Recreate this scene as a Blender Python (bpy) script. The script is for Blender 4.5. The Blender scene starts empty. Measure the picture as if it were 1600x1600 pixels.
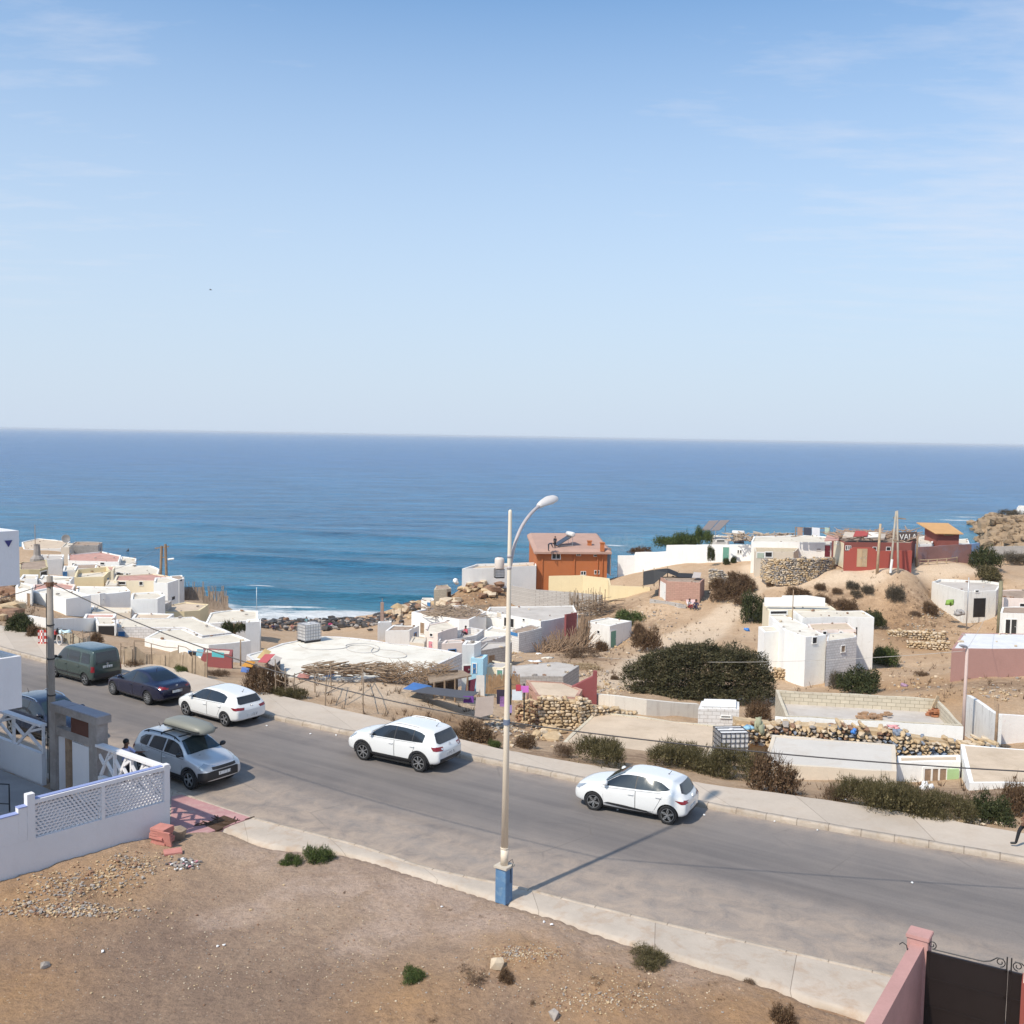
import bpy, bmesh, math, random
import numpy as np
from mathutils import Vector, Matrix
from mathutils.bvhtree import BVHTree

R = math.radians
scene = bpy.context.scene
COL = scene.collection
rng = random.Random(7)
nrng = np.random.RandomState(11)

# ------------------------------------------------------------------ camera
F = 1600.0                       # focal length in photograph pixels (photo is 1600 x 1600)
CAM = Vector((0.0, 0.0, 12.5))
PITCH, ROLL = R(4.23), R(0.97)
cam_data = bpy.data.cameras.new("camera")
cam = bpy.data.objects.new("camera", cam_data)
COL.objects.link(cam)
cam_data.sensor_width = 36.0
cam_data.lens = 36.0 * F / 1600.0
cam_data.clip_start = 0.1
cam_data.clip_end = 90000.0
CROT = Matrix.Rotation(math.pi / 2 - PITCH, 4, 'X') @ Matrix.Rotation(ROLL, 4, 'Z')
cam.matrix_world = Matrix.Translation(CAM) @ CROT
scene.camera = cam

# ------------------------------------------------------------------ sun and sky
SUN_EL, SUN_AZ = R(50.0), R(224.0)
sun_dir = Vector((math.sin(SUN_AZ) * math.cos(SUN_EL), math.cos(SUN_AZ) * math.cos(SUN_EL), math.sin(SUN_EL)))
sun_data = bpy.data.lights.new("sun", 'SUN')
sun_data.energy = 3.9
sun_data.angle = R(1.1)
sun_data.color = (1.0, 0.905, 0.765)
sun = bpy.data.objects.new("sun", sun_data)
COL.objects.link(sun)
sun.rotation_euler = (-sun_dir).to_track_quat('-Z', 'Y').to_euler()
sun.location = (-60, -60, 80)

world = bpy.data.worlds.new("World")
scene.world = world
world.use_nodes = True
wn, wl = world.node_tree.nodes, world.node_tree.links
wn.clear()
w_out = wn.new('ShaderNodeOutputWorld')
w_bg = wn.new('ShaderNodeBackground')
w_bg.inputs['Strength'].default_value = 0.105
sky = wn.new('ShaderNodeTexSky')
sky.sky_type = 'NISHITA'
sky.sun_disc = False
sky.sun_elevation = SUN_EL
sky.sun_rotation = SUN_AZ
sky.altitude = 20
sky.air_density = 1.0
sky.dust_density = 1.2
sky.ozone_density = 2.2
# thin cirrus and low haze that belong to the sky itself
tc = wn.new('ShaderNodeTexCoord')
sep = wn.new('ShaderNodeSeparateXYZ')
wl.new(tc.outputs['Generated'], sep.inputs[0])
def wmath(op, a, b=None, clamp=False):
 n = wn.new('ShaderNodeMath'); n.operation = op; n.use_clamp = clamp
 for i, v in enumerate((a, b)):
  if v is None: continue
  if isinstance(v, (int, float)): n.inputs[i].default_value = v
  else: wl.new(v, n.inputs[i])
 return n.outputs[0]
zc = wmath('ADD', wmath('MAXIMUM', sep.outputs['Z'], 0.0), 0.06)
cu, cv = wmath('DIVIDE', sep.outputs['X'], zc), wmath('DIVIDE', sep.outputs['Y'], zc)
comb = wn.new('ShaderNodeCombineXYZ')
wl.new(cu, comb.inputs[0]); wl.new(cv, comb.inputs[1])
cn = wn.new('ShaderNodeTexNoise')
cn.inputs['Scale'].default_value = 3.4; cn.inputs['Detail'].default_value = 9; cn.inputs['Roughness'].default_value = 0.62
cmap = wn.new('ShaderNodeMapping')
cmap.inputs['Rotation'].default_value = (0, 0, R(24)); cmap.inputs['Scale'].default_value = (0.55, 1.25, 1); cmap.inputs['Location'].default_value = (3.3, 1.7, 0)
wl.new(comb.outputs[0], cmap.inputs[0]); wl.new(cmap.outputs[0], cn.inputs['Vector'])
cn2 = wn.new('ShaderNodeTexNoise'); cn2.inputs['Scale'].default_value = 0.55; cn2.inputs['Detail'].default_value = 2
wl.new(cmap.outputs[0], cn2.inputs['Vector'])
# more cloud towards the east (right of the view), hardly any dead ahead
side = wmath('MULTIPLY', wmath('ABSOLUTE', wmath('ADD', sep.outputs['X'], 0.02)), 1.0)
cov = wmath('ADD', wmath('MULTIPLY', side, 0.40), wmath('MULTIPLY', sep.outputs['X'], 0.08))
cl = wmath('SUBTRACT', wmath('ADD', wmath('MULTIPLY', cn.outputs['Fac'], 0.75), wmath('ADD', wmath('MULTIPLY', cn2.outputs['Fac'], 0.30), cov)), 0.665)
cl = wmath('MULTIPLY', cl, 3.4, True)
cl = wmath('MULTIPLY', cl, wmath('MULTIPLY', wmath('SUBTRACT', sep.outputs['Z'], 0.06), 9.0, True))
cmix = wn.new('ShaderNodeMix'); cmix.data_type = 'RGBA'
wl.new(wmath('MULTIPLY', cl, 0.55), cmix.inputs['Factor'])
# sea haze: pale towards the horizon
hz = wmath('SUBTRACT', 1.0, wmath('POWER', wmath('MULTIPLY', wmath('MAXIMUM', sep.outputs['Z'], 0.0), 2.4, True), 1.5), True)
hmix = wn.new('ShaderNodeMix'); hmix.data_type = 'RGBA'
wl.new(wmath('MULTIPLY', hz, 0.93), hmix.inputs['Factor'])
smul = wn.new('ShaderNodeMix'); smul.data_type = 'RGBA'; smul.blend_type = 'MULTIPLY'; smul.inputs['Factor'].default_value = 1.0
wl.new(sky.outputs[0], smul.inputs[6]); smul.inputs[7].default_value = (1.08, 1.44, 1.60, 1)
wl.new(smul.outputs[2], hmix.inputs[6]); hmix.inputs[7].default_value = (5.25, 6.05, 7.2, 1)
wl.new(hmix.outputs[2], cmix.inputs[6]); cmix.inputs[7].default_value = (6.6, 6.8, 7.5, 1)
wl.new(cmix.outputs[2], w_bg.inputs['Color'])
wl.new(w_bg.outputs[0], w_out.inputs[0])

vs = scene.view_settings
vs.view_transform = 'Standard'
try: vs.look = 'None'
except Exception: pass
vs.exposure = 0.22
vs.gamma = 1.0
vs.use_curve_mapping = False
scene.cycles.max_bounces = 6
scene.cycles.volume_bounces = 0

# ------------------------------------------------------------------ photograph pixel -> place
C3 = CROT.to_3x3()
def ray(px, py):
 """direction through photo pixel, scaled to unit depth along the view axis"""
 return C3 @ Vector(((px - 800.0) / F, (800.0 - py) / F, -1.0))
def PD(px, py, D):
 return CAM + ray(px, py) * D
def PZ(px, py, z):
 d = ray(px, py)
 return CAM + d * ((z - CAM.z) / d.z)
CI = C3.transposed()
def proj(p):
 v = CI @ (Vector(p) - CAM)
 return (800 + F * v.x / -v.z, 800 - F * v.y / -v.z)
def depth(p):
 return -(CI @ (Vector(p) - CAM)).z
def V2(p): return Vector((p[0], p[1]))

# ------------------------------------------------------------------ object helpers
def tag(o, label=None, cat=None, group=None, kind=None):
 if label: o['label'] = label
 if cat: o['category'] = cat
 if group: o['group'] = group
 if kind: o['kind'] = kind
 return o
def empty(name, loc=(0, 0, 0), rz=0.0, label=None, cat=None, group=None):
 o = bpy.data.objects.new(name, None)
 o.empty_display_size = 0.3
 o.location = loc; o.rotation_euler = (0, 0, rz)
 COL.objects.link(o)
 return tag(o, label, cat, group)
def link(name, me, parent=None, mats=None, loc=None):
 o = bpy.data.objects.new(name, me)
 COL.objects.link(o)
 if mats:
  for m in (mats if isinstance(mats, (list, tuple)) else [mats]): me.materials.append(m)
 if parent is not None:
  o.parent = parent
 if loc is not None: o.location = loc
 return o
def copy_tree(o, parent=None):
 c = o.copy(); COL.objects.link(c); c.parent = parent
 for ch in [k for k in o.children]:
  copy_tree(ch, c)
 return c

class MB:
 """collects shapes in world (or local) space and builds ONE mesh"""
 def __init__(self): self.v, self.f, self.m = [], [], []
 def add(self, vs, fs, mi=0):
  b = len(self.v)
  self.v += [tuple(p) for p in vs]
  for f in fs:
   self.f.append(tuple(b + i for i in f)); self.m.append(mi)
  return self
 def box(self, c, s, rz=0.0, mi=0, rot=None):
  hx, hy, hz = s[0] / 2, s[1] / 2, s[2] / 2
  M = rot if rot is not None else Matrix.Rotation(rz, 3, 'Z')
  pts = [Vector(c) + M @ Vector((x * hx, y * hy, z * hz)) for x in (-1, 1) for y in (-1, 1) for z in (-1, 1)]
  return self.add(pts, [(0, 1, 3, 2), (4, 6, 7, 5), (0, 4, 5, 1), (2, 3, 7, 6), (0, 2, 6, 4), (1, 5, 7, 3)], mi)
 def bar(self, a, b, w, h=None, mi=0, up=Vector((0, 0, 1))):
  a, b = Vector(a), Vector(b); h = h or w
  d = b - a; L = d.length
  if L < 1e-6: return self
  d /= L
  s = d.cross(up)
  if s.length < 1e-4: s = d.cross(Vector((1, 0, 0)))
  s.normalize(); u = s.cross(d)
  M = Matrix((d, s, u)).transposed()
  return self.box((a + b) / 2, (L, w, h), rot=M, mi=mi)
 def tube(self, pts, r, n=8, mi=0, cap=True):
  pts = [Vector(p) for p in pts]
  rs = r if isinstance(r, (list, tuple)) else [r] * len(pts)
  rings = []
  prev = None
  for i, p in enumerate(pts):
   t = (pts[min(i + 1, len(pts) - 1)] - pts[max(i - 1, 0)])
   t.normalize()
   if prev is None:
    s = t.cross(Vector((0, 0, 1)))
    if s.length < 1e-3: s = t.cross(Vector((1, 0, 0)))
   else:
    s = prev - t * prev.dot(t)
   s.normalize(); prev = s
   u = t.cross(s)
   rings.append([p + (s * math.cos(2 * math.pi * k / n) + u * math.sin(2 * math.pi * k / n)) * rs[i] for k in range(n)])
  vs = [q for rg in rings for q in rg]
  fs = []
  for i in range(len(pts) - 1):
   for k in range(n):
    a, b = i * n + k, i * n + (k + 1) % n
    fs.append((a, b, b + n, a + n))
  if cap:
   fs.append(tuple(range(n - 1, -1, -1)))
   fs.append(tuple((len(pts) - 1) * n + k for k in range(n)))
  return self.add(vs, fs, mi)
 def lathe(self, prof, n=20, c=(0, 0, 0), mi=0, axis='Z'):
  c = Vector(c); vs, fs = [], []
  for (r, z) in prof:
   for k in range(n):
    a = 2 * math.pi * k / n
    p = Vector((r * math.cos(a), r * math.sin(a), z))
    if axis == 'Y': p = Vector((p.x, p.z, p.y))
    vs.append(c + p)
  for i in range(len(prof) - 1):
   for k in range(n):
    a, b = i * n + k, i * n + (k + 1) % n
    f = (a, b, b + n, a + n)
    fs.append(f if axis == 'Z' else f[::-1])
  return self.add(vs, fs, mi)
 def prism(self, poly, z0, z1, mi=0, top=True, bottom=True):
  n = len(poly)
  area = sum(poly[i][0] * poly[(i + 1) % n][1] - poly[(i + 1) % n][0] * poly[i][1] for i in range(n))
  P = list(poly) if area > 0 else list(poly)[::-1]
  vs = [(p[0], p[1], z0) for p in P] + [(p[0], p[1], z1) for p in P]
  fs = [(i, (i + 1) % n, n + (i + 1) % n, n + i) for i in range(n)]
  if top: fs.append(tuple(n + i for i in range(n)))
  if bottom: fs.append(tuple(range(n - 1, -1, -1)))
  return self.add(vs, fs, mi)
 def stone(self, c, s, rz=0.0, mi=0, rr=rng, jit=0.22):
  c = Vector(c)
  M = Matrix.Rotation(rz, 3, 'Z') @ Matrix.Rotation(rr.uniform(-.25, .25), 3, 'X')
  vs = [c + M @ Vector(((x + rr.uniform(-jit, jit)) * s[0] * .5, (y + rr.uniform(-jit, jit)) * s[1] * .5, (z + rr.uniform(-jit, jit)) * s[2] * .5)) for x, y, z in ICO_V]
  return self.add(vs, ICO_F, mi)
 def mesh(self, name, smooth=False, recalc=False):
  me = bpy.data.meshes.new(name)
  me.from_pydata(self.v, [], self.f)
  if any(self.m): me.polygons.foreach_set('material_index', self.m)
  if smooth: me.polygons.foreach_set('use_smooth', [True] * len(me.polygons))
  if recalc:
   bm = bmesh.new(); bm.from_mesh(me); bmesh.ops.recalc_face_normals(bm, faces=bm.faces); bm.to_mesh(me); bm.free()
  me.update()
  return me
 def build(self, name, mats, parent=None, smooth=False, origin=None, recalc=False, bevel=0.0):
  """world-space shapes; with a parent Empty the vertices are moved into its local space"""
  if parent is not None and origin is None:
   root = parent
   M = Matrix.Identity(4)
   while root is not None:
    M = Matrix.Translation(root.location) @ root.rotation_euler.to_matrix().to_4x4() @ M
    root = root.parent
   Mi = M.inverted()
   self.v = [tuple(Mi @ Vector(p)) for p in self.v]
  elif origin is not None and parent is None:
   o0 = Vector(origin)
   self.v = [tuple(Vector(p) - o0) for p in self.v]
  me = self.mesh(name, smooth, recalc)
  if bevel > 0:
   bm = bmesh.new(); bm.from_mesh(me)
   bmesh.ops.bevel(bm, geom=[e for e in bm.edges if len(e.link_faces) == 2 and e.calc_face_angle(0) > 0.6], offset=bevel, segments=2, affect='EDGES', clamp_overlap=True)
   bm.to_mesh(me); bm.free()
  return link(name, me, parent, mats, None if parent is not None else origin)
 def local(self, name, mats, parent=None, smooth=False, recalc=False):
  me = self.mesh(name, smooth, recalc)
  return link(name, me, parent, mats)

_b = bmesh.new(); bmesh.ops.create_icosphere(_b, subdivisions=1, radius=1.0)
_bl = lambda c: math.copysign(abs(c) ** .62, c) * .86
ICO_V = [tuple(_bl(c) for c in v.co) for v in _b.verts]; ICO_F = [tuple(v.index for v in f.verts) for f in _b.faces]
_b.free()
_b = bmesh.new(); bmesh.ops.create_icosphere(_b, subdivisions=2, radius=1.0)
ICO2_V = np.array([tuple(v.co) for v in _b.verts]); ICO2_F = [tuple(v.index for v in f.verts) for f in _b.faces]
_b.free()

# ------------------------------------------------------------------ materials
def nodemat(name):
 m = bpy.data.materials.new(name); m.use_nodes = True
 nt = m.node_tree; nt.nodes.clear()
 out = nt.nodes.new('ShaderNodeOutputMaterial')
 b = nt.nodes.new('ShaderNodeBsdfPrincipled')
 nt.links.new(b.outputs[0], out.inputs[0])
 return m, nt, b, out
class NT:
 def __init__(self, nt): self.nt = nt; self.n = nt.nodes; self.l = nt.links
 def set(self, sock, v):
  if isinstance(v, (int, float)): sock.default_value = v
  elif isinstance(v, tuple): sock.default_value = v if len(v) == len(sock.default_value) else (v + (1.0,))
  else: self.l.new(v, sock)
 def pos(self, obj=False):
  if obj: return self.n.new('ShaderNodeTexCoord').outputs['Object']
  return self.n.new('ShaderNodeNewGeometry').outputs['Position']
 def _rot(self, vec, rot):
  m = self.n.new('ShaderNodeMapping'); m.inputs['Rotation'].default_value = rot; self.l.new(vec, m.inputs[0]); return m.outputs[0]
 def mapping(self, vec, scale=(1, 1, 1), rot=(0, 0, 0), loc=(0, 0, 0)):
  if rot[2]: vec = self._rot(vec, rot); rot = (0, 0, 0)
  m = self.n.new('ShaderNodeMapping'); m.inputs['Scale'].default_value = scale
  m.inputs['Rotation'].default_value = rot; m.inputs['Location'].default_value = loc
  self.l.new(vec, m.inputs[0]); return m.outputs[0]
 def noise(self, vec, scale, detail=4, rough=0.55, dist=0.0):
  n = self.n.new('ShaderNodeTexNoise')
  n.inputs['Scale'].default_value = scale; n.inputs['Detail'].default_value = detail
  n.inputs['Roughness'].default_value = rough; n.inputs['Distortion'].default_value = dist
  self.l.new(vec, n.inputs['Vector']); return n.outputs['Fac']
 def voro(self, vec, scale, feature='F1', out='Distance'):
  n = self.n.new('ShaderNodeTexVoronoi'); n.inputs['Scale'].default_value = scale; n.feature = feature
  self.l.new(vec, n.inputs['Vector']); return n.outputs[out]
 def ramp(self, fac, stops):
  r = self.n.new('ShaderNodeValToRGB'); e = r.color_ramp.elements
  while len(e) < len(stops): e.new(0.5)
  for i, (p, c) in enumerate(stops):
   e[i].position = p
   e[i].color = (c, c, c, 1) if isinstance(c, (int, float)) else (tuple(c) + (1,) if len(c) == 3 else c)
  self.l.new(fac, r.inputs[0]); return r.outputs[0]
 def mix(self, fac, a, b, mode='MIX'):
  m = self.n.new('ShaderNodeMix'); m.data_type = 'RGBA'; m.blend_type = mode
  self.set(m.inputs['Factor'], fac); self.set(m.inputs[6], a); self.set(m.inputs[7], b); return m.outputs[2]
 def math(self, op, a, b=0.0, clamp=False):
  m = self.n.new('ShaderNodeMath'); m.operation = op; m.use_clamp = clamp
  self.set(m.inputs[0], a); self.set(m.inputs[1], b); return m.outputs[0]
 def bump(self, h, strength=0.3, dist=0.05, normal=None):
  b = self.n.new('ShaderNodeBump'); b.inputs['Strength'].default_value = strength; b.inputs['Distance'].default_value = dist
  self.l.new(h, b.inputs['Height'])
  if normal is not None: self.l.new(normal, b.inputs['Normal'])
  return b.outputs[0]
 def attr(self, name, out='Fac'):
  a = self.n.new('ShaderNodeAttribute'); a.attribute_name = name; return a.outputs[out]

def mulc(c, k): return tuple(min(1.0, x * k) for x in c)
_mc = {}
def rough_mat(name, col, var=0.18, scale=1.5, dirt=None, dirt_amt=0.35, rough=0.9, bump=0.25, bscale=14, bdist=0.03, fine=0.08, obj=False, spec=0.3):
 """weathered mineral / wood / cloth surface: large blotches, fine grain, optional dirt colour"""
 key = name
 if key in _mc: return _mc[key]
 m, nt, b, out = nodemat(name); t = NT(nt); p = t.pos(obj)
 n1 = t.noise(p, scale, 5, 0.6); n2 = t.noise(p, scale * 13, 3, 0.6)
 c = t.mix(t.ramp(n1, [(0.3, 0.0), (0.7, 1.0)]), mulc(col, 1 - var), mulc(col, 1 + var * .6))
 c = t.mix(fine * 2.0, c, t.mix(n2, mulc(col, .55), mulc(col, 1.35)))
 if dirt is not None:
  n3 = t.noise(p, scale * 2.3, 6, 0.7, 0.4)
  c = t.mix(t.math('MULTIPLY', t.ramp(n3, [(0.5, 0.0), (0.72, 1.0)]), dirt_amt), c, dirt)
 nt.links.new(c, b.inputs['Base Color'])
 b.inputs['Roughness'].default_value = rough
 b.inputs['Specular IOR Level'].default_value = spec
 nt.links.new(t.bump(t.noise(p, bscale, 5, 0.65), bump, bdist), b.inputs['Normal'])
 _mc[key] = m
 return m
def plain(name, col, rough=0.5, metal=0.0, var=0.10, scale=6.0, spec=0.5, coat=0.0, obj=True):
 if name in _mc: return _mc[name]
 m, nt, b, out = nodemat(name); t = NT(nt); p = t.pos(obj)
 n = t.noise(p, scale, 4)
 nt.links.new(t.mix(n, mulc(col, 1 - var), mulc(col, 1 + var)), b.inputs['Base Color'])
 nt.links.new(t.math('ADD', t.math('MULTIPLY', n, 0.16), max(0.02, rough - 0.08)), b.inputs['Roughness'])
 b.inputs['Metallic'].default_value = metal
 b.inputs['Specular IOR Level'].default_value = spec
 b.inputs['Coat Weight'].default_value = coat
 b.inputs['Coat Roughness'].default_value = 0.06
 _mc[name] = m
 return m
def whitewash(name, col=(0.80, 0.79, 0.76), dirt=(0.42, 0.36, 0.30), amt=0.5, block=0.0):
 """limewashed masonry: patchy coats, drip stains under the coping, grime, lumpy render"""
 if name in _mc: return _mc[name]
 m, nt, b, out = nodemat(name); t = NT(nt); p = t.pos()
 n1 = t.noise(p, 0.9, 5, 0.65)
 c = t.mix(n1, mulc(col, .90), mulc(col, 1.06))
 st = t.noise(t.mapping(p, (2.6, 2.6, 0.35)), 1.6, 6, 0.7)
 c = t.mix(t.math('MULTIPLY', t.ramp(st, [(0.52, 0.0), (0.75, 1.0)]), amt * .6), c, dirt)
 n3 = t.noise(p, 3.1, 7, 0.75, 0.5)
 c = t.mix(t.math('MULTIPLY', t.ramp(n3, [(0.58, 0.0), (0.68, 1.0)]), amt * .55), c, mulc(dirt, 1.15))
 h = t.noise(p, 7, 6, 0.6)
 if block > 0:
  br = nt.nodes.new('ShaderNodeTexBrick')
  br.inputs['Scale'].default_value = 1.0
  br.inputs['Brick Width'].default_value = 0.42; br.inputs['Row Height'].default_value = 0.21
  br.inputs['Mortar Size'].default_value = 0.012
  br.inputs['Color1'].default_value = (1, 1, 1, 1); br.inputs['Color2'].default_value = (.86, .86, .86, 1); br.inputs['Mortar'].default_value = (.45, .42, .4, 1)
  sx = nt.nodes.new('ShaderNodeSeparateXYZ'); nt.links.new(p, sx.inputs[0])
  cb = nt.nodes.new('ShaderNodeCombineXYZ')
  nt.links.new(t.math('ADD', sx.outputs[0], sx.outputs[1]), cb.inputs[0]); nt.links.new(sx.outputs[2], cb.inputs[1])
  nt.links.new(cb.outputs[0], br.inputs['Vector'])
  c = t.mix(block, c, t.mix(1.0, c, br.outputs['Color'], 'MULTIPLY'))
 nt.links.new(c, b.inputs['Base Color'])
 b.inputs['Roughness'].default_value = 0.92
 b.inputs['Specular IOR Level'].default_value = 0.2
 nt.links.new(t.bump(h, 0.35, 0.04), b.inputs['Normal'])
 _mc[name] = m
 return m
def leafmat(name, c0, c1, dry=None):
 if name in _mc: return _mc[name]
 m, nt, b, out = nodemat(name); t = NT(nt)
 a = t.attr('tint')
 stops = [(0.0, c0), (0.7, c1)] + ([(1.0, dry)] if dry else [])
 nt.links.new(t.ramp(a, stops), b.inputs['Base Color'])
 b.inputs['Roughness'].default_value = 0.75
 b.inputs['Specular IOR Level'].default_value = 0.2
 tr = nt.nodes.new('ShaderNodeBsdfTranslucent'); nt.links.new(t.ramp(a, stops), tr.inputs[0])
 ms = nt.nodes.new('ShaderNodeMixShader'); ms.inputs[0].default_value = 0.2
 nt.links.new(b.outputs[0], ms.inputs[1]); nt.links.new(tr.outputs[0], ms.inputs[2]); nt.links.new(ms.outputs[0], out.inputs[0])
 _mc[name] = m
 return m
# ================================================================== THE LAND
SEA_Z = -18.0
# kerb of the far pavement, its inner edge, kerb of the near pavement and its ragged inner edge (photo pixels on z = 0)
def spline(pts, n=6):
 P = [Vector((p[0], p[1], 0)) for p in pts]
 out = []
 for i in range(len(P) - 1):
  p0, p1, p2, p3 = P[max(i - 1, 0)], P[i], P[i + 1], P[min(i + 2, len(P) - 1)]
  for k in range(n):
   t = k / n
   out.append(0.5 * ((2 * p1) + (p2 - p0) * t + (2 * p0 - 5 * p1 + 4 * p2 - p3) * t * t + (3 * p1 - p0 - 3 * p2 + p3) * t ** 3))
 out.append(P[-1])
 return out
far_kerb = spline([PZ(x, y, 0.0) for x, y in [(2300, 1466), (1950, 1410), (1600, 1350), (1160, 1274), (760, 1193), (425, 1124), (200, 1070), (42, 1028), (-130, 980), (-330, 925)]])
far_in = spline([PZ(x, y, 0.15) for x, y in [(2300, 1408), (1950, 1357), (1600, 1303), (1400, 1267), (1250, 1245), (1100, 1224), (900, 1191), (760, 1165), (572, 1117), (405, 1080), (250, 1039), (100, 1003), (0, 977), (-150, 935), (-330, 890)]])
near_kerb = spline([PZ(x, y, 0.0) for x, y in [(2500, 1780), (1900, 1645), (1385, 1524), (1200, 1481), (1000, 1435), (815, 1389), (672, 1358), (581, 1328), (500, 1306), (396, 1279), (286, 1241), (190, 1208), (60, 1165), (-120, 1110), (-400, 1030)]])
near_in = spline([PZ(x, y, 0.05) for x, y in [(2500, 1880), (1900, 1712), (1340, 1588), (1200, 1540), (953, 1464), (875, 1437), (731, 1389), (625, 1357), (540, 1334), (420, 1322), (345, 1296), (262, 1300), (150, 1247), (60, 1205), (-120, 1150), (-400, 1060)]])

def side_dist(X, Y, line):
 """signed distance to a polyline running right-to-left: positive on its far (seaward) side"""
 best = np.full(X.shape, 1e9); sg = np.ones(X.shape)
 for a, b in zip(line[:-1], line[1:]):
  dx, dy = b.x - a.x, b.y - a.y
  L2 = dx * dx + dy * dy + 1e-12
  t = np.clip(((X - a.x) * dx + (Y - a.y) * dy) / L2, 0, 1)
  ex, ey = X - (a.x + t * dx), Y - (a.y + t * dy)
  d = np.hypot(ex, ey)
  cr = dx * (Y - a.y) - dy * (X - a.x)
  up = d < best - 1e-9
  best = np.where(up, d, best); sg = np.where(up, np.where(cr > 0, -1.0, 1.0), sg)
 return best * sg

ctrl = [  # photo pixel of a visible patch of ground and its height
 (10, 940, -1.2), (60, 975, -1.2), (130, 1010, -0.8), (250, 1034, -0.9), (20, 915, -2.2), (90, 972, -2.6), (200, 992, -3.2), (330, 1012, -4.0),
 (440, 1000, -6.6), (430, 990, -9.0), (480, 990, -12.5), (560, 985, -14.6), (480, 976, -16.3), (400, 975, -16.0), (540, 968, -17.6), (600, 967, -17.4),
 (40, 880, -5.6), (150, 872, -6.8), (250, 902, -8.5), (320, 950, -11.0), (190, 935, -5.2), (90, 922, -4.2), (370, 972, -13.0), (345, 940, -13.0), (-60, 880, -5.5), (-60, 930, -1.5),
 (300, 985, -4.6), (360, 1000, -5.2),
 (650, 940, -13.5), (700, 930, -9.5), (640, 958, -14.2), (740, 906, -6.6), (800, 902, -7.0), (860, 923, -8.5), (790, 916, -7.8), (690, 946, -10.5),
 (950, 1012, -9.5), (960, 944, -7.6), (1080, 948, -6.2), (1060, 937, -5.6), (1000, 897, -5.6), (1133, 878, -4.0), (1060, 886, -4.7), (1370, 887, -1.6),
 (1230, 908, -3.4), (1300, 926, -3.9), (1400, 915, -2.7), (1200, 930, -4.6), (1130, 985, -7.0), (1050, 990, -7.6), (1320, 952, -5.2), (1420, 975, -5.8),
 (1475, 958, -5.9), (1458, 950, -5.6), (1440, 1000, -7.0), (1430, 1040, -7.2), (1420, 1070, -5.6), (1500, 1075, -4.1), (1525, 968, -5.6), (1540, 1056, -4.5), (1195, 1020, -6.3), (1240, 1064, -6.6), (1340, 1056, -6.3),
 (1100, 1092, -5.2), (1100, 1000, -6.9), (990, 1050, -6.0), (900, 1060, -5.2), (960, 1072, -4.8), (870, 1040, -6.4), (880, 1082, -3.4), (830, 1138, -2.5), (850, 1160, -1.5), (760, 1132, -2.0),
 (800, 1090, -4.6), (700, 1000, -8.6), (650, 990, -9.4), (780, 1010, -9.0), (730, 1040, -6.4), (845, 1012, -9.0), (900, 985, -9.6), (905, 960, -9.4),
 (1000, 1160, -2.4), (1050, 1125, -3.4), (1210, 1140, -4.4), (1500, 1150, -3.8), (1300, 1150, -3.6), (1340, 1170, -3.4), (1450, 1175, -3.4), (1560, 1190, -2.8), (1590, 1120, -4.2),
 (1290, 1235, -0.8), (1560, 1245, -0.8), (1450, 1225, -2.5), (1420, 1225, -2.4), (1330, 1216, -2.0), (1230, 1216, -1.9), (1100, 1195, -1.0), (940, 1175, -1.0), (600, 1095, -0.5), (680, 1105, -0.6), (520, 1075, -0.7), (440, 1058, -0.9), (640, 1070, -0.9), (560, 1060, -1.3), (470, 1050, -1.4),
 (700, 1130, -1.4), (730, 1150, -1.0), (790, 1160, -0.8),
 (1545, 907, -2.6), (1595, 900, -2.6), (1595, 940, -3.8), (1480, 883, -1.6), (1590, 868, -4.2), (1590, 1010, -5.2), (1700, 960, -3.5), (1700, 1060, -3.8), (1700, 1200, -1.5), (1700, 880, -3.2), (1850, 1000, -3), (1850, 1200, -1.2),
 (1180, 885, -3.8), (1250, 880, -2.6), (1320, 887, -1.5), (1320, 893, -2.0), (1345, 893, -1.9), (1440, 900, -2.1), (1380, 940, -4.4), (1380, 1000, -6.6), (1170, 960, -6.0), (1150, 930, -5.2),
]
ctrl_w = [  # (px, py used only for the bearing, depth, height): ground that falls away to the sea, out of sight
 (-80, 850, 165, -10), (-80, 850, 195, -20), (40, 850, 170, -9.5), (40, 850, 205, -20), (150, 850, 172, -9), (150, 850, 196, -20), (250, 880, 163, -13.5), (250, 880, 182, -20), (320, 920, 160, -16.5), (320, 920, 176, -20),
 (400, 960, 168, -18.4), (400, 960, 200, -21), (480, 960, 176, -19.2), (560, 960, 178, -19.2), (640, 940, 172, -18.4), (640, 940, 200, -21), (500, 900, 230, -23), (300, 900, 230, -23), (100, 850, 240, -23),
 (720, 890, 152, -13), (720, 890, 172, -20), (850, 870, 158, -14), (850, 870, 178, -20.5), (960, 870, 156, -10), (960, 870, 180, -20.5), (1080, 850, 158, -6), (1080, 850, 186, -20), (1200, 850, 150, -4), (1200, 850, 186, -20),
 (1350, 840, 140, -2.5), (1350, 840, 180, -19.5), (1480, 830, 142, -4.5), (1480, 830, 182, -19), (1600, 850, 150, -8), (1600, 850, 200, -16), (1750, 850, 150, -6), (1750, 850, 205, -15), (1950, 900, 150, -4), (1950, 900, 210, -14),
 (-330, 900, 150, -8), (-330, 900, 200, -18), (-330, 900, 80, -0.5), (700, 850, 240, -23), (900, 850, 240, -23), (1200, 830, 240, -22), (1450, 830, 240, -21), (1000, 850, 215, -22),
]
cp = [tuple(PZ(x, y, z)) for x, y, z in ctrl]
cp += [(lambda p: (p.x, p.y, z))(PD(x, y, D)) for x, y, D, z in ctrl_w]
for q in far_in[::4]: cp.append((q.x, q.y, 0.02))
cp = np.array(cp)
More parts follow.
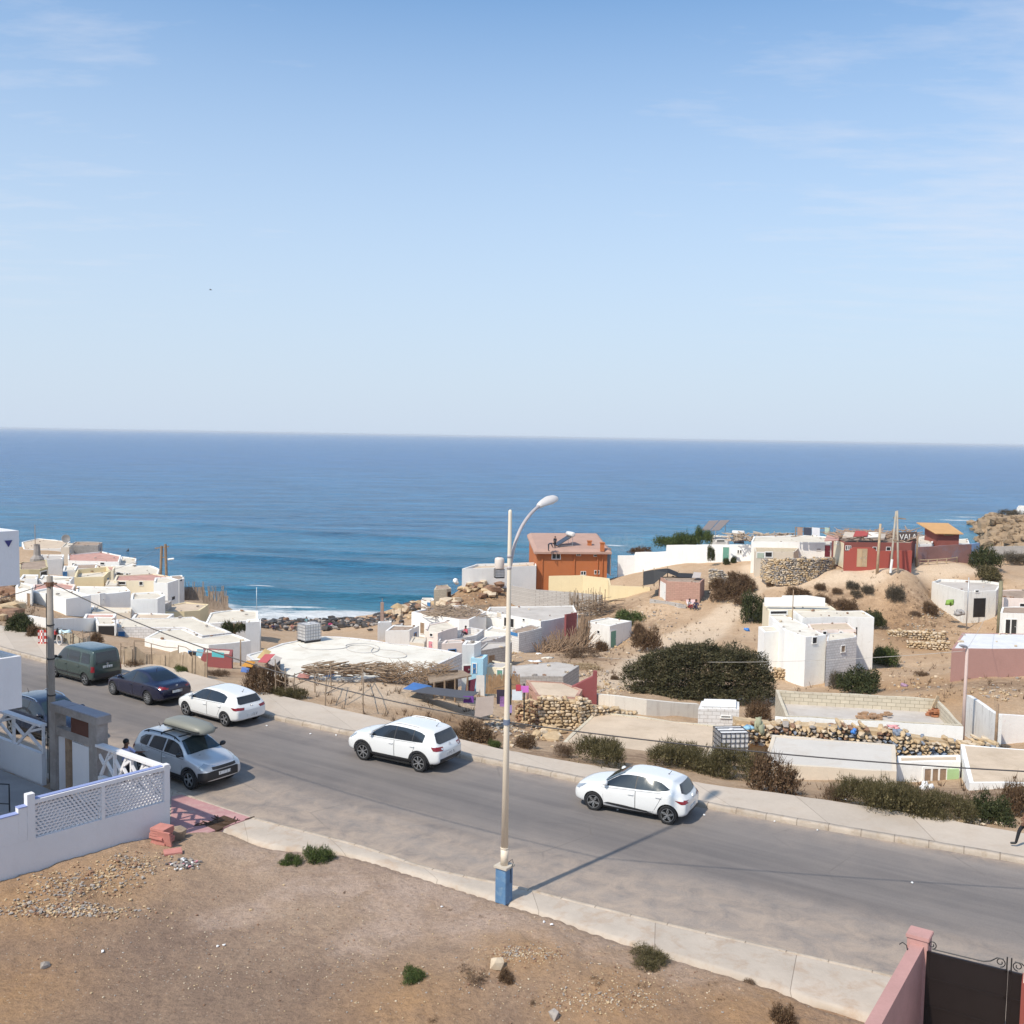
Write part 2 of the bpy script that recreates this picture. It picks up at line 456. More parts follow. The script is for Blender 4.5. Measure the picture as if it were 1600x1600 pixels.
SC = 40.0
def _phi(d2): return np.where(d2 > 1e-12, 0.5 * d2 * np.log(np.maximum(d2, 1e-12)), 0.0)
_n = len(cp); _xy = cp[:, :2] / SC
_K = _phi(((_xy[:, None] - _xy[None]) ** 2).sum(-1)) + np.eye(_n) * 0.0012
_A = np.zeros((_n + 3, _n + 3)); _A[:_n, :_n] = _K; _A[:_n, _n] = 1; _A[:_n, _n + 1:] = _xy; _A[_n, :_n] = 1; _A[_n + 1:, :_n] = _xy.T
_TW = np.linalg.solve(_A, np.concatenate([cp[:, 2], np.zeros(3)]))
def tps(X, Y):
 s = X.shape; x, y = X.ravel() / SC, Y.ravel() / SC
 out = np.zeros(len(x))
 for a in range(0, len(x), 20000):
  d2 = (x[a:a + 20000, None] - _xy[None, :, 0]) ** 2 + (y[a:a + 20000, None] - _xy[None, :, 1]) ** 2
  out[a:a + 20000] = _phi(d2) @ _TW[:_n] + _TW[_n] + _TW[_n + 1] * x[a:a + 20000] + _TW[_n + 2] * y[a:a + 20000]
 return np.clip(out, -24, 1.0).reshape(s)
def sm(t): t = np.clip(t, 0, 1); return t * t * (3 - 2 * t)
# vectorised value noise
_perm = np.random.RandomState(3).rand(256, 256)
def vnoise(X, Y, f, oct=4, rough=0.5):
 tot = np.zeros(np.shape(X)); amp, s = 1.0, 0.0
 for o in range(oct):
  x, y = np.asarray(X) * f + 17.3 * o, np.asarray(Y) * f + 9.1 * o
  xi, yi = np.floor(x).astype(int), np.floor(y).astype(int)
  fx, fy = sm(x - xi), sm(y - yi)
  g = lambda a, b: _perm[a % 256, b % 256]
  tot += amp * ((g(xi, yi) * (1 - fx) + g(xi + 1, yi) * fx) * (1 - fy) + (g(xi, yi + 1) * (1 - fx) + g(xi + 1, yi + 1) * fx) * fy - 0.5)
  s += amp; amp *= rough; f *= 2.0
 return tot / s
mounds = [(PZ(150, 1375, 0), 3.2, .26), (PZ(60, 1420, 0), 2.4, .20), (PZ(240, 1350, 0), 1.6, .14), (PZ(820, 1490, 0), 1.7, .30), (PZ(650, 1570, 0), 1.6, .22), (PZ(960, 1560, 0), 1.8, .24), (PZ(1180, 1590, 0), 1.3, .2), (PZ(480, 1390, 0), 2.5, .10)]
def ground_z(X, Y, detail=False):
 X, Y = np.asarray(X, float), np.asarray(Y, float)
 sf, sn = side_dist(X, Y, far_in), side_dist(X, Y, near_in)
 far = tps(X, Y)
 near = 0.02 + 0.05 * vnoise(X, Y, 0.35, 4)
 for c, r, h in mounds:
  near = near + h * np.exp(-((X - c.x) ** 2 + (Y - c.y) ** 2) / (r * r)) * (1 + 0.8 * vnoise(X, Y, 1.4, 3))
 near = near - 0.02
 mid = np.full(X.shape, -0.12)
 z = np.where(sf > 0, mid * (1 - sm(sf / 0.4)) + far * sm(sf / 0.4), mid)
 z = np.where(sn < 0.0, mid * (1 - sm(-sn / 0.25 + 0.35)) + near * sm(-sn / 0.25 + 0.35), z)
 if detail:
  w = sm(sf / 4.0)
  rocky = np.exp(-((z + 16.5) / 1.8) ** 2)
  z = z + w * (0.6 * vnoise(X, Y, 0.10, 5, 0.55) - 0.15 + 0.22 * vnoise(X, Y, 0.7, 4) + rocky * 1.3 * vnoise(X, Y, 0.35, 4, .65)) * (0.55 + 0.45 * sm((sf - 8) / 25))
  z = z + np.where(sn < -0.3, 0.07 * vnoise(X * .6 + Y * .5, Y * 1.5 - X * .3, 1.3, 5, .6) + 0.04 * vnoise(X, Y, 2.2, 4, .6) + 0.05 * vnoise(X, Y, 6.0, 2), 0.0)
 return z
def grid_mesh(name, X, Y, Z, mat, attrs=None, kind='structure', smooth=True):
 h, w = X.shape
 me = bpy.data.meshes.new(name)
 co = np.stack([X, Y, Z], -1).reshape(-1, 3).astype(np.float32)
 idx = np.arange(h * w).reshape(h, w)
 q = np.stack([idx[:-1, :-1], idx[:-1, 1:], idx[1:, 1:], idx[1:, :-1]], -1).reshape(-1, 4)
 me.vertices.add(len(co)); me.vertices.foreach_set('co', co.ravel())
 me.loops.add(q.size); me.loops.foreach_set('vertex_index', q.ravel().astype(np.int32))
 me.polygons.add(len(q)); me.polygons.foreach_set('loop_start', np.arange(0, q.size, 4, dtype=np.int32))
 me.polygons.foreach_set('use_smooth', np.full(len(q), smooth))
 me.update(calc_edges=True)
 for k, a in (attrs or {}).items():
  at = me.attributes.new(k, 'FLOAT', 'POINT'); at.data.foreach_set('value', a.ravel().astype(np.float32))
 o = link(name, me, None, mat); tag(o, kind=kind)
 return o

# ---- ground sheet: polar grid around the view point, fine where it is near
GANG = np.linspace(R(-50), R(50), 620)
GRAD = np.concatenate([np.exp(np.linspace(math.log(9), math.log(40), 190)), np.exp(np.linspace(math.log(40), math.log(125), 260))[1:], np.exp(np.linspace(math.log(125), math.log(260), 120))[1:]])
AA, RR = np.meshgrid(GANG, GRAD)
GX, GY = np.sin(AA) * RR, np.cos(AA) * RR
GZZ = ground_z(GX, GY, True)
def _col(a):
 f = (a - GANG[0]) / (GANG[1] - GANG[0]); i = int(min(max(f, 0), len(GANG) - 2)); f = min(max(f - i, 0), 1)
 return GZZ[:, i] * (1 - f) + GZZ[:, i + 1] * f
def GZ(x, y): return float(np.interp(math.hypot(x, y), GRAD, _col(math.atan2(x, y))))
def PT(px, py):
 """where the ray through a photo pixel meets the ground"""
 d = ray(px, py); c = _col(math.atan2(d.x, d.y)); k = d.z / math.hypot(d.x, d.y)
 h = CAM.z + k * GRAD - c
 hit = np.nonzero(h <= 0)[0]; i = int(hit[0]) if len(hit) else len(GRAD) - 1
 r = GRAD[i] if i == 0 else GRAD[i - 1] + (GRAD[i] - GRAD[i - 1]) * h[i - 1] / max(h[i - 1] - h[i], 1e-9)
 a = math.atan2(d.x, d.y); return Vector((math.sin(a) * r, math.cos(a) * r, float(np.interp(r, GRAD, c))))

# trodden paths, scrub-stained slopes and the dark soil of cuts, as masks on the ground
def line_mask(pix, width):
 pts = [PT(x, y) for x, y in pix]
 m = np.zeros(GX.shape)
 for a, b in zip(pts[:-1], pts[1:]):
  dx, dy = b.x - a.x, b.y - a.y
  t = np.clip(((GX - a.x) * dx + (GY - a.y) * dy) / (dx * dx + dy * dy + 1e-9), 0, 1)
  d = np.hypot(GX - a.x - t * dx, GY - a.y - t * dy)
  m = np.maximum(m, 1 - sm((d - width * .45) / (width * .7)))
 return m
path = np.maximum.reduce([
 line_mask([(1178, 885), (1186, 912), (1160, 935), (1130, 965), (1112, 985), (1085, 1005)], 2.2), line_mask([(1130, 965), (1060, 992), (1010, 1030), (965, 1060), (930, 1075)], 2.4),
 line_mask([(1190, 915), (1240, 905), (1300, 897), (1360, 895), (1420, 888), (1500, 885)], 3.0), line_mask([(700, 1090), (600, 1090), (500, 1066)], 3.2), line_mask([(880, 1076), (930, 1072), (980, 1060)], 3.0)])
def blob_mask(items):
 m = np.zeros(GX.shape)
 for x, y, r in items:
  p = PT(x, y); m = np.maximum(m, np.exp(-((GX - p.x) ** 2 + (GY - p.y) ** 2) / (r * r)))
 return m
dark = blob_mask([(1140, 915, 4), (1450, 950, 3), (1430, 965, 4), (1420, 985, 4), (770, 1140, 2.6), (735, 1150, 2.2), (960, 955, 3), (1000, 985, 3), (1300, 945, 4), (1250, 950, 3), (1450, 1075, 2), (1560, 1070, 3), (740, 935, 5), (800, 930, 4), (20, 920, 3), (920, 1030, 3), (1090, 1060, 4), (1530, 1240, 3), (1250, 1245, 2), (330, 1050, 2), (850, 1180, 2), (1000, 1185, 3), (670, 1062, 3)])
orange = blob_mask([(60, 1400, 2.4), (150, 1380, 2.0), (960, 1560, 2.2), (650, 1560, 1.8), (820, 1490, 1.4), (1180, 1580, 2.2), (0, 1560, 2), (740, 925, 6), (690, 930, 5), (1420, 1070, 4), (1480, 1090, 3), (10, 925, 2), (1400, 970, 4), (1430, 1010, 4), (730, 1140, 2.5)])
damp = blob_mask([(40, 1510, 3.2), (200, 1530, 3.4), (350, 1560, 3.2), (470, 1550, 2.6), (150, 1600, 3.5), (520, 1600, 2.6), (250, 1470, 2.2), (800, 1610, 2.0), (1100, 1620, 2.0)])  # lens corner darkening painted into the soil colour of the near lot
pale = np.maximum(line_mask([(420, 1330), (540, 1385), (640, 1400), (760, 1440)], 1.5), np.maximum(line_mask([(500, 1360), (420, 1420), (330, 1440)], .7), line_mask([(560, 1480), (640, 1440), (740, 1425), (900, 1470), (1100, 1530)], .9)))
pale = np.maximum(pale, line_mask([(820, 1410), (1000, 1475), (1200, 1560)], .5))
sf_g = side_dist(GX, GY, far_in)
grey = np.where(sf_g < 0, np.clip(0.75 + 1.9 * vnoise(GX, GY, 0.12, 3), 0, 1), 0.0)
shore = np.clip(1.0 - np.abs(GZZ + 17.3) / 1.3, 0, 1) * (GY > 120)

m, nt, b, out = nodemat('soil'); t = NT(nt); p = t.pos()
n1 = t.noise(p, 0.22, 6, 0.62); n2 = t.noise(p, 1.7, 7, 0.7, 0.6); n3 = t.noise(p, 9.0, 5, 0.7)
c = t.mix(t.ramp(n1, [(0.32, 0.0), (0.68, 1.0)]), (0.44, 0.30, 0.19), (0.555, 0.405, 0.275))
c = t.mix(t.ramp(n2, [(0.40, 0.0), (0.66, 0.75)]), c, (0.40, 0.27, 0.165))
c = t.mix(t.math('MULTIPLY', t.attr('grey'), t.ramp(n2, [(0.30, 0.55), (0.7, 1.0)])), c, (0.31, 0.222, 0.172))
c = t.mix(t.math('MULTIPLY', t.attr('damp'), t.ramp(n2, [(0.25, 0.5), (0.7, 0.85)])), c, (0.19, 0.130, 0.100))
c = t.mix(t.math('MULTIPLY', t.attr('pale'), t.ramp(t.noise(p, 0.9, 7, .7, .8), [(0.36, 0.0), (0.62, 0.9)])), c, (0.47, 0.35, 0.275))
c = t.mix(t.math('MULTIPLY', t.attr('orange'), t.ramp(n2, [(0.3, 0.9), (0.75, 0.4)])), c, (0.40, 0.235, 0.115))
c = t.mix(t.math('MULTIPLY', t.attr('dark'), t.ramp(n2, [(0.32, 0.0), (0.6, 0.85)])), c, (0.17, 0.105, 0.065))
c = t.mix(t.math('MULTIPLY', t.attr('path'), t.ramp(n2, [(0.25, 1.0), (0.8, 0.55)])), c, (0.63, 0.49, 0.355))
c = t.mix(t.math('MULTIPLY', t.attr('shore'), t.ramp(n2, [(0.35, 0.2), (0.6, 0.95)])), c, (0.075, 0.075, 0.075))
c = t.mix(0.55, c, t.mix(1.0, c, t.ramp(n3, [(0.25, 0.35), (0.5, 0.95), (0.78, 1.25)]), 'MULTIPLY'))
pb = t.voro(p, 5.5); c = t.mix(t.ramp(pb, [(0.05, 0.55), (0.16, 0.0)]), c, (0.46, 0.40, 0.33))
nt.links.new(c, b.inputs['Base Color']); b.inputs['Roughness'].default_value = 0.95; b.inputs['Specular IOR Level'].default_value = 0.15
nt.links.new(t.bump(t.noise(p, 26, 4, 0.7), 0.5, 0.03, t.bump(t.noise(p, 4.5, 8, 0.72), 0.8, 0.14)), b.inputs['Normal'])
M_SOIL = m
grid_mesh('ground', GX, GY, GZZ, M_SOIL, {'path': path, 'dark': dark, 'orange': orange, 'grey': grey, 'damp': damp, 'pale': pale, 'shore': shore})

# ---- road
def strip(name, A, B, z, mat, n=None, za=None, kind='structure', sub=10, jit=0.0, smooth=True):
 """sheet between two polylines"""
 def resample(L, n):
  d = [0.0]
  for a, b in zip(L[:-1], L[1:]): d.append(d[-1] + (b - a).length)
  xs = np.linspace(0, d[-1], n)
  return np.interp(xs, d, [q.x for q in L]), np.interp(xs, d, [q.y for q in L])
 n = n or 160
 ax, ay = resample(A, n); bx, by = resample(B, n)
 tt = np.linspace(0, 1, sub)[:, None]
 X = ax[None] * (1 - tt) + bx[None] * tt; Y = ay[None] * (1 - tt) + by[None] * tt
 if jit:
  X[-1] += jit * vnoise(X[-1], Y[-1], 0.5, 4) * 2; Y[-1] += jit * vnoise(Y[-1], X[-1], 0.55, 4) * 2
 Z = np.full(X.shape, z) if np.isscalar(z) else z(X, Y, tt)
 al = np.broadcast_to(np.concatenate([[0], np.cumsum(np.hypot(np.diff(ax), np.diff(ay)))])[None], X.shape)
 return grid_mesh(name, X, Y, Z, mat, {'along': al}, kind=kind)
def extend(L, ext=0.5):
 return L
m, nt, b, out = nodemat('asphalt'); t = NT(nt); p = t.pos()
alongR = R(-28)
ps = t.mapping(p, (0.05, 1.3, 1), (0, 0, R(33)))       # stretched along the carriageway
n1 = t.noise(ps, 1.0, 5, 0.6); n2 = t.noise(p, 0.5, 6, 0.65, 0.3); n3 = t.noise(p, 22, 4, 0.7)
c = t.mix(t.ramp(n1, [(0.35, 0.0), (0.66, 1.0)]), (0.150, 0.134, 0.128), (0.225, 0.200, 0.184))
c = t.mix(t.ramp(n2, [(0.45, 0.0), (0.75, 0.5)]), c, (0.275, 0.235, 0.205))
c = t.mix(t.math('MULTIPLY', t.attr('lane'), t.ramp(t.noise(t.mapping(p, (.12, 2.2, 1), (0, 0, R(33))), 1.0, 5, .65), [(.3, .25), (.7, .75)])), c, (0.105, 0.097, 0.096))
c = t.mix(t.math('MULTIPLY', t.attr('sand'), t.ramp(t.noise(p, 1.3, 6, .7, .5), [(0.32, 0.15), (0.62, 1.0)])), c, (0.40, 0.315, 0.245))
c = t.mix(0.4, c, t.mix(1.0, c, t.ramp(n3, [(0.2, 0.45), (0.5, 1.0), (0.8, 1.3)]), 'MULTIPLY'))
c = t.mix(t.ramp(t.noise(p, 0.9, 7, 0.8, 1.2), [(0.66, 0.0), (0.72, 0.45)]), c, (0.085, 0.075, 0.07))
cr = t.voro(t.mapping(t.mix(0.25, p, t.n.new('ShaderNodeTexNoise').outputs['Color']), (0.35, 0.35, 0.35)), 1.0, 'DISTANCE_TO_EDGE')
c = t.mix(t.math('MULTIPLY', t.ramp(cr, [(0.0, 0.55), (0.010, 0.0)]), t.ramp(t.noise(p, 0.25, 3), [(0.52, 0.0), (0.62, 0.6)])), c, (0.09, 0.08, 0.07))
nt.links.new(c, b.inputs['Base Color']); b.inputs['Roughness'].default_value = 0.85; b.inputs['Specular IOR Level'].default_value = 0.3
nt.links.new(t.bump(t.noise(p, 30, 4, 0.7), 0.35, 0.02), b.inputs['Normal'])
M_ROAD = m
road = strip('road', near_kerb, far_kerb, 0.0, M_ROAD, n=420, sub=60)
_me = road.data
_co = np.zeros(len(_me.vertices) * 3, np.float32); _me.vertices.foreach_get('co', _co); _co = _co.reshape(-1, 3)
_dk, _df = side_dist(_co[:, 0], _co[:, 1], near_kerb), -side_dist(_co[:, 0], _co[:, 1], far_kerb)
_sand = np.maximum(np.exp(-np.maximum(_dk, 0) / 1.3), 0.9 * np.exp(-np.maximum(_df, 0) / 0.45)) + 0.5 * np.exp(-((_dk - 1.9) / 1.2) ** 2)
_w = _dk + _df
_lane = np.exp(-((_dk / _w - .60) / .16) ** 2) * .8 + .35 * np.exp(-((_dk / _w - .30) / .05) ** 2) + .35 * np.exp(-((_dk / _w - .42) / .05) ** 2)
_a = _me.attributes.new('lane', 'FLOAT', 'POINT'); _a.data.foreach_set('value', np.clip(_lane, 0, 1).astype(np.float32))
_a = _me.attributes.new('sand', 'FLOAT', 'POINT'); _a.data.foreach_set('value', np.clip(_sand, 0, 1).astype(np.float32))

M_PAVE = rough_mat('pavement_concrete', (0.50, 0.425, 0.35), var=0.10, scale=0.5, dirt=(0.40, 0.31, 0.23), dirt_amt=0.45, rough=0.9, bump=0.2, bscale=18)
M_KERB = rough_mat('kerb_concrete', (0.44, 0.37, 0.30), var=0.22, scale=1.4, dirt=(0.27, 0.19, 0.12), dirt_amt=0.7, rough=0.92, bump=0.5, bscale=9)
M_NPAVE = rough_mat('near_pavement_concrete', (0.48, 0.41, 0.34), var=0.16, scale=0.7, dirt=(0.38, 0.27, 0.19), dirt_amt=0.8, rough=0.92, bump=0.3, bscale=12)
for _m, _per, _w in ((M_PAVE, 3.2, .007), (M_KERB, 1.0, .03), (M_NPAVE, 3.6, .006)):
 t = NT(_m.node_tree); _b = [n for n in t.n if n.type == 'BSDF_PRINCIPLED'][0]; _c = _b.inputs['Base Color'].links[0].from_socket
 _fr = t.math('FRACT', t.math('DIVIDE', t.attr('along'), _per)); _k = t.math('MULTIPLY', t.math('LESS_THAN', _fr, _w), .62)
 _st = t.n.new('ShaderNodeTexWhiteNoise'); _st.noise_dimensions = '1D'; t.l.new(t.math('FLOOR', t.math('DIVIDE', t.attr('along'), _per)), _st.inputs['W'])
 _c = t.mix(1.0, _c, t.ramp(_st.outputs['Value'], [(0, .93), (1, 1.03)]), 'MULTIPLY')
 t.l.new(t.mix(_k, _c, (.12, .09, .07)), _b.inputs['Base Color'])
def offset_line(L, d):
 out = []
 for i, q in enumerate(L):
  tg = (L[min(i + 1, len(L) - 1)] - L[max(i - 1, 0)]).normalized()
  out.append(q + Vector((tg.y, -tg.x, 0)) * d)
 return out
kb = offset_line(far_kerb, 0.22)
strip('pavement', kb, far_in, 0.155, M_PAVE, n=420, sub=8, jit=0.12)
# kerb: a real step, slightly broken along its edge
def kerb(name, L, d, h):
 n = 900
 dd = [0.0]
 for a, b_ in zip(L[:-1], L[1:]): dd.append(dd[-1] + (b_ - a).length)
 xs = np.linspace(0, dd[-1], n)
 x, y = np.interp(xs, dd, [q.x for q in L]), np.interp(xs, dd, [q.y for q in L])
 Lr = [Vector((a, b_, 0)) for a, b_ in zip(x, y)]
 prof = [(0.0, -0.05), (0.012, h * .55), (0.03, h * .93), (0.06, h), (d, h), (d + .02, h - .04)]
 X, Y, Z = [], [], []
 for (o, z) in prof:
  q = offset_line(Lr, o)
  nz = vnoise(x, y, 1.1, 4)
  X.append([v.x for v in q]); Y.append([v.y for v in q]); Z.append(z + 0.05 * nz * (h / .15) * (1.0 if z > 0.02 else 0.0))
 return grid_mesh(name, np.array(X), np.array(Y), np.array(Z), M_KERB, {'along': np.broadcast_to(xs[None], np.array(X).shape)})
kerb('kerb', far_kerb, 0.235, 0.165)
nk = offset_line(near_kerb, -0.0)
strip('near_pavement', near_kerb, near_in, lambda X, Y, tt: 0.055 - 0.03 * sm((tt - 0.7) / .25) - 0.22 * sm((tt - 0.93) / .07) + 0.0 * X, M_NPAVE, n=500, sub=14, jit=0.35)
_nkr = offset_line(near_kerb, -0.10)
kerb('near_kerb', near_kerb[::-1], 0.13, 0.075)

# ---- sea: swell as geometry, ripples in the normal and as dark troughs painted into the colour, shoaling colour with the depth below it
sang = np.linspace(R(-56), R(56), 420)
srad = np.concatenate([np.exp(np.linspace(math.log(138), math.log(420), 330)), np.exp(np.linspace(math.log(420), math.log(3000), 170))[1:], np.exp(np.linspace(math.log(3000), math.log(60000), 60))[1:]])
SA, SR = np.meshgrid(sang, srad)
SX, SY = np.sin(SA) * SR, np.cos(SA) * SR
bed = np.where(SR < 262, ground_z(SX, SY), -24.0)
dep = np.clip(SEA_Z - bed, 0, 8)
# crests: three lines of swell coming in, each with a finite length, and a low chop
def crest(Y0, slope, amp, wid, x0, x1, curve=0.0):
 yc = Y0 + slope * SX + curve * SX * SX
 d = (SY - yc)
 prof = np.where(d < 0, np.exp(-(d / wid) ** 2), np.exp(-(d / (wid * 2.2)) ** 2))
 return amp * prof * sm((SX - x0) / 25.0) * sm((x1 - SX) / 25.0) * (1 + 0.5 * vnoise(SX, SY, 0.06, 2))
P1, P2 = PZ(370, 872, SEA_Z), PZ(740, 893, SEA_Z)
s1 = (P2.y - P1.y) / (P2.x - P1.x)
Q1, Q2 = PZ(300, 918, SEA_Z), PZ(620, 934, SEA_Z)
s2 = (Q2.y - Q1.y) / (Q2.x - Q1.x)
W1, W2 = PZ(330, 822, SEA_Z), PZ(700, 846, SEA_Z)
s3 = (W2.y - W1.y) / (W2.x - W1.x)
Hs = crest(P1.y - s1 * P1.x, s1, 0.95, 3.0, -95, 22) + crest(Q1.y - s2 * Q1.x, s2, 0.75, 2.2, -75, 10) + crest(W1.y - s3 * W1.x, s3, 0.7, 4.5, -120, 40) + crest(P1.y + 24 - s1 * P1.x, s1 * .8, 0.35, 2.5, -110, 30)
chop = 0.30 * vnoise(SX * 0.35 + SY * 0.04, SY, 0.12, 3, .55) + 0.22 * vnoise(SX * .55, SY, 0.35, 3, .6)
SZ = SEA_Z + (Hs + chop * sm(dep / 1.5) * 1.2) * np.where(SR > 3000, 0, 1) * np.exp(-SR / 2500)
brk = PZ(405, 917, SEA_Z)
foam = np.clip(1.25 - np.abs(dep - 0.55) / 0.85, 0, 1) * (SY < 200) * (SX < 0) * sm((SX + 85) / 12)
_f0, _f1, _g0, _g1 = PZ(385, 945, SEA_Z), PZ(590, 962, SEA_Z), PZ(385, 968, SEA_Z), PZ(590, 971, SEA_Z)
_uu = np.clip((SX - _f0.x) / (_f1.x - _f0.x), -.4, 1.4)
_far, _near = _f0.y + (_f1.y - _f0.y) * _uu, _g0.y + (_g1.y - _g0.y) * _uu
_w = vnoise(SX, SY * .6, .12, 4) * 7
foam = np.maximum(foam, sm((_far + _w + 1.5 - SY) / 4.5) * sm((SY - _near + 6) / 3.0) * sm((SX + 75) / 14) * sm((_f1.x + 6 - SX) / 6) * (.72 + .6 * vnoise(SX, SY, .3, 3)))
foam = np.maximum(foam, np.exp(-((SX - brk.x) / 4.0) ** 2 - ((SY - brk.y) / 1.0) ** 2))
for _x, _y, _wx, _wy in ((1500, 813, 16, 5), (1515, 808, 12, 4), (960, 852, 5, 3), (520, 957, 22, 2.0), (440, 949, 14, 1.6)):
 _p = PZ(_x, _y, SEA_Z); foam = np.maximum(foam, 0.85 * np.exp(-((SX - _p.x) / _wx) ** 2 - ((SY - _p.y) / _wy) ** 2))
shal = np.maximum(np.exp(-dep / 3.0) * 0.85, 0.55 * np.exp(-((SY - 195) / 32) ** 2) * np.clip(.75 + 1.6 * vnoise(SX * .3, SY, .05, 3), 0, 1))
shal = np.maximum(shal, 0.55 * np.exp(-((SY - 330) / 150) ** 2) * np.clip(0.7 + 2.2 * vnoise(SX * .3, SY, .018, 3), 0, 1) * (0.55 + 0.45 * sm((SX + 60) / 120)))
m, nt, b, out = nodemat('sea_water'); t = NT(nt); p = t.pos()
far = t.ramp(t.math('DIVIDE', t.math('SUBTRACT', t.nt.nodes.new('ShaderNodeCameraData').outputs['View Distance'], 150.0) if False else t.math('SUBTRACT', t.attr('range'), 0.0), 1.0), [(0.0, 0.0), (1.0, 1.0)])
col = t.mix(far, (0.050, 0.275, 0.455), (0.052, 0.190, 0.450))
pw = t.mapping(p, (0.02, 0.09, 1), (0, 0, R(-3)))
col = t.mix(t.math('MULTIPLY', t.ramp(t.noise(pw, 1.0, 5, 0.65), [(0.36, 0.0), (0.66, 1.0)]), 0.6), col, (0.008, 0.055, 0.15))
for sx_, sy_, lo_, hi_, am in ((.007, .035, .46, .60, .5), (.018, .085, .47, .58, .55), (.05, .20, .48, .58, .6), (.13, .45, .48, .58, .6), (.4, 1.1, .46, .60, .5)):
 col = t.mix(t.math('MULTIPLY', t.ramp(t.noise(t.mapping(p, (sx_, sy_, 1), (0, 0, R(-4))), 1.0, 6, .7, .4), [(lo_, 0.0), (hi_, 1.0)]), am), col, t.mix(1.0, col, (.46, .54, .66), 'MULTIPLY'))  # dark sides of wavelets painted into the water colour at several scales
col = t.mix(t.math('MULTIPLY', t.attr('shallow'), 0.75), col, (0.06, 0.32, 0.37))
fn = t.noise(t.mapping(p, (0.55, 1.2, 1)), 0.55, 8, 0.75, 0.8)
fo = t.ramp(t.math('MULTIPLY', t.attr('foam'), t.math('ADD', fn, 0.30)), [(0.40, 0.0), (0.62, 1.0)])
wc = t.ramp(t.noise(t.mapping(p, (0.10, 0.34, 1), (0, 0, R(-4))), 1.0, 7, 0.72), [(0.735, 0.0), (0.765, 0.55)])
fo = t.math('MAXIMUM', fo, wc)
col = t.mix(fo, col, (0.78, 0.80, 0.80))
nt.links.new(col, b.inputs['Base Color'])
nt.links.new(t.math('ADD', t.math('MULTIPLY', fo, 0.5), 0.22), b.inputs['Roughness'])
b.inputs['IOR'].default_value = 1.33
b.inputs['Specular IOR Level'].default_value = 0.42
h1 = t.noise(t.mapping(p, (0.22, 0.75, 1), (0, 0, R(-4))), 1.0, 8, 0.68, 0.3)
nrm = t.bump(h1, 1.0, 1.5)
h2 = t.noise(t.mapping(p, (0.03, 0.10, 1), (0, 0, R(3))), 1.0, 6, 0.6)
nt.links.new(t.bump(h2, 0.8, 6.0, nrm), b.inputs['Normal'])
M_SEA = m
rng_a = np.clip((SR - 150) / 900, 0, 1) ** 0.7
grid_mesh('sea', SX, SY, SZ, M_SEA, {'foam': foam, 'shallow': np.clip(shal, 0, 1), 'range': rng_a})

# ---- rocky headland on the right: ledges and boulders running out into the water
hx = np.linspace(0, 1, 240); hy = np.linspace(0, 1, 120)
c0, c1, c2_, c3 = PD(1494, 816, 395), PD(1900, 770, 420), PD(1900, 860, 200), PD(1525, 850, 290)
U, V = np.meshgrid(hx, hy)
def bil(k): return (c0[k] * (1 - U) + c1[k] * U) * (1 - V) + (c3[k] * (1 - U) + c2_[k] * U) * V
HX, HY = bil(0), bil(1)
edge = np.minimum.reduce([U * 8, V * 5.0, (1 - V) * 4.0, np.ones(U.shape)])
hh = SEA_Z - 2.5 + sm(edge) * (4.5 + 13 * U ** 0.8)
hh = hh + sm(edge * 1.5) * (7.0 * vnoise(HX, HY, 0.035, 5, 0.66) + 3.4 * np.abs(vnoise(HX, HY, 0.09, 4, 0.6)) * 2)
hh = np.round(hh / 1.1 + 0.5 * vnoise(HX, HY, .05, 3)) * 0.45 * 1.1 + hh * 0.55
# a gully of water between the outer ledge and the near rocks
gul = np.exp(-((V - 0.40 - 0.05 * np.sin(U * 14)) / 0.07) ** 2) * (1 - sm((U - 0.22) / .1))
hh = hh - gul * 9
M_CAPE = rough_mat('headland_rock', (0.36, 0.255, 0.16), var=0.35, scale=0.12, dirt=(0.16, 0.11, 0.07), dirt_amt=0.75, rough=0.95, bump=0.9, bscale=0.7, bdist=0.8, fine=0.15)
grid_mesh('headland', HX, HY, hh, M_CAPE, smooth=False)

_mb = MB(); _r = random.Random(5)
for _k in range(900):
 i, j = _r.randrange(4, 110), _r.randrange(4, 100)
 if hh[i, j] < SEA_Z - .5: continue
 z_ = .55 + 3.4 * _r.random() ** 2.6 * (1.6 if _r.random() < .1 else 1)
 _mb.stone((HX[i, j], HY[i, j], hh[i, j] + z_ * .12), (z_ * _r.uniform(.9, 1.8), z_ * _r.uniform(.8, 1.3), z_ * _r.uniform(.5, .9)), _r.uniform(0, 6), 0, _r, .28)
tag(_mb.build('headland_rocks', M_CAPE, None), 'tan boulders strewn over the rocky headland', 'rocks', kind='stuff')
# ================================================================== BUILDINGS
W_WHITE = whitewash('limewash_white', (0.80, 0.785, 0.75))
W_BRIGHT = whitewash('limewash_clean', (0.84, 0.83, 0.80), amt=0.25)
W_BLOCK = whitewash('limewash_on_block', (0.72, 0.70, 0.68), amt=0.6, block=0.8)
W_CREAM = whitewash('cream_render', (0.76, 0.67, 0.50), amt=0.35)
W_PINK = whitewash('pale_pink_render', (0.78, 0.66, 0.59), amt=0.4)
W_GREY = whitewash('grey_block', (0.47, 0.44, 0.41), dirt=(0.27, 0.22, 0.18), amt=0.5, block=0.9)
W_SAND = whitewash('sand_block', (0.60, 0.53, 0.41), dirt=(0.38, 0.30, 0.22), amt=0.45, block=0.9)
W_OLIVE = whitewash('olive_render', (0.52, 0.44, 0.27), amt=0.4)
W_YELLOW = whitewash('yellow_render', (0.72, 0.60, 0.38), dirt=(0.5, 0.36, 0.17), amt=0.35)
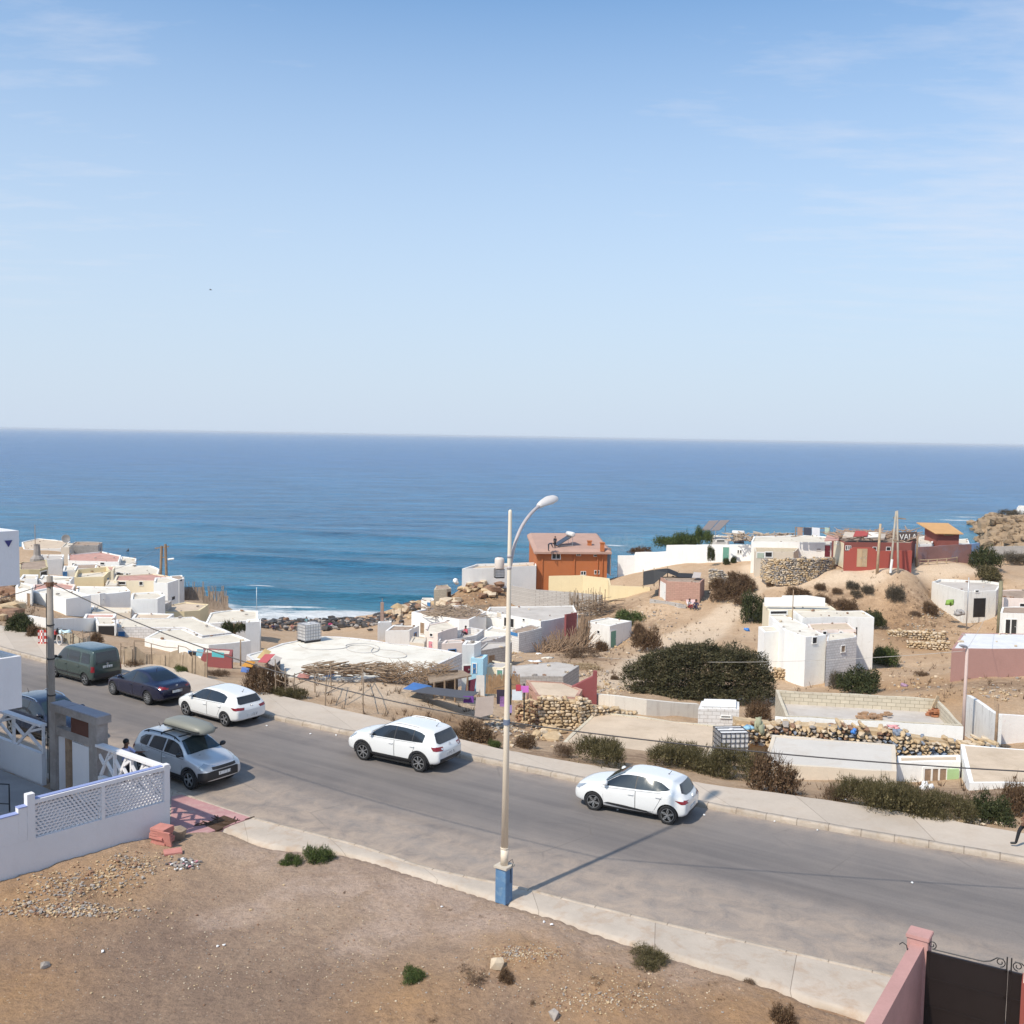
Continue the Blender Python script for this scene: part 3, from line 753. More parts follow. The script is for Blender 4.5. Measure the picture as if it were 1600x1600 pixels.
W_ORANGE = whitewash('orange_render', (0.44, 0.152, 0.06), dirt=(0.34, 0.10, 0.035), amt=0.35)
W_RED = whitewash('red_render', (0.25, 0.085, 0.07), dirt=(0.27, 0.08, 0.06), amt=0.4)
W_RED2 = whitewash('bright_red_render', (0.37, 0.09, 0.07), dirt=(0.33, 0.08, 0.05), amt=0.35)
W_MAROON = whitewash('maroon_render', (0.27, 0.085, 0.085), dirt=(0.20, 0.09, 0.08), amt=0.4)
W_DUSTPINK = whitewash('dusty_pink_render', (0.40, 0.235, 0.205), dirt=(0.30, 0.17, 0.14), amt=0.45)
W_BRICKPINK = whitewash('pink_brick', (0.50, 0.30, 0.235), dirt=(0.42, 0.30, 0.22), amt=0.7, block=0.6)
W_BLUE = whitewash('sky_blue_render', (0.38, 0.62, 0.76), amt=0.4)
W_BEIGE = whitewash('beige_render', (0.62, 0.54, 0.44), amt=0.5)
RF_PALE = rough_mat('pale_roof_screed', (0.64, 0.575, 0.475), var=0.14, scale=0.5, dirt=(0.45, 0.37, 0.28), dirt_amt=0.6)
RF_GREY = rough_mat('grey_roof_screed', (0.50, 0.455, 0.41), var=0.16, scale=0.5, dirt=(0.36, 0.30, 0.25), dirt_amt=0.6)
RF_WHITE = rough_mat('white_roof_screed', (0.70, 0.655, 0.57), var=0.14, scale=0.35, dirt=(0.50, 0.43, 0.34), dirt_amt=0.75)
RF_BROWN = rough_mat('brown_roof_earth', (0.36, 0.27, 0.205), var=0.3, scale=0.9, dirt=(0.22, 0.15, 0.11), dirt_amt=0.7, bump=0.6)
RF_RED = rough_mat('reddish_roof', (0.50, 0.27, 0.22), var=0.25, scale=0.9, dirt=(0.55, 0.45, 0.38), dirt_amt=0.7)
RF_SAND = rough_mat('sandy_roof', (0.56, 0.445, 0.33), var=0.16, scale=0.6, dirt=(0.42, 0.32, 0.22), dirt_amt=0.6)
M_FRAME_W = plain('white_paint', (0.78, 0.77, 0.74), 0.5)
M_DARK = plain('dark_opening', (0.018, 0.016, 0.016), 0.6, var=.3)
M_GLASS_D = plain('window_glass', (0.03, 0.036, 0.04), 0.08, var=.2, spec=0.7)
M_WOOD = rough_mat('weathered_wood', (0.30, 0.21, 0.14), var=0.3, scale=3, dirt=(0.16, 0.11, 0.08), dirt_amt=0.6)
M_WOOD_L = rough_mat('pale_wood', (0.47, 0.36, 0.24), var=0.25, scale=3, dirt=(0.3, 0.2, 0.12), dirt_amt=0.5)
M_GREEN_P = plain('green_paint', (0.13, 0.30, 0.235), 0.55, var=.12)
M_MAROON_P = plain('maroon_paint', (0.15, 0.025, 0.04), 0.5)
M_BLUE_P = plain('blue_paint', (0.05, 0.19, 0.42), 0.5)
M_TAN_P = plain('tan_paint', (0.50, 0.36, 0.22), 0.6)
M_STEEL = plain('galvanised_steel', (0.50, 0.51, 0.52), 0.45, metal=0.7)
M_BLACKP = plain('black_plastic', (0.02, 0.02, 0.022), 0.5)
M_RUST = rough_mat('rusty_steel', (0.20, 0.10, 0.06), var=.35, scale=4, rough=.8)

def inset(P, d):
 n = len(P); out = []
 for i in range(n):
  a, b, c = V2(P[i - 1]), V2(P[i]), V2(P[(i + 1) % n])
  e1, e2 = (b - a).normalized(), (c - b).normalized()
  n1, n2 = Vector((-e1.y, e1.x)), Vector((-e2.y, e2.x))
  k = 1 + n1.dot(n2)
  mv = (n1 + n2) / max(k, 0.35)
  out.append(b + mv * d)
 return out
def ccw(P):
 n = len(P)
 a = sum(P[i][0] * P[(i + 1) % n][1] - P[(i + 1) % n][0] * P[i][1] for i in range(n))
 return P if a > 0 else P[::-1]

def opening(root, segs, kind, rect, mat=None, frame=None, proud=0.0, depth_in=0.10, bars=0, label=None):
 """door or window in whichever wall segment the photo rectangle (x0,x1,y0,y1) falls on; segs = [(a, b)] with the outside on the right of a->b"""
 x0, x1, y0, y1 = rect
 cx, cy = (x0 + x1) / 2, (y0 + y1) / 2
 best = None
 for a, b in segs:
  a, b = V2(a), V2(b)
  e = (b - a); L = e.length
  if L < 1e-3: continue
  e /= L; nrm = Vector((e.y, -e.x))
  def hit(px, py):
   d = ray(px, py); den = d.x * nrm.x + d.y * nrm.y
   if abs(den) < 1e-6: return None
   t = ((a.x - CAM.x) * nrm.x + (a.y - CAM.y) * nrm.y) / den
   if t <= 0: return None
   p = CAM + d * t
   return ((V2(p) - a).dot(e), p.z, t)
  h = hit(cx, cy)
  d = ray(cx, cy)
  if h is None or d.x * nrm.x + d.y * nrm.y >= 0: continue
  out = max(0, -h[0], h[0] - L)
  sc = (out, h[2])
  if best is None or sc < best[0]: best = (sc, a, e, nrm, hit, L)
 if best is None: return None
 _, a, e, nrm, hit, L = best
 u0, u1 = hit(x0, cy)[0], hit(x1, cy)[0]
 if u0 > u1: u0, u1 = u1, u0
 u0, u1 = max(u0, 0.02), min(u1, L - 0.02)
 if u1 - u0 < 0.1: u0, u1 = max(0.02, (u0 + u1) / 2 - .2), max(0.02, (u0 + u1) / 2 - .2) + .4
 zt, zb = hit(cx, y0)[1], hit(cx, y1)[1]
 M = Matrix(((e.x, nrm.x, 0), (e.y, nrm.y, 0), (0, 0, 1)))
 def bx(mb, ua, ub, za, zb_, da, db, mi=0):
  c = a + e * ((ua + ub) / 2) + nrm * ((da + db) / 2)
  mb.box((c.x, c.y, (za + zb_) / 2), (ub - ua, db - da, zb_ - za), rot=M, mi=mi)
 ft = 0.09 if (u1 - u0) > 0.7 else 0.05
 fr = MB()
 bx(fr, u0 - ft, u0, zb, zt + ft, -depth_in, 0.045 + proud); bx(fr, u1, u1 + ft, zb, zt + ft, -depth_in, 0.045 + proud)
 bx(fr, u0, u1, zt, zt + ft, -depth_in, 0.043 + proud)
 if kind == 'window':
  bx(fr, u0 - ft * 1.3, u1 + ft * 1.3, zb - ft, zb, -depth_in, 0.07 + proud)
  for k in range(bars):
   u = u0 + (u1 - u0) * (k + 1) / (bars + 1); bx(fr, u - .04, u + .04, zb, zt, -depth_in, 0.04 + proud)
  o = fr.build('window', frame or M_FRAME_W, root)
  pn = MB(); bx(pn, u0, u1, zb, zt, -depth_in, 0.012 + proud); pn.build('pane', mat or M_DARK, o)
 elif kind == 'door':
  pn = MB(); bx(pn, u0, u1, zb, zt, -depth_in, 0.026 + proud)
  if mat is not M_DARK:
   w = u1 - u0
   for (za, zb2) in ((zb + .12, zb + (zt - zb) * .46), (zb + (zt - zb) * .54, zt - .12)):
    bx(pn, u0 + w * .14, u1 - w * .14, za, zb2, 0.0, 0.036 + proud)
  o = pn.build('door', mat or M_WOOD, root)
  fr.build('door_frame', frame or M_FRAME_W, o)
  if mat is not M_DARK:
   hd = MB(); bx(hd, u1 - .16, u1 - .08, (zb + zt) / 2 - .05, (zb + zt) / 2 + .05, 0.02, 0.08 + proud); hd.build('handle', M_STEEL, o)
 else:
  pn = MB(); bx(pn, u0, u1, zb, zt, -0.02, 0.03 + proud); o = pn.build(kind, mat or M_DARK, root)
 if label and o: o['label'] = label
 return o

HOUSES = []
def house(name, label, cat, poly, D, base, wallm, roofm, rim=0.2, openings=(), group=None, drop=2.5, rim_t=0.17, jit=0.05, rimm=None, seed=0):
 rr = random.Random(seed or hash(label) % 9999 if False else len(label) * 31 + seed)
 z = PD(poly[0][0], poly[0][1], D).z
 P = ccw([V2(PZ(x, y, z)) for x, y in poly])
 zb = PD(poly[0][0], base, D).z
 c = sum(P, Vector((0, 0))) / len(P)
 root = empty(name, (c.x, c.y, zb), 0, label, cat, group)
 I = inset(P, rim_t)
 n = len(P); w = MB(); top_o, top_i, rf = [], [], []
 for i in range(n):
  a, b, ia, ib = P[i], P[(i + 1) % n], I[i], I[(i + 1) % n]
  k = max(1, int((b - a).length / 1.3))
  for s in range(k):
   j = rr.uniform(-jit, jit); t = s / k
   jx = rr.uniform(-jit, jit) * .16
   q, qi = a.lerp(b, t), ia.lerp(ib, t)
   nr = Vector((b.y - a.y, a.x - b.x)).normalized() * (jx if s else 0)
   top_o.append((q.x + nr.x, q.y + nr.y, z + j)); top_i.append((qi.x, qi.y, z + j * .6)); rf.append((qi.x, qi.y, z - rim))
 N = len(top_o)
 mid = [(p[0], p[1], (z + zb) / 2) for p in top_o]
 bot = [(p[0], p[1], zb - drop) for p in top_o]
 w.add(bot + mid + top_o + top_i + rf, [f for i in range(N) for j in [(i + 1) % N] for f in
  ((i, j, N + j, N + i), (N + i, N + j, 2 * N + j, 2 * N + i), (2 * N + i, 2 * N + j, 3 * N + j, 3 * N + i), (3 * N + i, 3 * N + j, 4 * N + j, 4 * N + i))])
 w.build('wall', wallm, root)
 r = MB(); r.add([(p[0], p[1], p[2] + 0.004) for p in rf], [tuple(range(N))]); r.build('roof', roofm, root)
 segs = [(P[i], P[(i + 1) % n]) for i in range(n)]
 for op in openings:
  opening(root, segs, *op[:2], **(op[2] if len(op) > 2 else {}))
 HOUSES.append((root, P, z, rim, zb))
 return root, P, z

def wall(name, label, cat, pts, mat, th=0.2, jit=0.03, openings=(), group=None, drop=1.2, seed=1, onD=None, coping=None):
 """free-standing wall: pts = (px, py_top, py_base[, depth]) left to right"""
 rr = random.Random(seed + len(label))
 A, T = [], []
 for q in pts:
  px, yt, yb = q[:3]
  if len(q) > 3: b = PD(px, yb, q[3])
  else: b = PT(px, yb)
  A.append(Vector((b.x, b.y, b.z))); d = depth(b)
  # height read off at the same place
  dr = ray(px, yt); tt = (b.y - CAM.y) / dr.y
  T.append((CAM + dr * tt).z)
 mb = MB(); B = []
 for i in range(len(A)):
  e = (V2(A[min(i + 1, len(A) - 1)]) - V2(A[max(i - 1, 0)])).normalized()
  B.append(Vector((-e.y, e.x)) * th)
 vs, fs = [], []
 for i in range(len(A) - 1):
  L = (V2(A[i + 1]) - V2(A[i])).length; k = max(1, int(L / 1.2))
  for s in range(k + (1 if i == len(A) - 2 else 0)):
   t = s / k; a = A[i].lerp(A[i + 1], t); nb = B[i].lerp(B[i + 1], t); zt = T[i] * (1 - t) + T[i + 1] * t + rr.uniform(-jit, jit)
   vs += [(a.x, a.y, a.z - drop), (a.x, a.y, zt), (a.x + nb.x, a.y + nb.y, zt - .01), (a.x + nb.x, a.y + nb.y, a.z - drop)]
 n = len(vs) // 4
 for i in range(n - 1):
  for k in range(4):
   fs.append((i * 4 + k, (i + 1) * 4 + k, (i + 1) * 4 + (k + 1) % 4, i * 4 + (k + 1) % 4))
 fs += [(0, 1, 2, 3), tuple((n - 1) * 4 + k for k in (3, 2, 1, 0))]
 mb.add(vs, fs)
 c = A[len(A) // 2]
 if not openings:
  o = mb.build(name, mat, None, origin=(c.x, c.y, c.z), recalc=True); tag(o, label, cat, group)
  return o, A, T
 root = empty(name, c, 0, label, cat, group)
 mb.build('wall', mat, root, recalc=True)
 segs = [(A[i], A[i + 1]) for i in range(len(A) - 1)]
 for op in openings: opening(root, segs, *op[:2], **(op[2] if len(op) > 2 else {}))
 return root, A, T

W, Dn = 'window', 'door'
# ------------------------------------------------------------ village on the left, far to near
house('village_house', 'whitewashed house with long tan roof at the far left top of the village', 'house', [(37, 858), (95, 857), (110, 846), (60, 841), (34, 847)], 150, 877, W_WHITE, RF_SAND, .1, [(W, (60, 66, 863, 868))])
house('village_house', 'house of bare brown blocks standing against the sea', 'house', [(108, 853), (153, 852), (160, 847), (118, 846)], 146, 868, W_GREY, RF_BROWN, .1)
house('village_house', 'small beige block room beside the brown block house', 'house', [(95, 855), (108, 855), (115, 849), (103, 848)], 140, 866, W_BEIGE, RF_PALE, .1)
house('village_house', 'white house with reddish stones scattered over its pale roof', 'house', [(106, 876), (186, 878), (189, 868), (160, 862), (106, 866)], 130, 889, W_WHITE, RF_RED, .12, [(W, (157, 163, 879, 882)), (W, (113, 116, 880, 883))])
house('village_house', 'low white house at the seaward edge of the village', 'house', [(186, 880), (212, 882), (213, 872), (190, 869)], 134, 890, W_WHITE, RF_PALE, .1)
house('village_house', 'white house with long pale roof below a twin utility pole', 'house', [(172, 896), (246, 900), (249, 889), (235, 883), (174, 884)], 120, 908, W_WHITE, RF_PALE, .12, [(W, (183, 193, 895.5, 899), dict(mat=M_DARK)), (W, (197, 201, 896, 898))])
house('village_house', 'olive rendered house with dark side under a ragged stick roof', 'house', [(45, 890), (62, 889.5), (75, 886), (73, 875), (30, 879), (30, 890)], 104, 914, W_OLIVE, RF_BROWN, .05, [(Dn, (63, 73, 893, 912), dict(mat=M_DARK))])
house('village_house', 'white house with plain lit wall behind the chimney roof', 'house', [(60, 876), (97, 874), (100, 867), (64, 866)], 128, 890, W_WHITE, RF_GREY, .1)
house('village_house', 'yellow fronted house with a white roof terrace and blue cloths', 'house', [(116, 902), (162, 901), (173, 892), (168, 886), (120, 889)], 104, 913, W_YELLOW, RF_PALE, .5)
house('village_house', 'white house over a tan ledge with a strip of blue paint', 'house', [(98, 892), (118, 891), (122, 884), (100, 884)], 108, 905, W_WHITE, RF_PALE, .15, [(W, (99, 104, 894, 903), dict(mat=M_BLUE_P, frame=M_BLUE_P))])
house('village_house', 'cream house with pink roof band and one small square window', 'house', [(178, 907), (240, 907.5), (261, 908), (266, 900), (240, 896), (182, 899)], 104, 936, W_CREAM, RF_RED, .12, [(W, (218, 223, 909, 914)), (W, (186, 196, 909, 913), dict(mat=M_DARK))])
house('village_house', 'tall white block house at the drop to the bay', 'house', [(240, 911), (262, 911.5), (279, 906), (266, 902), (242, 903)], 101, 942, W_BRIGHT, RF_PALE, .1, [(W, (268, 273, 932, 937))])
house('village_house', 'small thatched lookout room with a white box front above the surf', 'house', [(265, 906), (280, 906), (288, 904), (284, 899), (266, 900)], 112, 916, W_WHITE, RF_BROWN, .05, [(W, (281, 284, 905.5, 908))])
house('village_house', 'house with red brown roof patches behind the big white box house', 'house', [(50, 922), (112, 924), (118, 914), (100, 911), (52, 913)], 93, 940, W_PINK, RF_RED, .1)
house('village_house', 'long double fronted white house with thin flat roof edge', 'house', [(118, 929), (156, 928), (204, 924), (196, 917), (120, 916)], 92, 948, W_BRIGHT, RF_WHITE, .1, [(Dn, (155, 158, 928, 946), dict(mat=M_FRAME_W))])
house('village_house', 'plain white cube house with rough grey flank', 'house', [(204, 937), (246, 936), (258, 930), (250, 925), (206, 927)], 88, 963, W_BRIGHT, RF_PALE, .12)
house('village_house', 'pale ledge roofed room between white houses with brown front', 'house', [(144, 957), (204, 957.5), (206, 950), (150, 947)], 86, 964, W_BEIGE, RF_PALE, .06)
house('village_house', 'big clean white box house with a narrow shuttered opening', 'house', [(103, 936.5), (142, 930), (112, 922), (82, 917), (49, 924)], 84, 970, W_BRIGHT, RF_WHITE, .12, [(W, (43.5, 49.5, 930, 957), dict(mat=M_WOOD)), ])
house('village_house', 'narrow white annex on the left of the big white box house', 'house', [(24, 917), (49, 922), (52, 914), (30, 909)], 86, 950, W_WHITE, RF_PALE, .1, [(W, (43, 48, 927, 956), dict(mat=M_WOOD))])
house('village_house', 'tan roofed room with yellow front at the bamboo fence', 'house', [(258, 957), (288, 956), (312, 953), (326, 944), (290, 941), (262, 946)], 92, 966, W_YELLOW, RF_SAND, .06, [(W, (262, 271, 959, 962))])
house('village_house', 'low white house with wide pale roof and a blue window', 'house', [(183, 981), (286, 980), (316, 994), (362, 988), (302, 964), (181, 967)], 78, 1003, W_BLOCK, RF_PALE, .08, [(W, (186, 194, 988, 993), dict(mat=M_BLUE_P, frame=M_BLUE_P))])
house('village_house', 'lowest pale roofed house of the village beside the stick fence', 'house', [(226, 996), (326, 1009), (392, 1001), (364, 990), (316, 995.5), (286, 982), (250, 985)], 71, 1022, W_WHITE, RF_PALE, .05)
house('village_house', 'small white kiosk with awning roof over a dark doorway', 'house', [(152, 976), (180, 976), (178, 964), (147, 964)], 76, 995, W_WHITE, RF_PALE, .05, [(Dn, (154, 179, 978, 993), dict(mat=M_DARK))])
house('village_house', 'white walled room beside the dark tree with a pale roof behind', 'house', [(320, 974), (362, 971.5), (403, 968), (403, 954), (360, 953), (329, 958)], 88, 990, W_WHITE, RF_PALE, .08)
house('village_house', 'tall narrow white end wall at the edge of the beach', 'house', [(384, 973), (406, 971), (404, 966), (386, 967)], 80, 1013, W_BRIGHT, RF_WHITE, .05)
for poly, D, base, wm, rm, lb in (
 ([(118, 951), (145, 952), (148, 946), (122, 945)], 88, 962, W_WHITE, RF_SAND, 'small tan roofed room below the long double fronted house'),
 ([(247, 946), (262, 944), (268, 938), (252, 938)], 92, 964, W_GREY, RF_GREY, 'grey block stair room at the flank of the plain cube house'),
 ([(60, 906), (110, 908), (116, 901), (66, 899)], 98, 920, W_WHITE, RF_PALE, 'flat white terrace block between the olive and yellow houses'),
 ([(164, 914), (182, 914), (186, 907), (168, 906)], 102, 926, W_BEIGE, RF_PALE, 'narrow beige block beside the cream house with pink band'),
 ([(150, 891), (177, 891), (180, 885), (152, 885)], 116, 902, W_CREAM, RF_RED, 'small cream room with reddish roof under the long pale roof'),
 ([(30, 905), (58, 905), (60, 898), (36, 898)], 97, 920, W_BRIGHT, RF_PALE, 'bright white block left below the olive house'),
 ([(206, 966), (262, 967), (272, 959), (212, 958)], 84, 976, W_WHITE, RF_SAND, 'low sandy roofed room in front of the plain cube house'),
 ([(112, 889), (150, 888), (152, 881), (114, 882)], 122, 900, W_WHITE, RF_BROWN, 'white room with brown earth roof above the yellow fronted house'),
 ([(130, 966), (178, 966), (182, 959), (134, 959)], 82, 974, W_BRIGHT, RF_RED, 'low room with a reddish roof strip beside the big box house'),
 ([(330, 962), (352, 961), (356, 955), (334, 955)], 98, 972, W_GREY, RF_BROWN, 'small grey block store behind the dark tree')):
 house('village_house', lb, 'house', poly, D, base, wm, rm, .1, jit=.05)
wall('garden_wall', 'low white apron wall in front of the big white box house', 'wall', [(42, 962, 975), (80, 966, 983), (150, 966, 988)], W_BRIGHT, .4)

# ------------------------------------------------------------ middle of the cove
house('terrace_house', 'white walled terrace house with a stacked water tank above the bay', 'house', [(737, 888.5), (800, 886), (838, 884), (838, 878), (745, 881), (722, 889)], 134, 913, W_BRIGHT, RF_SAND, .3)
house('stone_hut', 'tan stone hut with a dark doorway on the slope above the beach', 'hut', [(678, 921), (698, 920), (705, 919), (699, 914), (682, 915)], 132, 945, W_SAND, RF_BROWN, .05, [(Dn, (699, 704, 925, 938), dict(mat=M_DARK, frame=M_WOOD))])
house('beach_hut', 'tiny white hut with a bright blue window over the rocks', 'hut', [(658, 939), (672, 940), (679, 938), (676, 934), (660, 934)], 138, 952, W_WHITE, RF_PALE, .05, [(W, (668, 675, 942, 948), dict(mat=M_BLUE_P, frame=M_BLUE_P))])
house('cove_house', 'white house whose flat roof is covered with old reed thatch', 'house', [(717, 968), (733, 968), (760, 956), (728, 945), (690, 947), (643, 956)], 106, 992, W_BRIGHT, RF_BROWN, .12, [(W, (657, 663, 973, 990), dict(mat=M_WOOD)), (W, (676, 679, 990, 993))])
house('cove_house', 'pink fronted house with a patterned doorway below the thatched house', 'house', [(664, 986), (684, 989), (715, 980), (700, 970), (668, 976)], 92, 1013, W_PINK, RF_PALE, .08, [(Dn, (670, 676, 1002, 1012), dict(mat=plain('pink_paint', (0.65, 0.25, 0.30), .6))), (W, (672, 676, 990, 994))])
house('cove_house', 'low grey walled court with washing beside the pink house', 'house', [(684, 1003), (744, 993), (756, 984), (735, 980), (690, 990)], 90, 1012, W_BLOCK, RF_GREY, .6)
house('cove_house', 'broad low house whose huge plain white roof carries a cage tank', 'house', [(660, 1050), (722, 1021), (640, 1008), (560, 998), (500, 993), (440, 1006), (385, 1024), (430, 1060), (560, 1063)], 58.5, 1078, W_BLOCK, RF_WHITE, .04, drop=1)
house('cove_house', 'white wall house with a maroon doorway at the corner of the white roof', 'house', [(722, 1008), (741, 1007), (752, 1003), (728, 1000)], 66, 1050, W_WHITE, RF_GREY, .05, [(Dn, (724, 735, 1040, 1052), dict(mat=M_MAROON_P))])
house('cove_house', 'white and grey house with twin dark windows behind the lamp post', 'house', [(760, 955), (845, 971), (903, 961), (896, 946), (797, 948), (765, 948)], 112, 1000, W_WHITE, RF_GREY, .1, [(W, (788, 803, 966, 979), dict(mat=M_DARK, bars=1)), (W, (817, 820, 967, 970)), (W, (777, 783, 957, 964), dict(mat=W_BEIGE))])
house('cove_house', 'small grey block annex with a blue band under its roof', 'house', [(811, 990), (847, 981.5), (830, 976), (795, 986)], 99, 1016, W_BLOCK, RF_BROWN, .03, [('band', (796, 809, 988, 993), dict(mat=M_BLUE_P))])
house('white_hut', 'white hut with a green door and one tiny window beside the footpath', 'hut', [(953, 978), (987, 970.5), (951, 965), (917, 971)], 107, 1012, W_WHITE, RF_WHITE, .1, [(Dn, (954, 962, 986, 1011), dict(mat=M_GREEN_P)), (W, (933.5, 937, 985.5, 989.5))])
house('cove_house', 'sky blue fronted room with a rounded top and blue door', 'house', [(736, 1029), (755, 1030), (762, 1024), (742, 1022)], 66, 1056, W_BLUE, RF_GREY, .03, [(Dn, (739, 744, 1037, 1052), dict(mat=M_BLUE_P))])
house('cove_house', 'cream fronted low room with a pale green door behind the lamp post', 'house', [(758, 1042), (786, 1044), (800, 1036), (770, 1033)], 67, 1062, W_CREAM, RF_GREY, .03, [(Dn, (777, 785, 1047, 1060), dict(mat=M_GREEN_P))])
house('cove_house', 'house showing only a bare grey concrete roof among rubbish', 'house', [(800, 1058), (880, 1056), (905, 1040), (870, 1034), (800, 1040)], 68, 1066, W_GREY, RF_GREY, .03)
house('cove_house', 'house showing only a sand covered roof behind the dry stone wall', 'house', [(838, 1086), (902, 1090), (910, 1078), (880, 1066), (822, 1063)], 58, 1096, W_BRICKPINK, RF_SAND, .04)
wall('garden_wall', 'maroon gable wall with sloping white coping behind the stone wall', 'wall', [(893, 1073, 1083, 60), (912, 1064, 1083, 60), (926, 1057, 1083, 60), (927, 1049, 1083, 60), (932.5, 1049, 1083, 60)], W_MAROON, .35)
wall('garden_wall', 'long low weathered white wall beyond the concrete slab roof', 'wall', [(907, 1083, 1095), (960, 1087, 1112), (1010, 1094, 1118), (1092, 1101, 1123)], whitewash('worn_white', (0.70, 0.65, 0.57), amt=0.9), .3)
house('cistern', 'small white concrete cistern with rounded lid beside the dark thicket', 'cistern', [(1091, 1108), (1155, 1110), (1155, 1096), (1140, 1095), (1096, 1094)], 56, 1124, W_BLOCK, W_WHITE, -.12, [(W, (1127, 1141, 1119, 1121), dict(mat=M_DARK))])
house('flat_house', 'house with bare sand coloured slab roof beside the green bushes', 'house', [(985, 1195), (1110, 1180), (1137, 1136), (930, 1112), (878, 1160)], 45.5, 1205, W_SAND, RF_SAND, .03)
house('flat_house', 'house with smooth pale grey slab roof below the rubble wall', 'house', [(1193, 1192), (1401, 1207), (1399, 1163), (1207, 1149)], 44.6, 1222, W_BEIGE, rough_mat('smooth_grey_screed', (0.565, 0.525, 0.475), var=.08, scale=.4, dirt=(.47, .40, .33), dirt_amt=.5), .03)
house('flat_house', 'white wall house with a planked window and green curtain', 'house', [(1402, 1190), (1501, 1189), (1500, 1180), (1402, 1182)], 46.5, 1226, W_BRIGHT, RF_SAND, .03, [(W, (1444, 1478, 1201, 1220), dict(mat=M_WOOD, bars=2)), ('curtain', (1479, 1497, 1201, 1221), dict(mat=plain('green_cloth', (0.36, 0.52, 0.27), .85), proud=.05))])
house('flat_house', 'house with sandy slab roof and white painted left edge at frame right', 'house', [(1515, 1224), (1720, 1225), (1700, 1172), (1600, 1170), (1501, 1163)], 42.8, 1240, W_BRIGHT, RF_SAND, .02)
house('parapet_house', 'white house with a roof terrace inside sand block parapets', 'house', [(1228, 1119), (1504, 1133), (1465, 1092), (1212, 1078)], 54, 1160, W_SAND, RF_GREY, .75, rim_t=.16)
wall('garden_wall', 'bright white parapet wall face behind the blue painted rubble', 'wall', [(1210, 1120, 1150, 53.6), (1228, 1120.5, 1158, 53.2), (1504, 1135, 1165, 51.8)], W_BRIGHT, .10)
wall('garden_wall', 'tall stained white wall running away beside the thin concrete post', 'wall', [(1507, 1085, 1150, 58), (1530, 1101, 1160, 55.5), (1556, 1118, 1163, 53)], whitewash('stained_white', (0.75, 0.735, 0.71), dirt=(.25, .22, .2), amt=1.1), .25)
wall('garden_wall', 'low white wall with pink stains at the right frame edge', 'wall', [(1557, 1117, 1155, 55), (1600, 1119, 1153, 55), (1680, 1122, 1150, 55)], whitewash('pinkish_white', (0.76, 0.73, 0.70), dirt=(.5, .33, .3), amt=.7), .25)

for poly, D, base, wm, rm, lb in (
 ([(745, 1018), (788, 1011), (800, 1003), (760, 1004)], 84, 1032, W_GREY, RF_GREY, 'low grey block walls with a grey roof left of the annex'),
 ([(742, 1006), (775, 999), (790, 993), (758, 995)], 92, 1016, W_BLOCK, RF_GREY, 'narrow grey roof strip behind the lamp post in the cove'),
 ([(602, 986), (640, 985), (655, 978), (614, 977)], 100, 1003, W_WHITE, RF_BROWN, 'low white room with earth roof below the beach parasol'),
 ([(640, 1003), (663, 1005), (667, 996), (645, 995)], 88, 1016, W_BEIGE, RF_PALE, 'small beige store at the back of the huge white roof'),
 ([(757, 986), (792, 990), (800, 984), (768, 979)], 101, 1003, W_WHITE, RF_PALE, 'small white room below the twin dark windows'),
 ([(690, 1006), (722, 1004), (728, 999), (696, 1000)], 78, 1018, W_PINK, RF_GREY, 'pinkish low room at the right rear of the huge white roof'),
 ([(788, 1046), (812, 1046), (816, 1040), (792, 1040)], 72, 1060, W_WHITE, RF_GREY, 'little white room right of the cream fronted one')):
 house('cove_house', lb, 'house', poly, D, base, wm, rm, .08, jit=.05)
# ------------------------------------------------------------ the hillside on the right
house('hillside_house', 'pale roofed left part of the stepped white valley house', 'house', [(1201, 954), (1306, 952.5), (1289, 941.5), (1192, 941.5)], 90, 985, W_CREAM, RF_PALE, .03, [(W, (1204, 1229, 955, 959), dict(mat=M_DARK))])
house('hillside_house', 'tall white right hand block of the stepped valley house', 'house', [(1254, 966), (1325, 964), (1366, 965), (1347, 954), (1238, 954)], 86.5, 1014, W_WHITE, RF_PALE, .04, [('drainpipe', (1337, 1339, 980, 998), dict(mat=M_DARK))])
house('hillside_house', 'pinkish terrace room with two square holes in its front', 'house', [(1268, 985), (1338, 984.5), (1325, 973), (1262, 975)], 83, 1003, W_PINK, RF_SAND, .03, [(W, (1286, 1291, 987, 991)), (W, (1311.5, 1316, 987, 991))])
house('hillside_house', 'bluish white lean-to wing with one small black window', 'house', [(1259, 996.5), (1291, 993), (1259, 976), (1223, 959), (1201, 961), (1226, 984)], 80, 1052, W_BRIGHT, RF_WHITE, .03, [(W, (1269.5, 1276, 996, 1005))])
house('hillside_house', 'square shaded block wing at the right front of the valley house', 'house', [(1291.5, 1002), (1339, 996), (1336, 987), (1293, 990)], 79.6, 1052, W_BLOCK, RF_PALE, .03)
house('hillside_house', 'pinkish white box room at the left end of the valley house', 'house', [(1194, 988), (1226, 985.5), (1225, 977), (1185, 979)], 85, 1024, W_BRIGHT, RF_PALE, .04, [(Dn, (1228, 1231, 990, 1018), dict(mat=M_STEEL))])
wall('garden_wall', 'thin white parapet wall along the back of the valley house roof', 'wall', [(1195, 934, 942, 91), (1222, 934, 942, 91), (1223, 931, 942, 91), (1262, 931, 941, 91), (1289, 934, 942, 91)], W_BRIGHT, .25, drop=.3)
wall('rough_plinth', 'rough whitewashed rubble plinth under the valley house', 'wall', [(1238, 1043, 1062), (1270, 1042, 1063), (1300, 1040, 1060)], whitewash('rubble_white', (0.66, 0.63, 0.58), amt=1.0), .5, jit=.1)
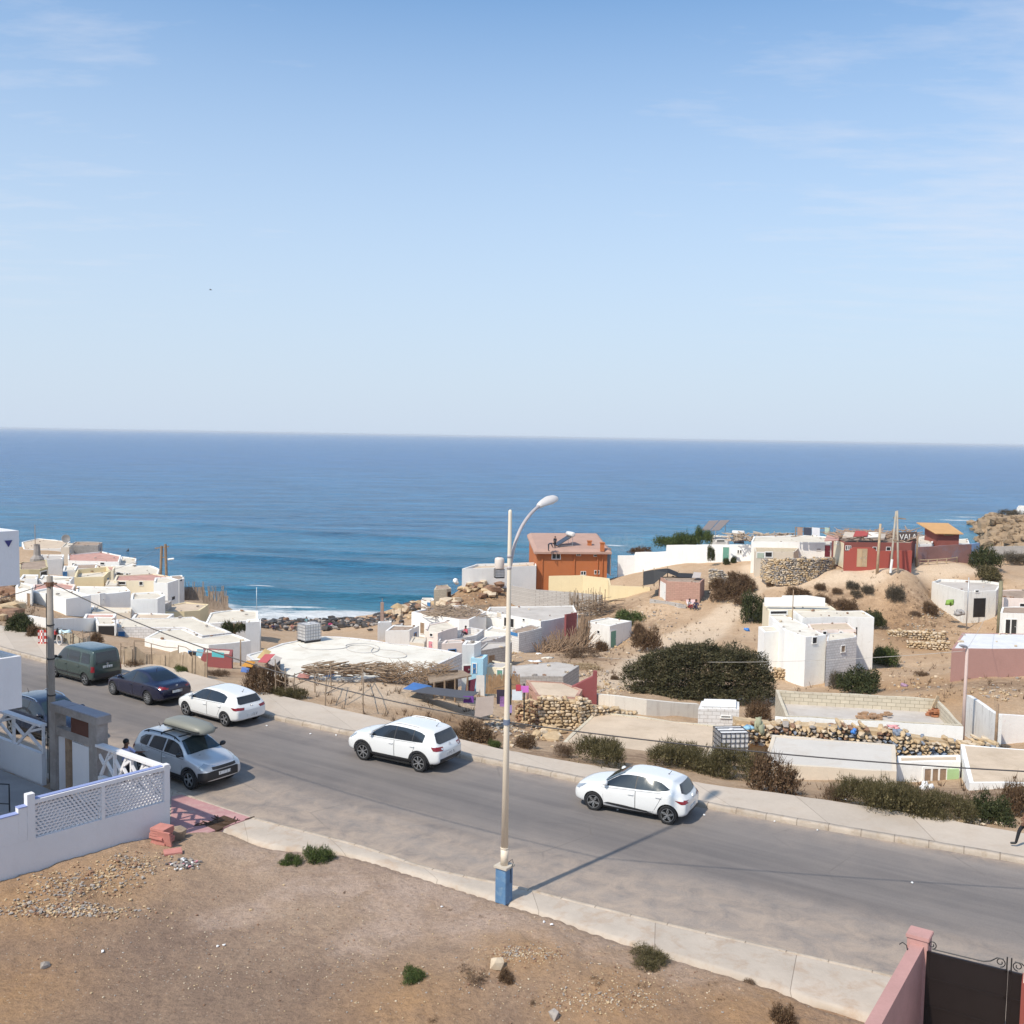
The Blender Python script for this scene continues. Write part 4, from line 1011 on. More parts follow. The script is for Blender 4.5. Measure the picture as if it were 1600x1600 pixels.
house('hillside_house', 'derelict white house with a black doorway and stained walls', 'house', [(1507, 924), (1557, 923), (1566, 911), (1540, 907), (1468, 905), (1456, 909)], 105, 966, whitewash('derelict_white', (0.76, 0.745, 0.70), dirt=(.36, .32, .27), amt=.8), RF_GREY, .25, [(Dn, (1522, 1538, 936, 964), dict(mat=M_DARK, frame=plain('black_frame', (.03, .03, .03), .6))), (W, (1524, 1529, 922.5, 925), dict(mat=M_DARK))])
house('hillside_house', 'white house with two dark door openings at the right frame edge', 'house', [(1563, 958), (1690, 962), (1690, 948), (1566, 948)], 92, 990, W_WHITE, RF_BROWN, .05, [(Dn, (1571, 1578, 968, 990), dict(mat=M_DARK)), (Dn, (1580, 1588, 968, 990), dict(mat=M_GLASS_D))])
house('hillside_house', 'pinkish block house with an orange ledge above the dark doors', 'house', [(1563, 934), (1690, 938), (1690, 920), (1563, 922)], 98, 950, W_PINK, RF_BROWN, .06)
house('hillside_house', 'long dusty pink house whose roof is sheeted white on the right', 'house', [(1487, 1013), (1700, 1016), (1700, 992), (1504, 989)], 75, 1056, W_DUSTPINK, plain('white_roof_sheet', (0.66, 0.65, 0.64), .6, var=.2, scale=1.5, obj=False), .02)
house('brick_hut', 'low pink brick hut with a white door by the footpath', 'hut', [(1043, 908), (1094, 910), (1101, 904), (1075, 900), (1030, 901)], 116, 938, W_BRICKPINK, RF_BROWN, .04, [(Dn, (1032, 1040, 911, 936), dict(mat=M_FRAME_W))])
wall('boundary_wall', 'long stepped bright white wall with a green door on the hilltop', 'wall', [(965, 868, 894, 142), (991, 868, 892, 142), (991.5, 863, 892, 142), (1040, 862, 888, 141), (1040.5, 852, 887, 141), (1100, 851, 881, 140), (1176, 851, 880, 138)], W_BRIGHT, .3, openings=[(Dn, (1129.5, 1139, 855, 877), dict(mat=M_GREEN_P)), (W, (1152.5, 1154.5, 859.5, 864.5)), (W, (1156.5, 1158.5, 859.5, 864.5))])
house('hilltop_house', 'small white house with dark window under the hilltop solar frames', 'house', [(1110, 843), (1137, 843), (1140, 837), (1112, 836)], 150, 856, W_WHITE, RF_PALE, .1, [(W, (1120, 1132, 844, 846.5), dict(mat=M_GLASS_D))])
house('hilltop_house', 'long white house with a maroon door beside the round stone pen', 'house', [(1174, 846), (1302, 848), (1304, 840), (1270, 836), (1178, 838)], 128, 871, W_BRIGHT, RF_PALE, .12, [(Dn, (1288.5, 1297, 852, 870), dict(mat=M_MAROON_P)), (W, (1276, 1282, 857, 860), dict(mat=M_STEEL))])
house('reed_shack', 'low shack with a ragged reed roof beside the round stone pen', 'shack', [(1180, 862), (1240, 863), (1248, 857), (1240, 851), (1178, 852)], 123, 880, W_BEIGE, rough_mat('reed_roof', (0.52, 0.42, 0.29), var=.3, scale=2.5, dirt=(.3, .22, .15), dirt_amt=.7, bump=.8), .02, [(W, (1196, 1206, 863, 870), dict(mat=M_DARK)), (Dn, (1183, 1194, 864, 872), dict(mat=plain('faded_green', (.40, .46, .38), .8)))])
rh, RP, rz_ = house('red_house', 'red house with cream flank and a clutter of debris on its roof', 'house', [(1319, 847), (1424, 848.5), (1432, 838), (1400, 834), (1300, 836), (1302, 840)], 117, 888, W_RED, RF_BROWN, .1, [(W, (1321.5, 1329, 853, 859), dict(mat=M_GLASS_D, bars=2)), (W, (1364, 1369, 855, 860)), (W, (1385, 1391, 855, 860))])
# cream flank: proud skin on the house's left face
_s = [(RP[i], RP[(i + 1) % len(RP)]) for i in range(len(RP))]
opening(rh, _s, 'cream_flank', (1302.5, 1318.5, 845, 884), W_CREAM)
opening(rh, [_e for _e in _s], 'window', (1307, 1311, 847, 850), M_DARK)
wall('forecourt_wall', 'bright red forecourt wall stepped up round a tan double door', 'wall', [(1319, 862, 884, 115), (1326, 861, 884.5, 115), (1328, 858, 885, 115), (1334, 855, 885, 115), (1360, 855, 886, 115), (1366, 858, 886, 115), (1368, 861, 886.5, 115), (1424, 860, 888, 115.5)], W_RED2, .25, openings=[(Dn, (1339.5, 1346.5, 858, 885.5), dict(mat=M_TAN_P, frame=M_TAN_P)), (Dn, (1347, 1354, 858, 885.5), dict(mat=M_WOOD_L, frame=M_TAN_P))])
house('hilltop_house', 'white house between the red house and the orange roofed cabin', 'house', [(1424, 850), (1456, 850), (1462, 838), (1432, 836)], 124, 864, W_WHITE, RF_PALE, .1)
house('hilltop_house', 'low white house carrying the orange roofed cabin', 'house', [(1456, 850), (1515, 849), (1512, 842), (1460, 842)], 128, 866, W_WHITE, RF_PALE, .1)
wall('mural_wall', 'wall painted in faded red, purple and ochre panels behind a pole fence', 'wall', [(1434, 855, 876, 120), (1517, 850, 874, 124)], None or rough_mat('mural_paint', (0.30, 0.16, 0.14), var=.4, scale=.22, dirt=(0.24, 0.22, 0.27), dirt_amt=.9), .25)
wall('blue_wall', 'short blue painted end of wall beside the dark tree', 'wall', [(1517, 850, 868, 124), (1530, 848, 866, 132)], plain('faded_blue', (.22, .36, .58), .8, obj=False), .25)
wall('grey_fence_wall', 'low grey wall at the right edge below the headland', 'wall', [(1545, 854, 866, 165), (1600, 853, 866, 165), (1680, 853, 868, 165)], W_GREY, .25)

# orange house: two storeys, sloping slab roof with deep eaves
D0 = 139
p_fl, p_fr = PD(839, 865, D0), PD(949, 868, D0 + 1)
zb_ = PD(840, 922, D0).z
fr_dir = (V2(p_fr) - V2(p_fl)).normalized(); bk = Vector((-fr_dir.y, fr_dir.x))
ot = empty('orange_house', (p_fl.x, p_fl.y, zb_), 0, 'two storey orange house with a pinkish slab roof and white windows', 'house')
oa, ob = V2(p_fl), V2(p_fr); dep_o = 9.0
OP = [oa, ob, ob + bk * dep_o, oa + bk * dep_o]
zr0, zr1 = p_fl.z, p_fl.z + 1.3
w = MB()
w.add([(OP[0].x, OP[0].y, zb_ - 3), (OP[1].x, OP[1].y, zb_ - 3), (OP[2].x, OP[2].y, zb_ - 3), (OP[3].x, OP[3].y, zb_ - 3), (OP[0].x, OP[0].y, zr0), (OP[1].x, OP[1].y, zr0), (OP[2].x, OP[2].y, zr1), (OP[3].x, OP[3].y, zr1)], [(0, 1, 5, 4), (1, 2, 6, 5), (2, 3, 7, 6), (3, 0, 4, 7), (4, 5, 6, 7)])
for u in (0.075, 0.53, 0.86):   # shallow piers on the front
 q = oa.lerp(ob, u); w.box((q.x - bk.x * .06, q.y - bk.y * .06, (zr0 + zb_) / 2 - 1), (0.16, 0.16, zr0 - zb_ + 2), rz=math.atan2(fr_dir.y, fr_dir.x))
w.build('wall', W_ORANGE, ot)
RE = [oa - fr_dir * .45 - bk * .55, ob + fr_dir * .5 - bk * .55, OP[2] + fr_dir * .5 + bk * .4, OP[3] - fr_dir * .3 + bk * .4]
r = MB()
zz = [zr0 + .02, zr0 + .02, zr1 + .05, zr1 + .05]
I_ = inset(RE, .45)
r.add([(RE[i].x, RE[i].y, zz[i]) for i in range(4)] + [(RE[i].x, RE[i].y, zz[i] + .28) for i in range(4)] + [(I_[i].x, I_[i].y, zz[i] + .62) for i in range(4)],
   [(3, 2, 1, 0)] + [(i, (i + 1) % 4, 4 + (i + 1) % 4, 4 + i) for i in range(4)] + [(4 + i, 4 + (i + 1) % 4, 8 + (i + 1) % 4, 8 + i) for i in range(4)] + [(8, 9, 10, 11)])
ro = r.build('roof', rough_mat('pinkish_roof', (0.42, 0.27, 0.215), var=.12, scale=.6, dirt=(.35, .24, .2), dirt_amt=.5), ot)
def on_roof(px, py):
 """point on the sloping roof plane"""
 n = Vector((bk.x, bk.y, 0)) * -(zr1 - zr0) / dep_o + Vector((0, 0, 1))
 p0 = Vector((oa.x, oa.y, zr0 + .64)); d = ray(px, py)
 return CAM + d * ((p0 - CAM).dot(n) / d.dot(n))
ch = MB()
for (x, y, h) in ((941, 859, .9), (921, 852, .55)):
 q = on_roof(x, y); ch.box((q.x, q.y, q.z + h / 2 - .1), (.55, .55, h + .2)); ch.box((q.x, q.y, q.z + h + .05), (.7, .7, .12))
ch.build('chimney', W_ORANGE, ro)
osegs = [(OP[i], OP[(i + 1) % 4]) for i in range(4)]
for rect, bars in (((863, 875, 863.5, 873), 1), ((901, 907, 865.8, 868), 0), ((928, 934, 867, 869), 0), ((908, 915, 893, 898), 1), ((929, 936, 891.5, 896.5), 1)):
 opening(ot, osegs, 'window', rect, M_GLASS_D, M_FRAME_W, bars=bars)
pp = MB(); q = oa.lerp(ob, .93) - bk * .12
pp.tube([(q.x, q.y, zr0), (q.x, q.y, zb_ + 1)], .06, 8); pp.build('drainpipe', W_ORANGE, ot)
rs = MB(); a = OP[1] - bk * .1 + fr_dir * .3;
for k in range(26):
 q = a + bk * (k * .2) + fr_dir * (.15 + .05 * (k % 3)); rs.bar((q.x, q.y, zb_ + 2), (q.x, q.y, zr0 + .7 + .12 * rng.random()), .17, .06)
tag(rs.build('reed_screen', rough_mat('dry_reed', (.36, .25, .18), var=.3, scale=3), None, origin=(a.x, a.y, zb_ + 2)), 'tall reed screen along the shaded flank of the orange house', 'screen')
wall('yard_wall', 'yellow yard wall stepping down in front of the orange house', 'wall', [(857, 900, 925, 134), (909, 899, 927, 133), (910, 899, 928, 133), (949, 904, 936, 130), (952, 915, 938, 128), (1015, 917, 944, 126)], W_YELLOW, .25)
wall('garden_wall', 'low light grey wall below the yellow yard wall', 'wall', [(796, 914, 932, 130), (832, 921, 940, 127), (900, 926, 944, 124), (938, 930, 946, 122)], W_GREY, .3)
wall('garden_wall', 'curb of grey concrete beside the pink brick hut', 'wall', [(1015, 936, 943), (1060, 943, 950), (1072, 946, 951)], W_GREY, .3)
wall('kitchen_wall', 'long grey block wall behind the dry branch heap', 'wall', [(884, 960, 1003, 106), (901, 957, 995, 109)], W_MAROON, .2)

# cabin with the orange mono-pitch roof
cD = 127
c_fl, c_fr = PD(1466, 833, cD), PD(1499, 832, cD)
cz = PD(1466, 845, cD).z
cdir = (V2(c_fr) - V2(c_fl)).normalized(); cb = Vector((-cdir.y, cdir.x))
ct = empty('orange_roof_cabin', (c_fl.x, c_fl.y, cz), 0, 'small red cabin with an orange sloping roof on the hilltop', 'cabin')
ca, cbp = V2(c_fl), V2(c_fr); CPs = [ca, cbp, cbp + cb * 3.4, ca + cb * 3.4 - cdir * .3]
w = MB(); hz0, hz1 = c_fl.z, c_fl.z + .75
w.add([(q.x, q.y, cz - .8) for q in CPs] + [(CPs[0].x, CPs[0].y, hz0), (CPs[1].x, CPs[1].y, hz0), (CPs[2].x, CPs[2].y, hz1), (CPs[3].x, CPs[3].y, hz1)], [(0, 1, 5, 4), (1, 2, 6, 5), (2, 3, 7, 6), (3, 0, 4, 7), (4, 5, 6, 7)])
w.build('wall', W_RED, ct)
M_OROOF = rough_mat('orange_roof_boards', (0.52, 0.30, 0.135), var=.12, scale=1.0, dirt=(.4, .22, .1), dirt_amt=.3)
r = MB(); RC = [ca - cdir * .55 - cb * .5, cbp + cdir * .3 - cb * .5, CPs[2] + cdir * .2 + cb * .4, CPs[3] - cdir * .9 + cb * .5]
sl = .75 / 3.4
zc_ = [hz0 - .5 * sl + .03, hz0 - .5 * sl + .03, hz1 + .4 * sl + .03, hz1 + .5 * sl + .03]
r.add([(RC[i].x, RC[i].y, zc_[i]) for i in range(4)] + [(RC[i].x, RC[i].y, zc_[i] + .1) for i in range(4)], [(3, 2, 1, 0), (4, 5, 6, 7)] + [(i, (i + 1) % 4, 4 + (i + 1) % 4, 4 + i) for i in range(4)])
r.build('roof', M_OROOF, ct)
csegs = [(CPs[i], CPs[(i + 1) % 4]) for i in range(4)]
opening(ct, csegs, 'window', (1476, 1488, 834.2, 836), M_DARK, M_WOOD)

# sign board with its letters
sD = 119
a, b_ = PD(1402, 846, sD), PD(1432, 845.5, sD + 1)
zt_ = PD(1402, 831.5, sD).z
sr = empty('sign_board', (a.x, a.y, a.z), 0, 'brown sign board with white capital letters on the red house roof', 'sign')
e = (V2(b_) - V2(a)); L = e.length; e.normalize(); nrm = Vector((e.y, -e.x))
mb = MB(); c = (a + b_) / 2
mb.box((c.x, c.y, (a.z + zt_) / 2), (L, .08, zt_ - a.z), rz=math.atan2(e.y, e.x)); mb.build('board', plain('brown_board', (.115, .085, .075), .8), sr)
cu_ = bpy.data.curves.new('lettering', 'FONT'); cu_.body = 'VALA'; cu_.size = 1.0; cu_.extrude = .02; cu_.align_x = 'CENTER'
to = bpy.data.objects.new('tmp_text', cu_); COL.objects.link(to)
bpy.context.view_layer.update()
me = bpy.data.meshes.new_from_object(to.evaluated_get(bpy.context.evaluated_depsgraph_get()))
bpy.data.objects.remove(to)
lo = link('lettering', me, sr, M_FRAME_W)
wtxt = max(v.co.x for v in me.vertices) - min(v.co.x for v in me.vertices)
s_ = (L * .90) / wtxt
lo.scale = (s_, (zt_ - a.z) * .62 / .70, 1)
lc = c + Vector((nrm.x, nrm.y, 0)) * .07
lo.location = (lc.x - a.x + e.x * .1, lc.y - a.y + e.y * .1, (zt_ - a.z) * .18)
lo.rotation_euler = (math.pi / 2, 0, math.atan2(e.y, e.x))

house('headland_hut', 'tiny white hut on top of the rocky headland', 'hut', [(1589, 793), (1640, 794), (1640, 791), (1592, 790)], 335, 798, W_BRIGHT, RF_WHITE, .05)
# small plain windows for the houses that show none larger
_r = random.Random(77)
for (root_, P, z, rim, zb_) in list(HOUSES):
 if len(root_.children) > 2 or root_.name[:4] not in ('vill', 'cove', 'hill') or 'plain' in root_['label']: continue
 best = None
 for i in range(len(P)):
  a, b = P[i], P[(i + 1) % len(P)]; e = b - a; nrm = Vector((e.y, -e.x)); mid_ = (a + b) / 2
  if nrm.dot(V2(CAM) - mid_) > 0 and (best is None or e.length > best[0]): best = (e.length, a, b)
 if not best or best[0] < 1.6: continue
 L_, a, b = best
 for t_ in ((.3, .72) if L_ > 4.5 else (.5,)):
  if _r.random() < .25: continue
  w_ = _r.uniform(.2, .34); q = a.lerp(b, t_ + _r.uniform(-.08, .08)); d_ = (b - a).normalized() * w_; zt0 = z - _r.uniform(.35, .6);
  x0, y0 = proj((q.x - d_.x, q.y - d_.y, zt0)); x1, y1 = proj((q.x + d_.x, q.y + d_.y, zt0 - _r.uniform(.4, .75)))
  opening(root_, [(a, b)], 'window', (min(x0, x1), max(x0, x1), y0, y1), _r.choice((M_DARK, M_DARK, M_BLUE_P, M_WOOD)), _r.choice((M_FRAME_W, M_WOOD, M_BLUE_P)))
# ================================================================== VEHICLES
def lerp_prof(P, x):
 P = sorted(P)
 return float(np.interp(x, [p[0] for p in P], [p[1] for p in P]))
M_TYRE = plain('tyre_rubber', (0.022, 0.022, 0.023), 0.85, spec=.3)
M_RIM = plain('alloy_rim', (0.52, 0.53, 0.54), 0.32, metal=0.85)
M_RIM_D = plain('dark_alloy', (0.05, 0.05, 0.055), 0.35, metal=0.6)
M_HUB = plain('wheel_well', (0.012, 0.012, 0.012), 0.9)
M_TRIM = plain('black_trim', (0.022, 0.022, 0.024), 0.55)
M_CARGLASS = plain('car_glass', (0.012, 0.015, 0.018), 0.05, var=.1, spec=0.8, coat=.3)
M_WSCREEN = plain('windscreen_glass', (0.022, 0.034, 0.036), 0.05, var=.2, spec=0.8, coat=.3)
M_TAIL = plain('tail_lamp_red', (0.20, 0.010, 0.014), 0.15, coat=.5)
M_TAILC = plain('lamp_clear', (0.65, 0.62, 0.62), 0.15, coat=.5)
M_HEAD = plain('headlamp_lens', (0.42, 0.44, 0.46), 0.1, metal=.4, coat=.6)
M_CHROME = plain('chrome', (0.7, 0.7, 0.72), 0.12, metal=1.0)
def plate_mat():
 m, nt, b, out = nodemat('plate_white'); t = NT(nt); p = t.pos(True)
 n = t.noise(t.mapping(p, (1, 26, 3)), 1.0, 2)
 nt.links.new(t.mix(t.ramp(n, [(.52, 0), (.56, .75)]), (.72, .72, .70), (.09, .09, .1)), b.inputs['Base Color']); b.inputs['Roughness'].default_value = .4
 return m
M_PLATE = plate_mat()

def wheel_mesh(r, w, spokes, style):
 """tyre and rim meshes, axle along y, outer face at +y"""
 ty = MB(); hw = w / 2; ri = r * .70
 ty.lathe([(ri, -hw * .9), (r * .9, -hw), (r * .985, -hw * .8), (r, -hw * .4), (r, hw * .4), (r * .985, hw * .8), (r * .9, hw), (ri, hw * .9), (ri * .97, hw * .6)], 28, axis='Y')
 rm = MB()
 rm.lathe([(ri, hw * .62), (ri, hw * .95), (ri * .92, hw * .93), (ri * .88, hw * .3), (0.001, hw * .25)], 28, axis='Y', mi=0)
 disc = MB(); disc.lathe([(ri * .9, hw * .32), (0.001, hw * .32)], 20, axis='Y')
 sp = MB()
 for k in range(spokes):
  a = 2 * math.pi * k / spokes + .2
  d = Vector((math.cos(a), 0, math.sin(a)))
  if style == 'loop':
   for s in (-.24, .24):
    d1 = Vector((math.cos(a + s), 0, math.sin(a + s)))
    sp.bar(d * (r * .08) + Vector((0, hw * .75, 0)), d1 * (ri * .55) + Vector((0, hw * .85, 0)), r * .075, .03, up=Vector((0, 1, 0)))
    sp.bar(d1 * (ri * .55) + Vector((0, hw * .85, 0)), d * (ri * .95) + Vector((0, hw * .85, 0)), r * .075, .03, up=Vector((0, 1, 0)))
  else:
   sp.bar(d * (r * .05) + Vector((0, hw * .8, 0)), d * (ri * .96) + Vector((0, hw * .84, 0)), .03, r * (.15 if spokes < 6 else .10), up=d.cross(Vector((0, 1, 0))))
 sp.lathe([(r * .13, hw * .7), (r * .12, hw * .92), (0.001, hw * .93)], 14, axis='Y')
 sp.lathe([(ri * 1.0, hw * .8), (ri * .985, hw * .97), (ri * .93, hw * .97), (ri * .92, hw * .75)], 28, axis='Y')
 return ty.mesh('tyre', True), disc.mesh('wheel_disc', True), sp.mesh('rim', False)

def car(name, label, cat, S, paint, contact_r, contact_f, side=1, rim='star', spokes=5, roof_box=False, rimmat=None, trim_arch=False, group=None, loc=None, heading=None, glass=None, rails=None):
 """contact_r / contact_f: ground points of the visible rear and front wheel; side = +1 when the car's left flank is the one seen"""
 wb, r, Wd = S['wb'], S['r'], S['W']
 if loc is None:
  d = (V2(contact_f) - V2(contact_r)).normalized()
  if heading is not None: d = Vector((math.cos(heading), math.sin(heading)))
  mid = (V2(contact_f) + V2(contact_r)) / 2
  left = Vector((-d.y, d.x))
  c = mid - left * side * (Wd / 2 - .10)
  loc = (c.x, c.y, 0.0); rz = math.atan2(d.y, d.x)
 else: rz = heading
 root = empty(name, loc, rz, label, cat, group)
 # ---- body shell lofted from cross sections
 xs = sorted(S['xs'], reverse=True)
 rings = []
 for x in xs:
  zb, zt, zl = lerp_prof(S['bot'], x), lerp_prof(S['top'], x), lerp_prof(S['belt'], x)
  w, wt = lerp_prof(S['wid'], x), lerp_prof(S['roofw'], x)
  zl = min(zl, zt - .05)
  zs = zt - min(.075, (zt - zl) * .45)
  wt = min(wt, w * .93)
  half = [(0, zb), (w * .80, zb), (w * .955, zb + .05), (w * .99, zb + (zl - zb) * .33), (w, zb + (zl - zb) * .62), (w * .985, zl - .05), (w * .95, zl + .015),
    ((w * .95 + wt) / 2 + .012, (zl + zs) / 2), (wt, zs), (wt * .93, zt - .022), (wt * .6, zt - .004), (0, zt)]
  rings.append([(x, y, z) for y, z in half] + [(x, -y, z) for y, z in half[-2:0:-1]])
 n = len(rings[0]); mb = MB()
 vs = [p for rg in rings for p in rg]
 fs = []
 for i in range(len(rings) - 1):
  for k in range(n):
   fs.append((i * n + k, i * n + (k + 1) % n, (i + 1) * n + (k + 1) % n, (i + 1) * n + k))
 # end caps as strips of quads
 def cap(b, flip):
  h = n // 2
  for k in range(h):
   f = (b + k, b + k + 1, b + (n - k - 1) % n, b + (n - k) % n)
   f = tuple(dict.fromkeys(f))
   fs.append(f if not flip else f[::-1])
 cap(0, False); cap((len(rings) - 1) * n, True)
 mb.add(vs, fs)
 me = mb.mesh('body', True, recalc=True)
 tmp = bpy.data.objects.new('tmp_body', me); COL.objects.link(tmp)
 ss = tmp.modifiers.new('s', 'SUBSURF'); ss.levels = 2; ss.render_levels = 2
 bpy.context.view_layer.update()
 ev = tmp.evaluated_get(bpy.context.evaluated_depsgraph_get())
 sm_me = bpy.data.meshes.new_from_object(ev)
 bv = BVHTree.FromPolygons([v.co.copy() for v in sm_me.vertices], [tuple(p.vertices) for p in sm_me.polygons])
 # wheel arches cut out of the shell
 cut = MB()
 for ax in (wb / 2, -wb / 2):
  for s in (1, -1):
   q = MB(); q.lathe([(r + S.get('gap', .045), -.16), (r + S.get('gap', .045), .30)], 40, axis='Y')
   for (px_, py_, pz_) in q.v: pass
   base = len(cut.v)
   cut.v += [(ax + p[0], s * (Wd / 2 - .11) + p[1] * s, r + p[2]) for p in q.v]
   for f in q.f: cut.f.append(tuple(base + i for i in f)); cut.m.append(0)
   N = 40
   cut.f.append(tuple(base + i for i in range(N))); cut.m.append(0)
   cut.f.append(tuple(base + N + i for i in range(N - 1, -1, -1))); cut.m.append(0)
 cme = cut.mesh('cut', False, recalc=True); cob = bpy.data.objects.new('tmp_cut', cme); COL.objects.link(cob)
 bo = tmp.modifiers.new('b', 'BOOLEAN'); bo.operation = 'DIFFERENCE'; bo.object = cob; bo.solver = 'EXACT'
 bpy.context.view_layer.update()
 body = bpy.data.meshes.new_from_object(tmp.evaluated_get(bpy.context.evaluated_depsgraph_get()))
 bpy.data.objects.remove(tmp); bpy.data.objects.remove(cob)
 body.polygons.foreach_set('use_smooth', [True] * len(body.polygons))
 body.name = 'body'; body.materials.clear()
 bobj = link('body', body, root, paint)
 try:
  es = bobj.modifiers.new('split', 'EDGE_SPLIT'); es.split_angle = R(40)
 except Exception: pass
 # dark underbody seen through the arches
 ub = MB(); L0, L1 = max(xs) - .35, min(xs) + .35
 ub.box(((L0 + L1) / 2, 0, .36), (L0 - L1, Wd - .42, .30)); ub.box(((L0 + L1) / 2, 0, .27), (wb - 2 * r - .2, Wd - .22, .16))
 ub.local('underbody', M_HUB, root)

 def cast(axis, a, b_):
  if axis == 'L': o, d = Vector((a, 3, b_)), Vector((0, -1, 0))
  elif axis == 'R': o, d = Vector((a, -3, b_)), Vector((0, 1, 0))
  elif axis == 'F': o, d = Vector((5, a, b_)), Vector((-1, 0, 0))
  elif axis == 'FR': d = Vector((-.7071, .7071, 0)); o = Vector((.7071, .7071, 0)) * a - d * 5 + Vector((0, 0, b_))
  elif axis == 'B': o, d = Vector((-5, a, b_)), Vector((1, 0, 0))
  else: o, d = Vector((a, b_, 4)), Vector((0, 0, -1))
  h = bv.ray_cast(o, d)
  return (h[0], h[1] if h[1].dot(d) < 0 else -h[1]) if h[0] is not None else None
 def patch(mb, axis, poly, off, cols=14, rows=6):
  """skin of the shell inside a 2-D outline, lifted by off"""
  us = [p[0] for p in poly]; u0, u1 = min(us), max(us)
  n = len(poly); grid = []
  for i in range(cols + 1):
   u = u0 + (u1 - u0) * min(max(i / cols, 1e-4), 1 - 1e-4)
   zs = []
   for k in range(n):
    (a, b1), (c, d1) = poly[k], poly[(k + 1) % n]
    if (a - u) * (c - u) <= 0 and a != c: zs.append(b1 + (d1 - b1) * (u - a) / (c - a))
   if len(zs) < 2: continue
   lo, hi = min(zs), max(zs); col = []
   for j in range(rows + 1):
    h = cast(axis, u, lo + (hi - lo) * j / rows)
    if h is None: col = None; break
    col.append(h[0] + h[1] * off)
   if col: grid.append(col)
  if len(grid) < 2: return
  vs = [p for c in grid for p in c]; m_ = rows + 1
  fs = []
  for i in range(len(grid) - 1):
   for j in range(rows):
    f = (i * m_ + j, (i + 1) * m_ + j, (i + 1) * m_ + j + 1, i * m_ + j + 1)
    p0, p1, p2 = vs[f[0]], vs[f[1]], vs[f[2]]
    if max((vs[f[a]] - vs[f[b]]).length for a, b in ((0, 1), (1, 2), (2, 3))) > .5: continue
    nn = (p1 - p0).cross(p2 - p1)
    dd = {'L': Vector((0, 1, 0)), 'R': Vector((0, -1, 0)), 'F': Vector((1, 0, 0)), 'FR': Vector((.7, -.7, 0)), 'B': Vector((-1, 0, 0)), 'T': Vector((0, 0, 1))}[axis]
    fs.append(f if nn.dot(dd) >= 0 else f[::-1])
  mb.add(vs, fs)
 def part(nm, items, mat, off=.006, parent=None, **k):
  mb = MB()
  for axis, poly in items: patch(mb, axis, poly, off, **k)
  if not mb.f: return None
  return mb.local(nm, mat, parent or root, True)
 def grow(poly, g):
  c = (sum(p[0] for p in poly) / len(poly), sum(p[1] for p in poly) / len(poly))
  I = inset(ccw([Vector(p) for p in poly]), -g)
  return [(p.x, p.y) for p in I]
 G = glass or M_CARGLASS
 sides = ('L', 'R')
 for sd in sides:
  for dp in S['doors']:
   part('door_gap', [(sd, grow(dp, .011))], M_TRIM, .0025, rows=8)
   dob = part('door', [(sd, dp)], paint, .005, rows=8)
   if dob:
    hx_ = min(p[0] for p in dp) + .14; hz_ = max(p[1] for p in dp) - .13
    h = cast(sd, hx_, hz_); s = 1 if sd == 'L' else -1
    hb = MB(); hb.box((h[0].x, h[0].y + s * .025, hz_), (.19, .035, .032)); hb.local('handle', paint, dob)
  for sw in S['side_windows']:
   part('side_window', [(sd, sw)], G, .009)
  for pl in S.get('pillars', []): part('pillar', [(sd, pl)], M_TRIM, .007, cols=3)
  if S.get('sill'): part('sill_trim', [(sd, S['sill'])], M_TRIM, .010, cols=22, rows=4)
  if trim_arch:
   for ax in (wb / 2, -wb / 2):
    mb = MB()
    pts = []
    for k in range(25):
     a = R(-8) + R(196) * k / 24
     row = []
     for rr_ in (r + .035, r + .115):
      h = cast(sd, ax + math.cos(a) * rr_, max(.24, r + math.sin(a) * rr_))
      row.append(h[0] + h[1] * .014 if h else None)
     pts.append(row)
    for k in range(24):
     q = [pts[k][0], pts[k][1], pts[k + 1][1], pts[k + 1][0]]
     if any(v is None for v in q): continue
     mb.add(q, [(0, 1, 2, 3) if sd == 'R' else (3, 2, 1, 0)])
    mb.local('arch_trim', M_TRIM, root, True)
  # mirror
  s = 1 if sd == 'L' else -1
  mx, mz = S['mirror']; h = cast(sd, mx, mz)
  if h:
   y0 = h[0].y
   mm = MB(); v = [Vector((mx + .02 + p[0] * .085, y0 + s * .13 + p[1] * .125, mz + .06 + p[2] * .085)) for p in ICO2_V]
   mm.add(v, ICO2_F); mo = mm.local('mirror', S.get('mirror_mat') or paint, root, True)
   ar = MB(); ar.bar((mx + .02, y0 - s * .03, mz), (mx + .02, y0 + s * .10, mz + .03), .06, .05); ar.local('arm', M_TRIM, mo)
 part('windscreen', [('F', S['windscreen'])], M_WSCREEN, .008, cols=16, rows=8)
 part('rear_window', [('B', S['rear_window'])], G, .008, cols=16, rows=6)
 for s in (1, -1):
  sd = 'L' if s > 0 else 'R'
  mir = lambda poly: [(p[0] * s, p[1]) for p in poly]
  to_ = part('tail_light', [('B', mir(S['tail_b']))] + ([(sd, S['tail_s'])] if S.get('tail_s') else []), M_TAIL, .010, cols=8, rows=4)
  if S.get('tail_c'): part('lens', [('B', mir(S['tail_c']))], M_TAILC, .016, parent=to_, cols=5, rows=3)
  part('headlight', [('F', mir(S['head_f']))] + ([(sd, S['head_s'])] if S.get('head_s') else []), M_HEAD, .010, cols=8, rows=4)
 for nm, axis, poly, mat in S.get('extra', []):
  part(nm, [(axis, poly)], mat, .010, cols=14, rows=5)
 # plates, emblem, aerial
 for axis, key in (('B', 'plate_b'), ('F', 'plate_f')):
  if key in S:
   z = S[key]; h = cast(axis, 0, z)
   if h:
    pb = MB(); pb.box((h[0].x + (-.014 if axis == 'B' else .02), 0, z), (.018, .50, .11)); pb.local('number_plate', M_PLATE, root)
 h = cast('B', 0, S['emblem'])
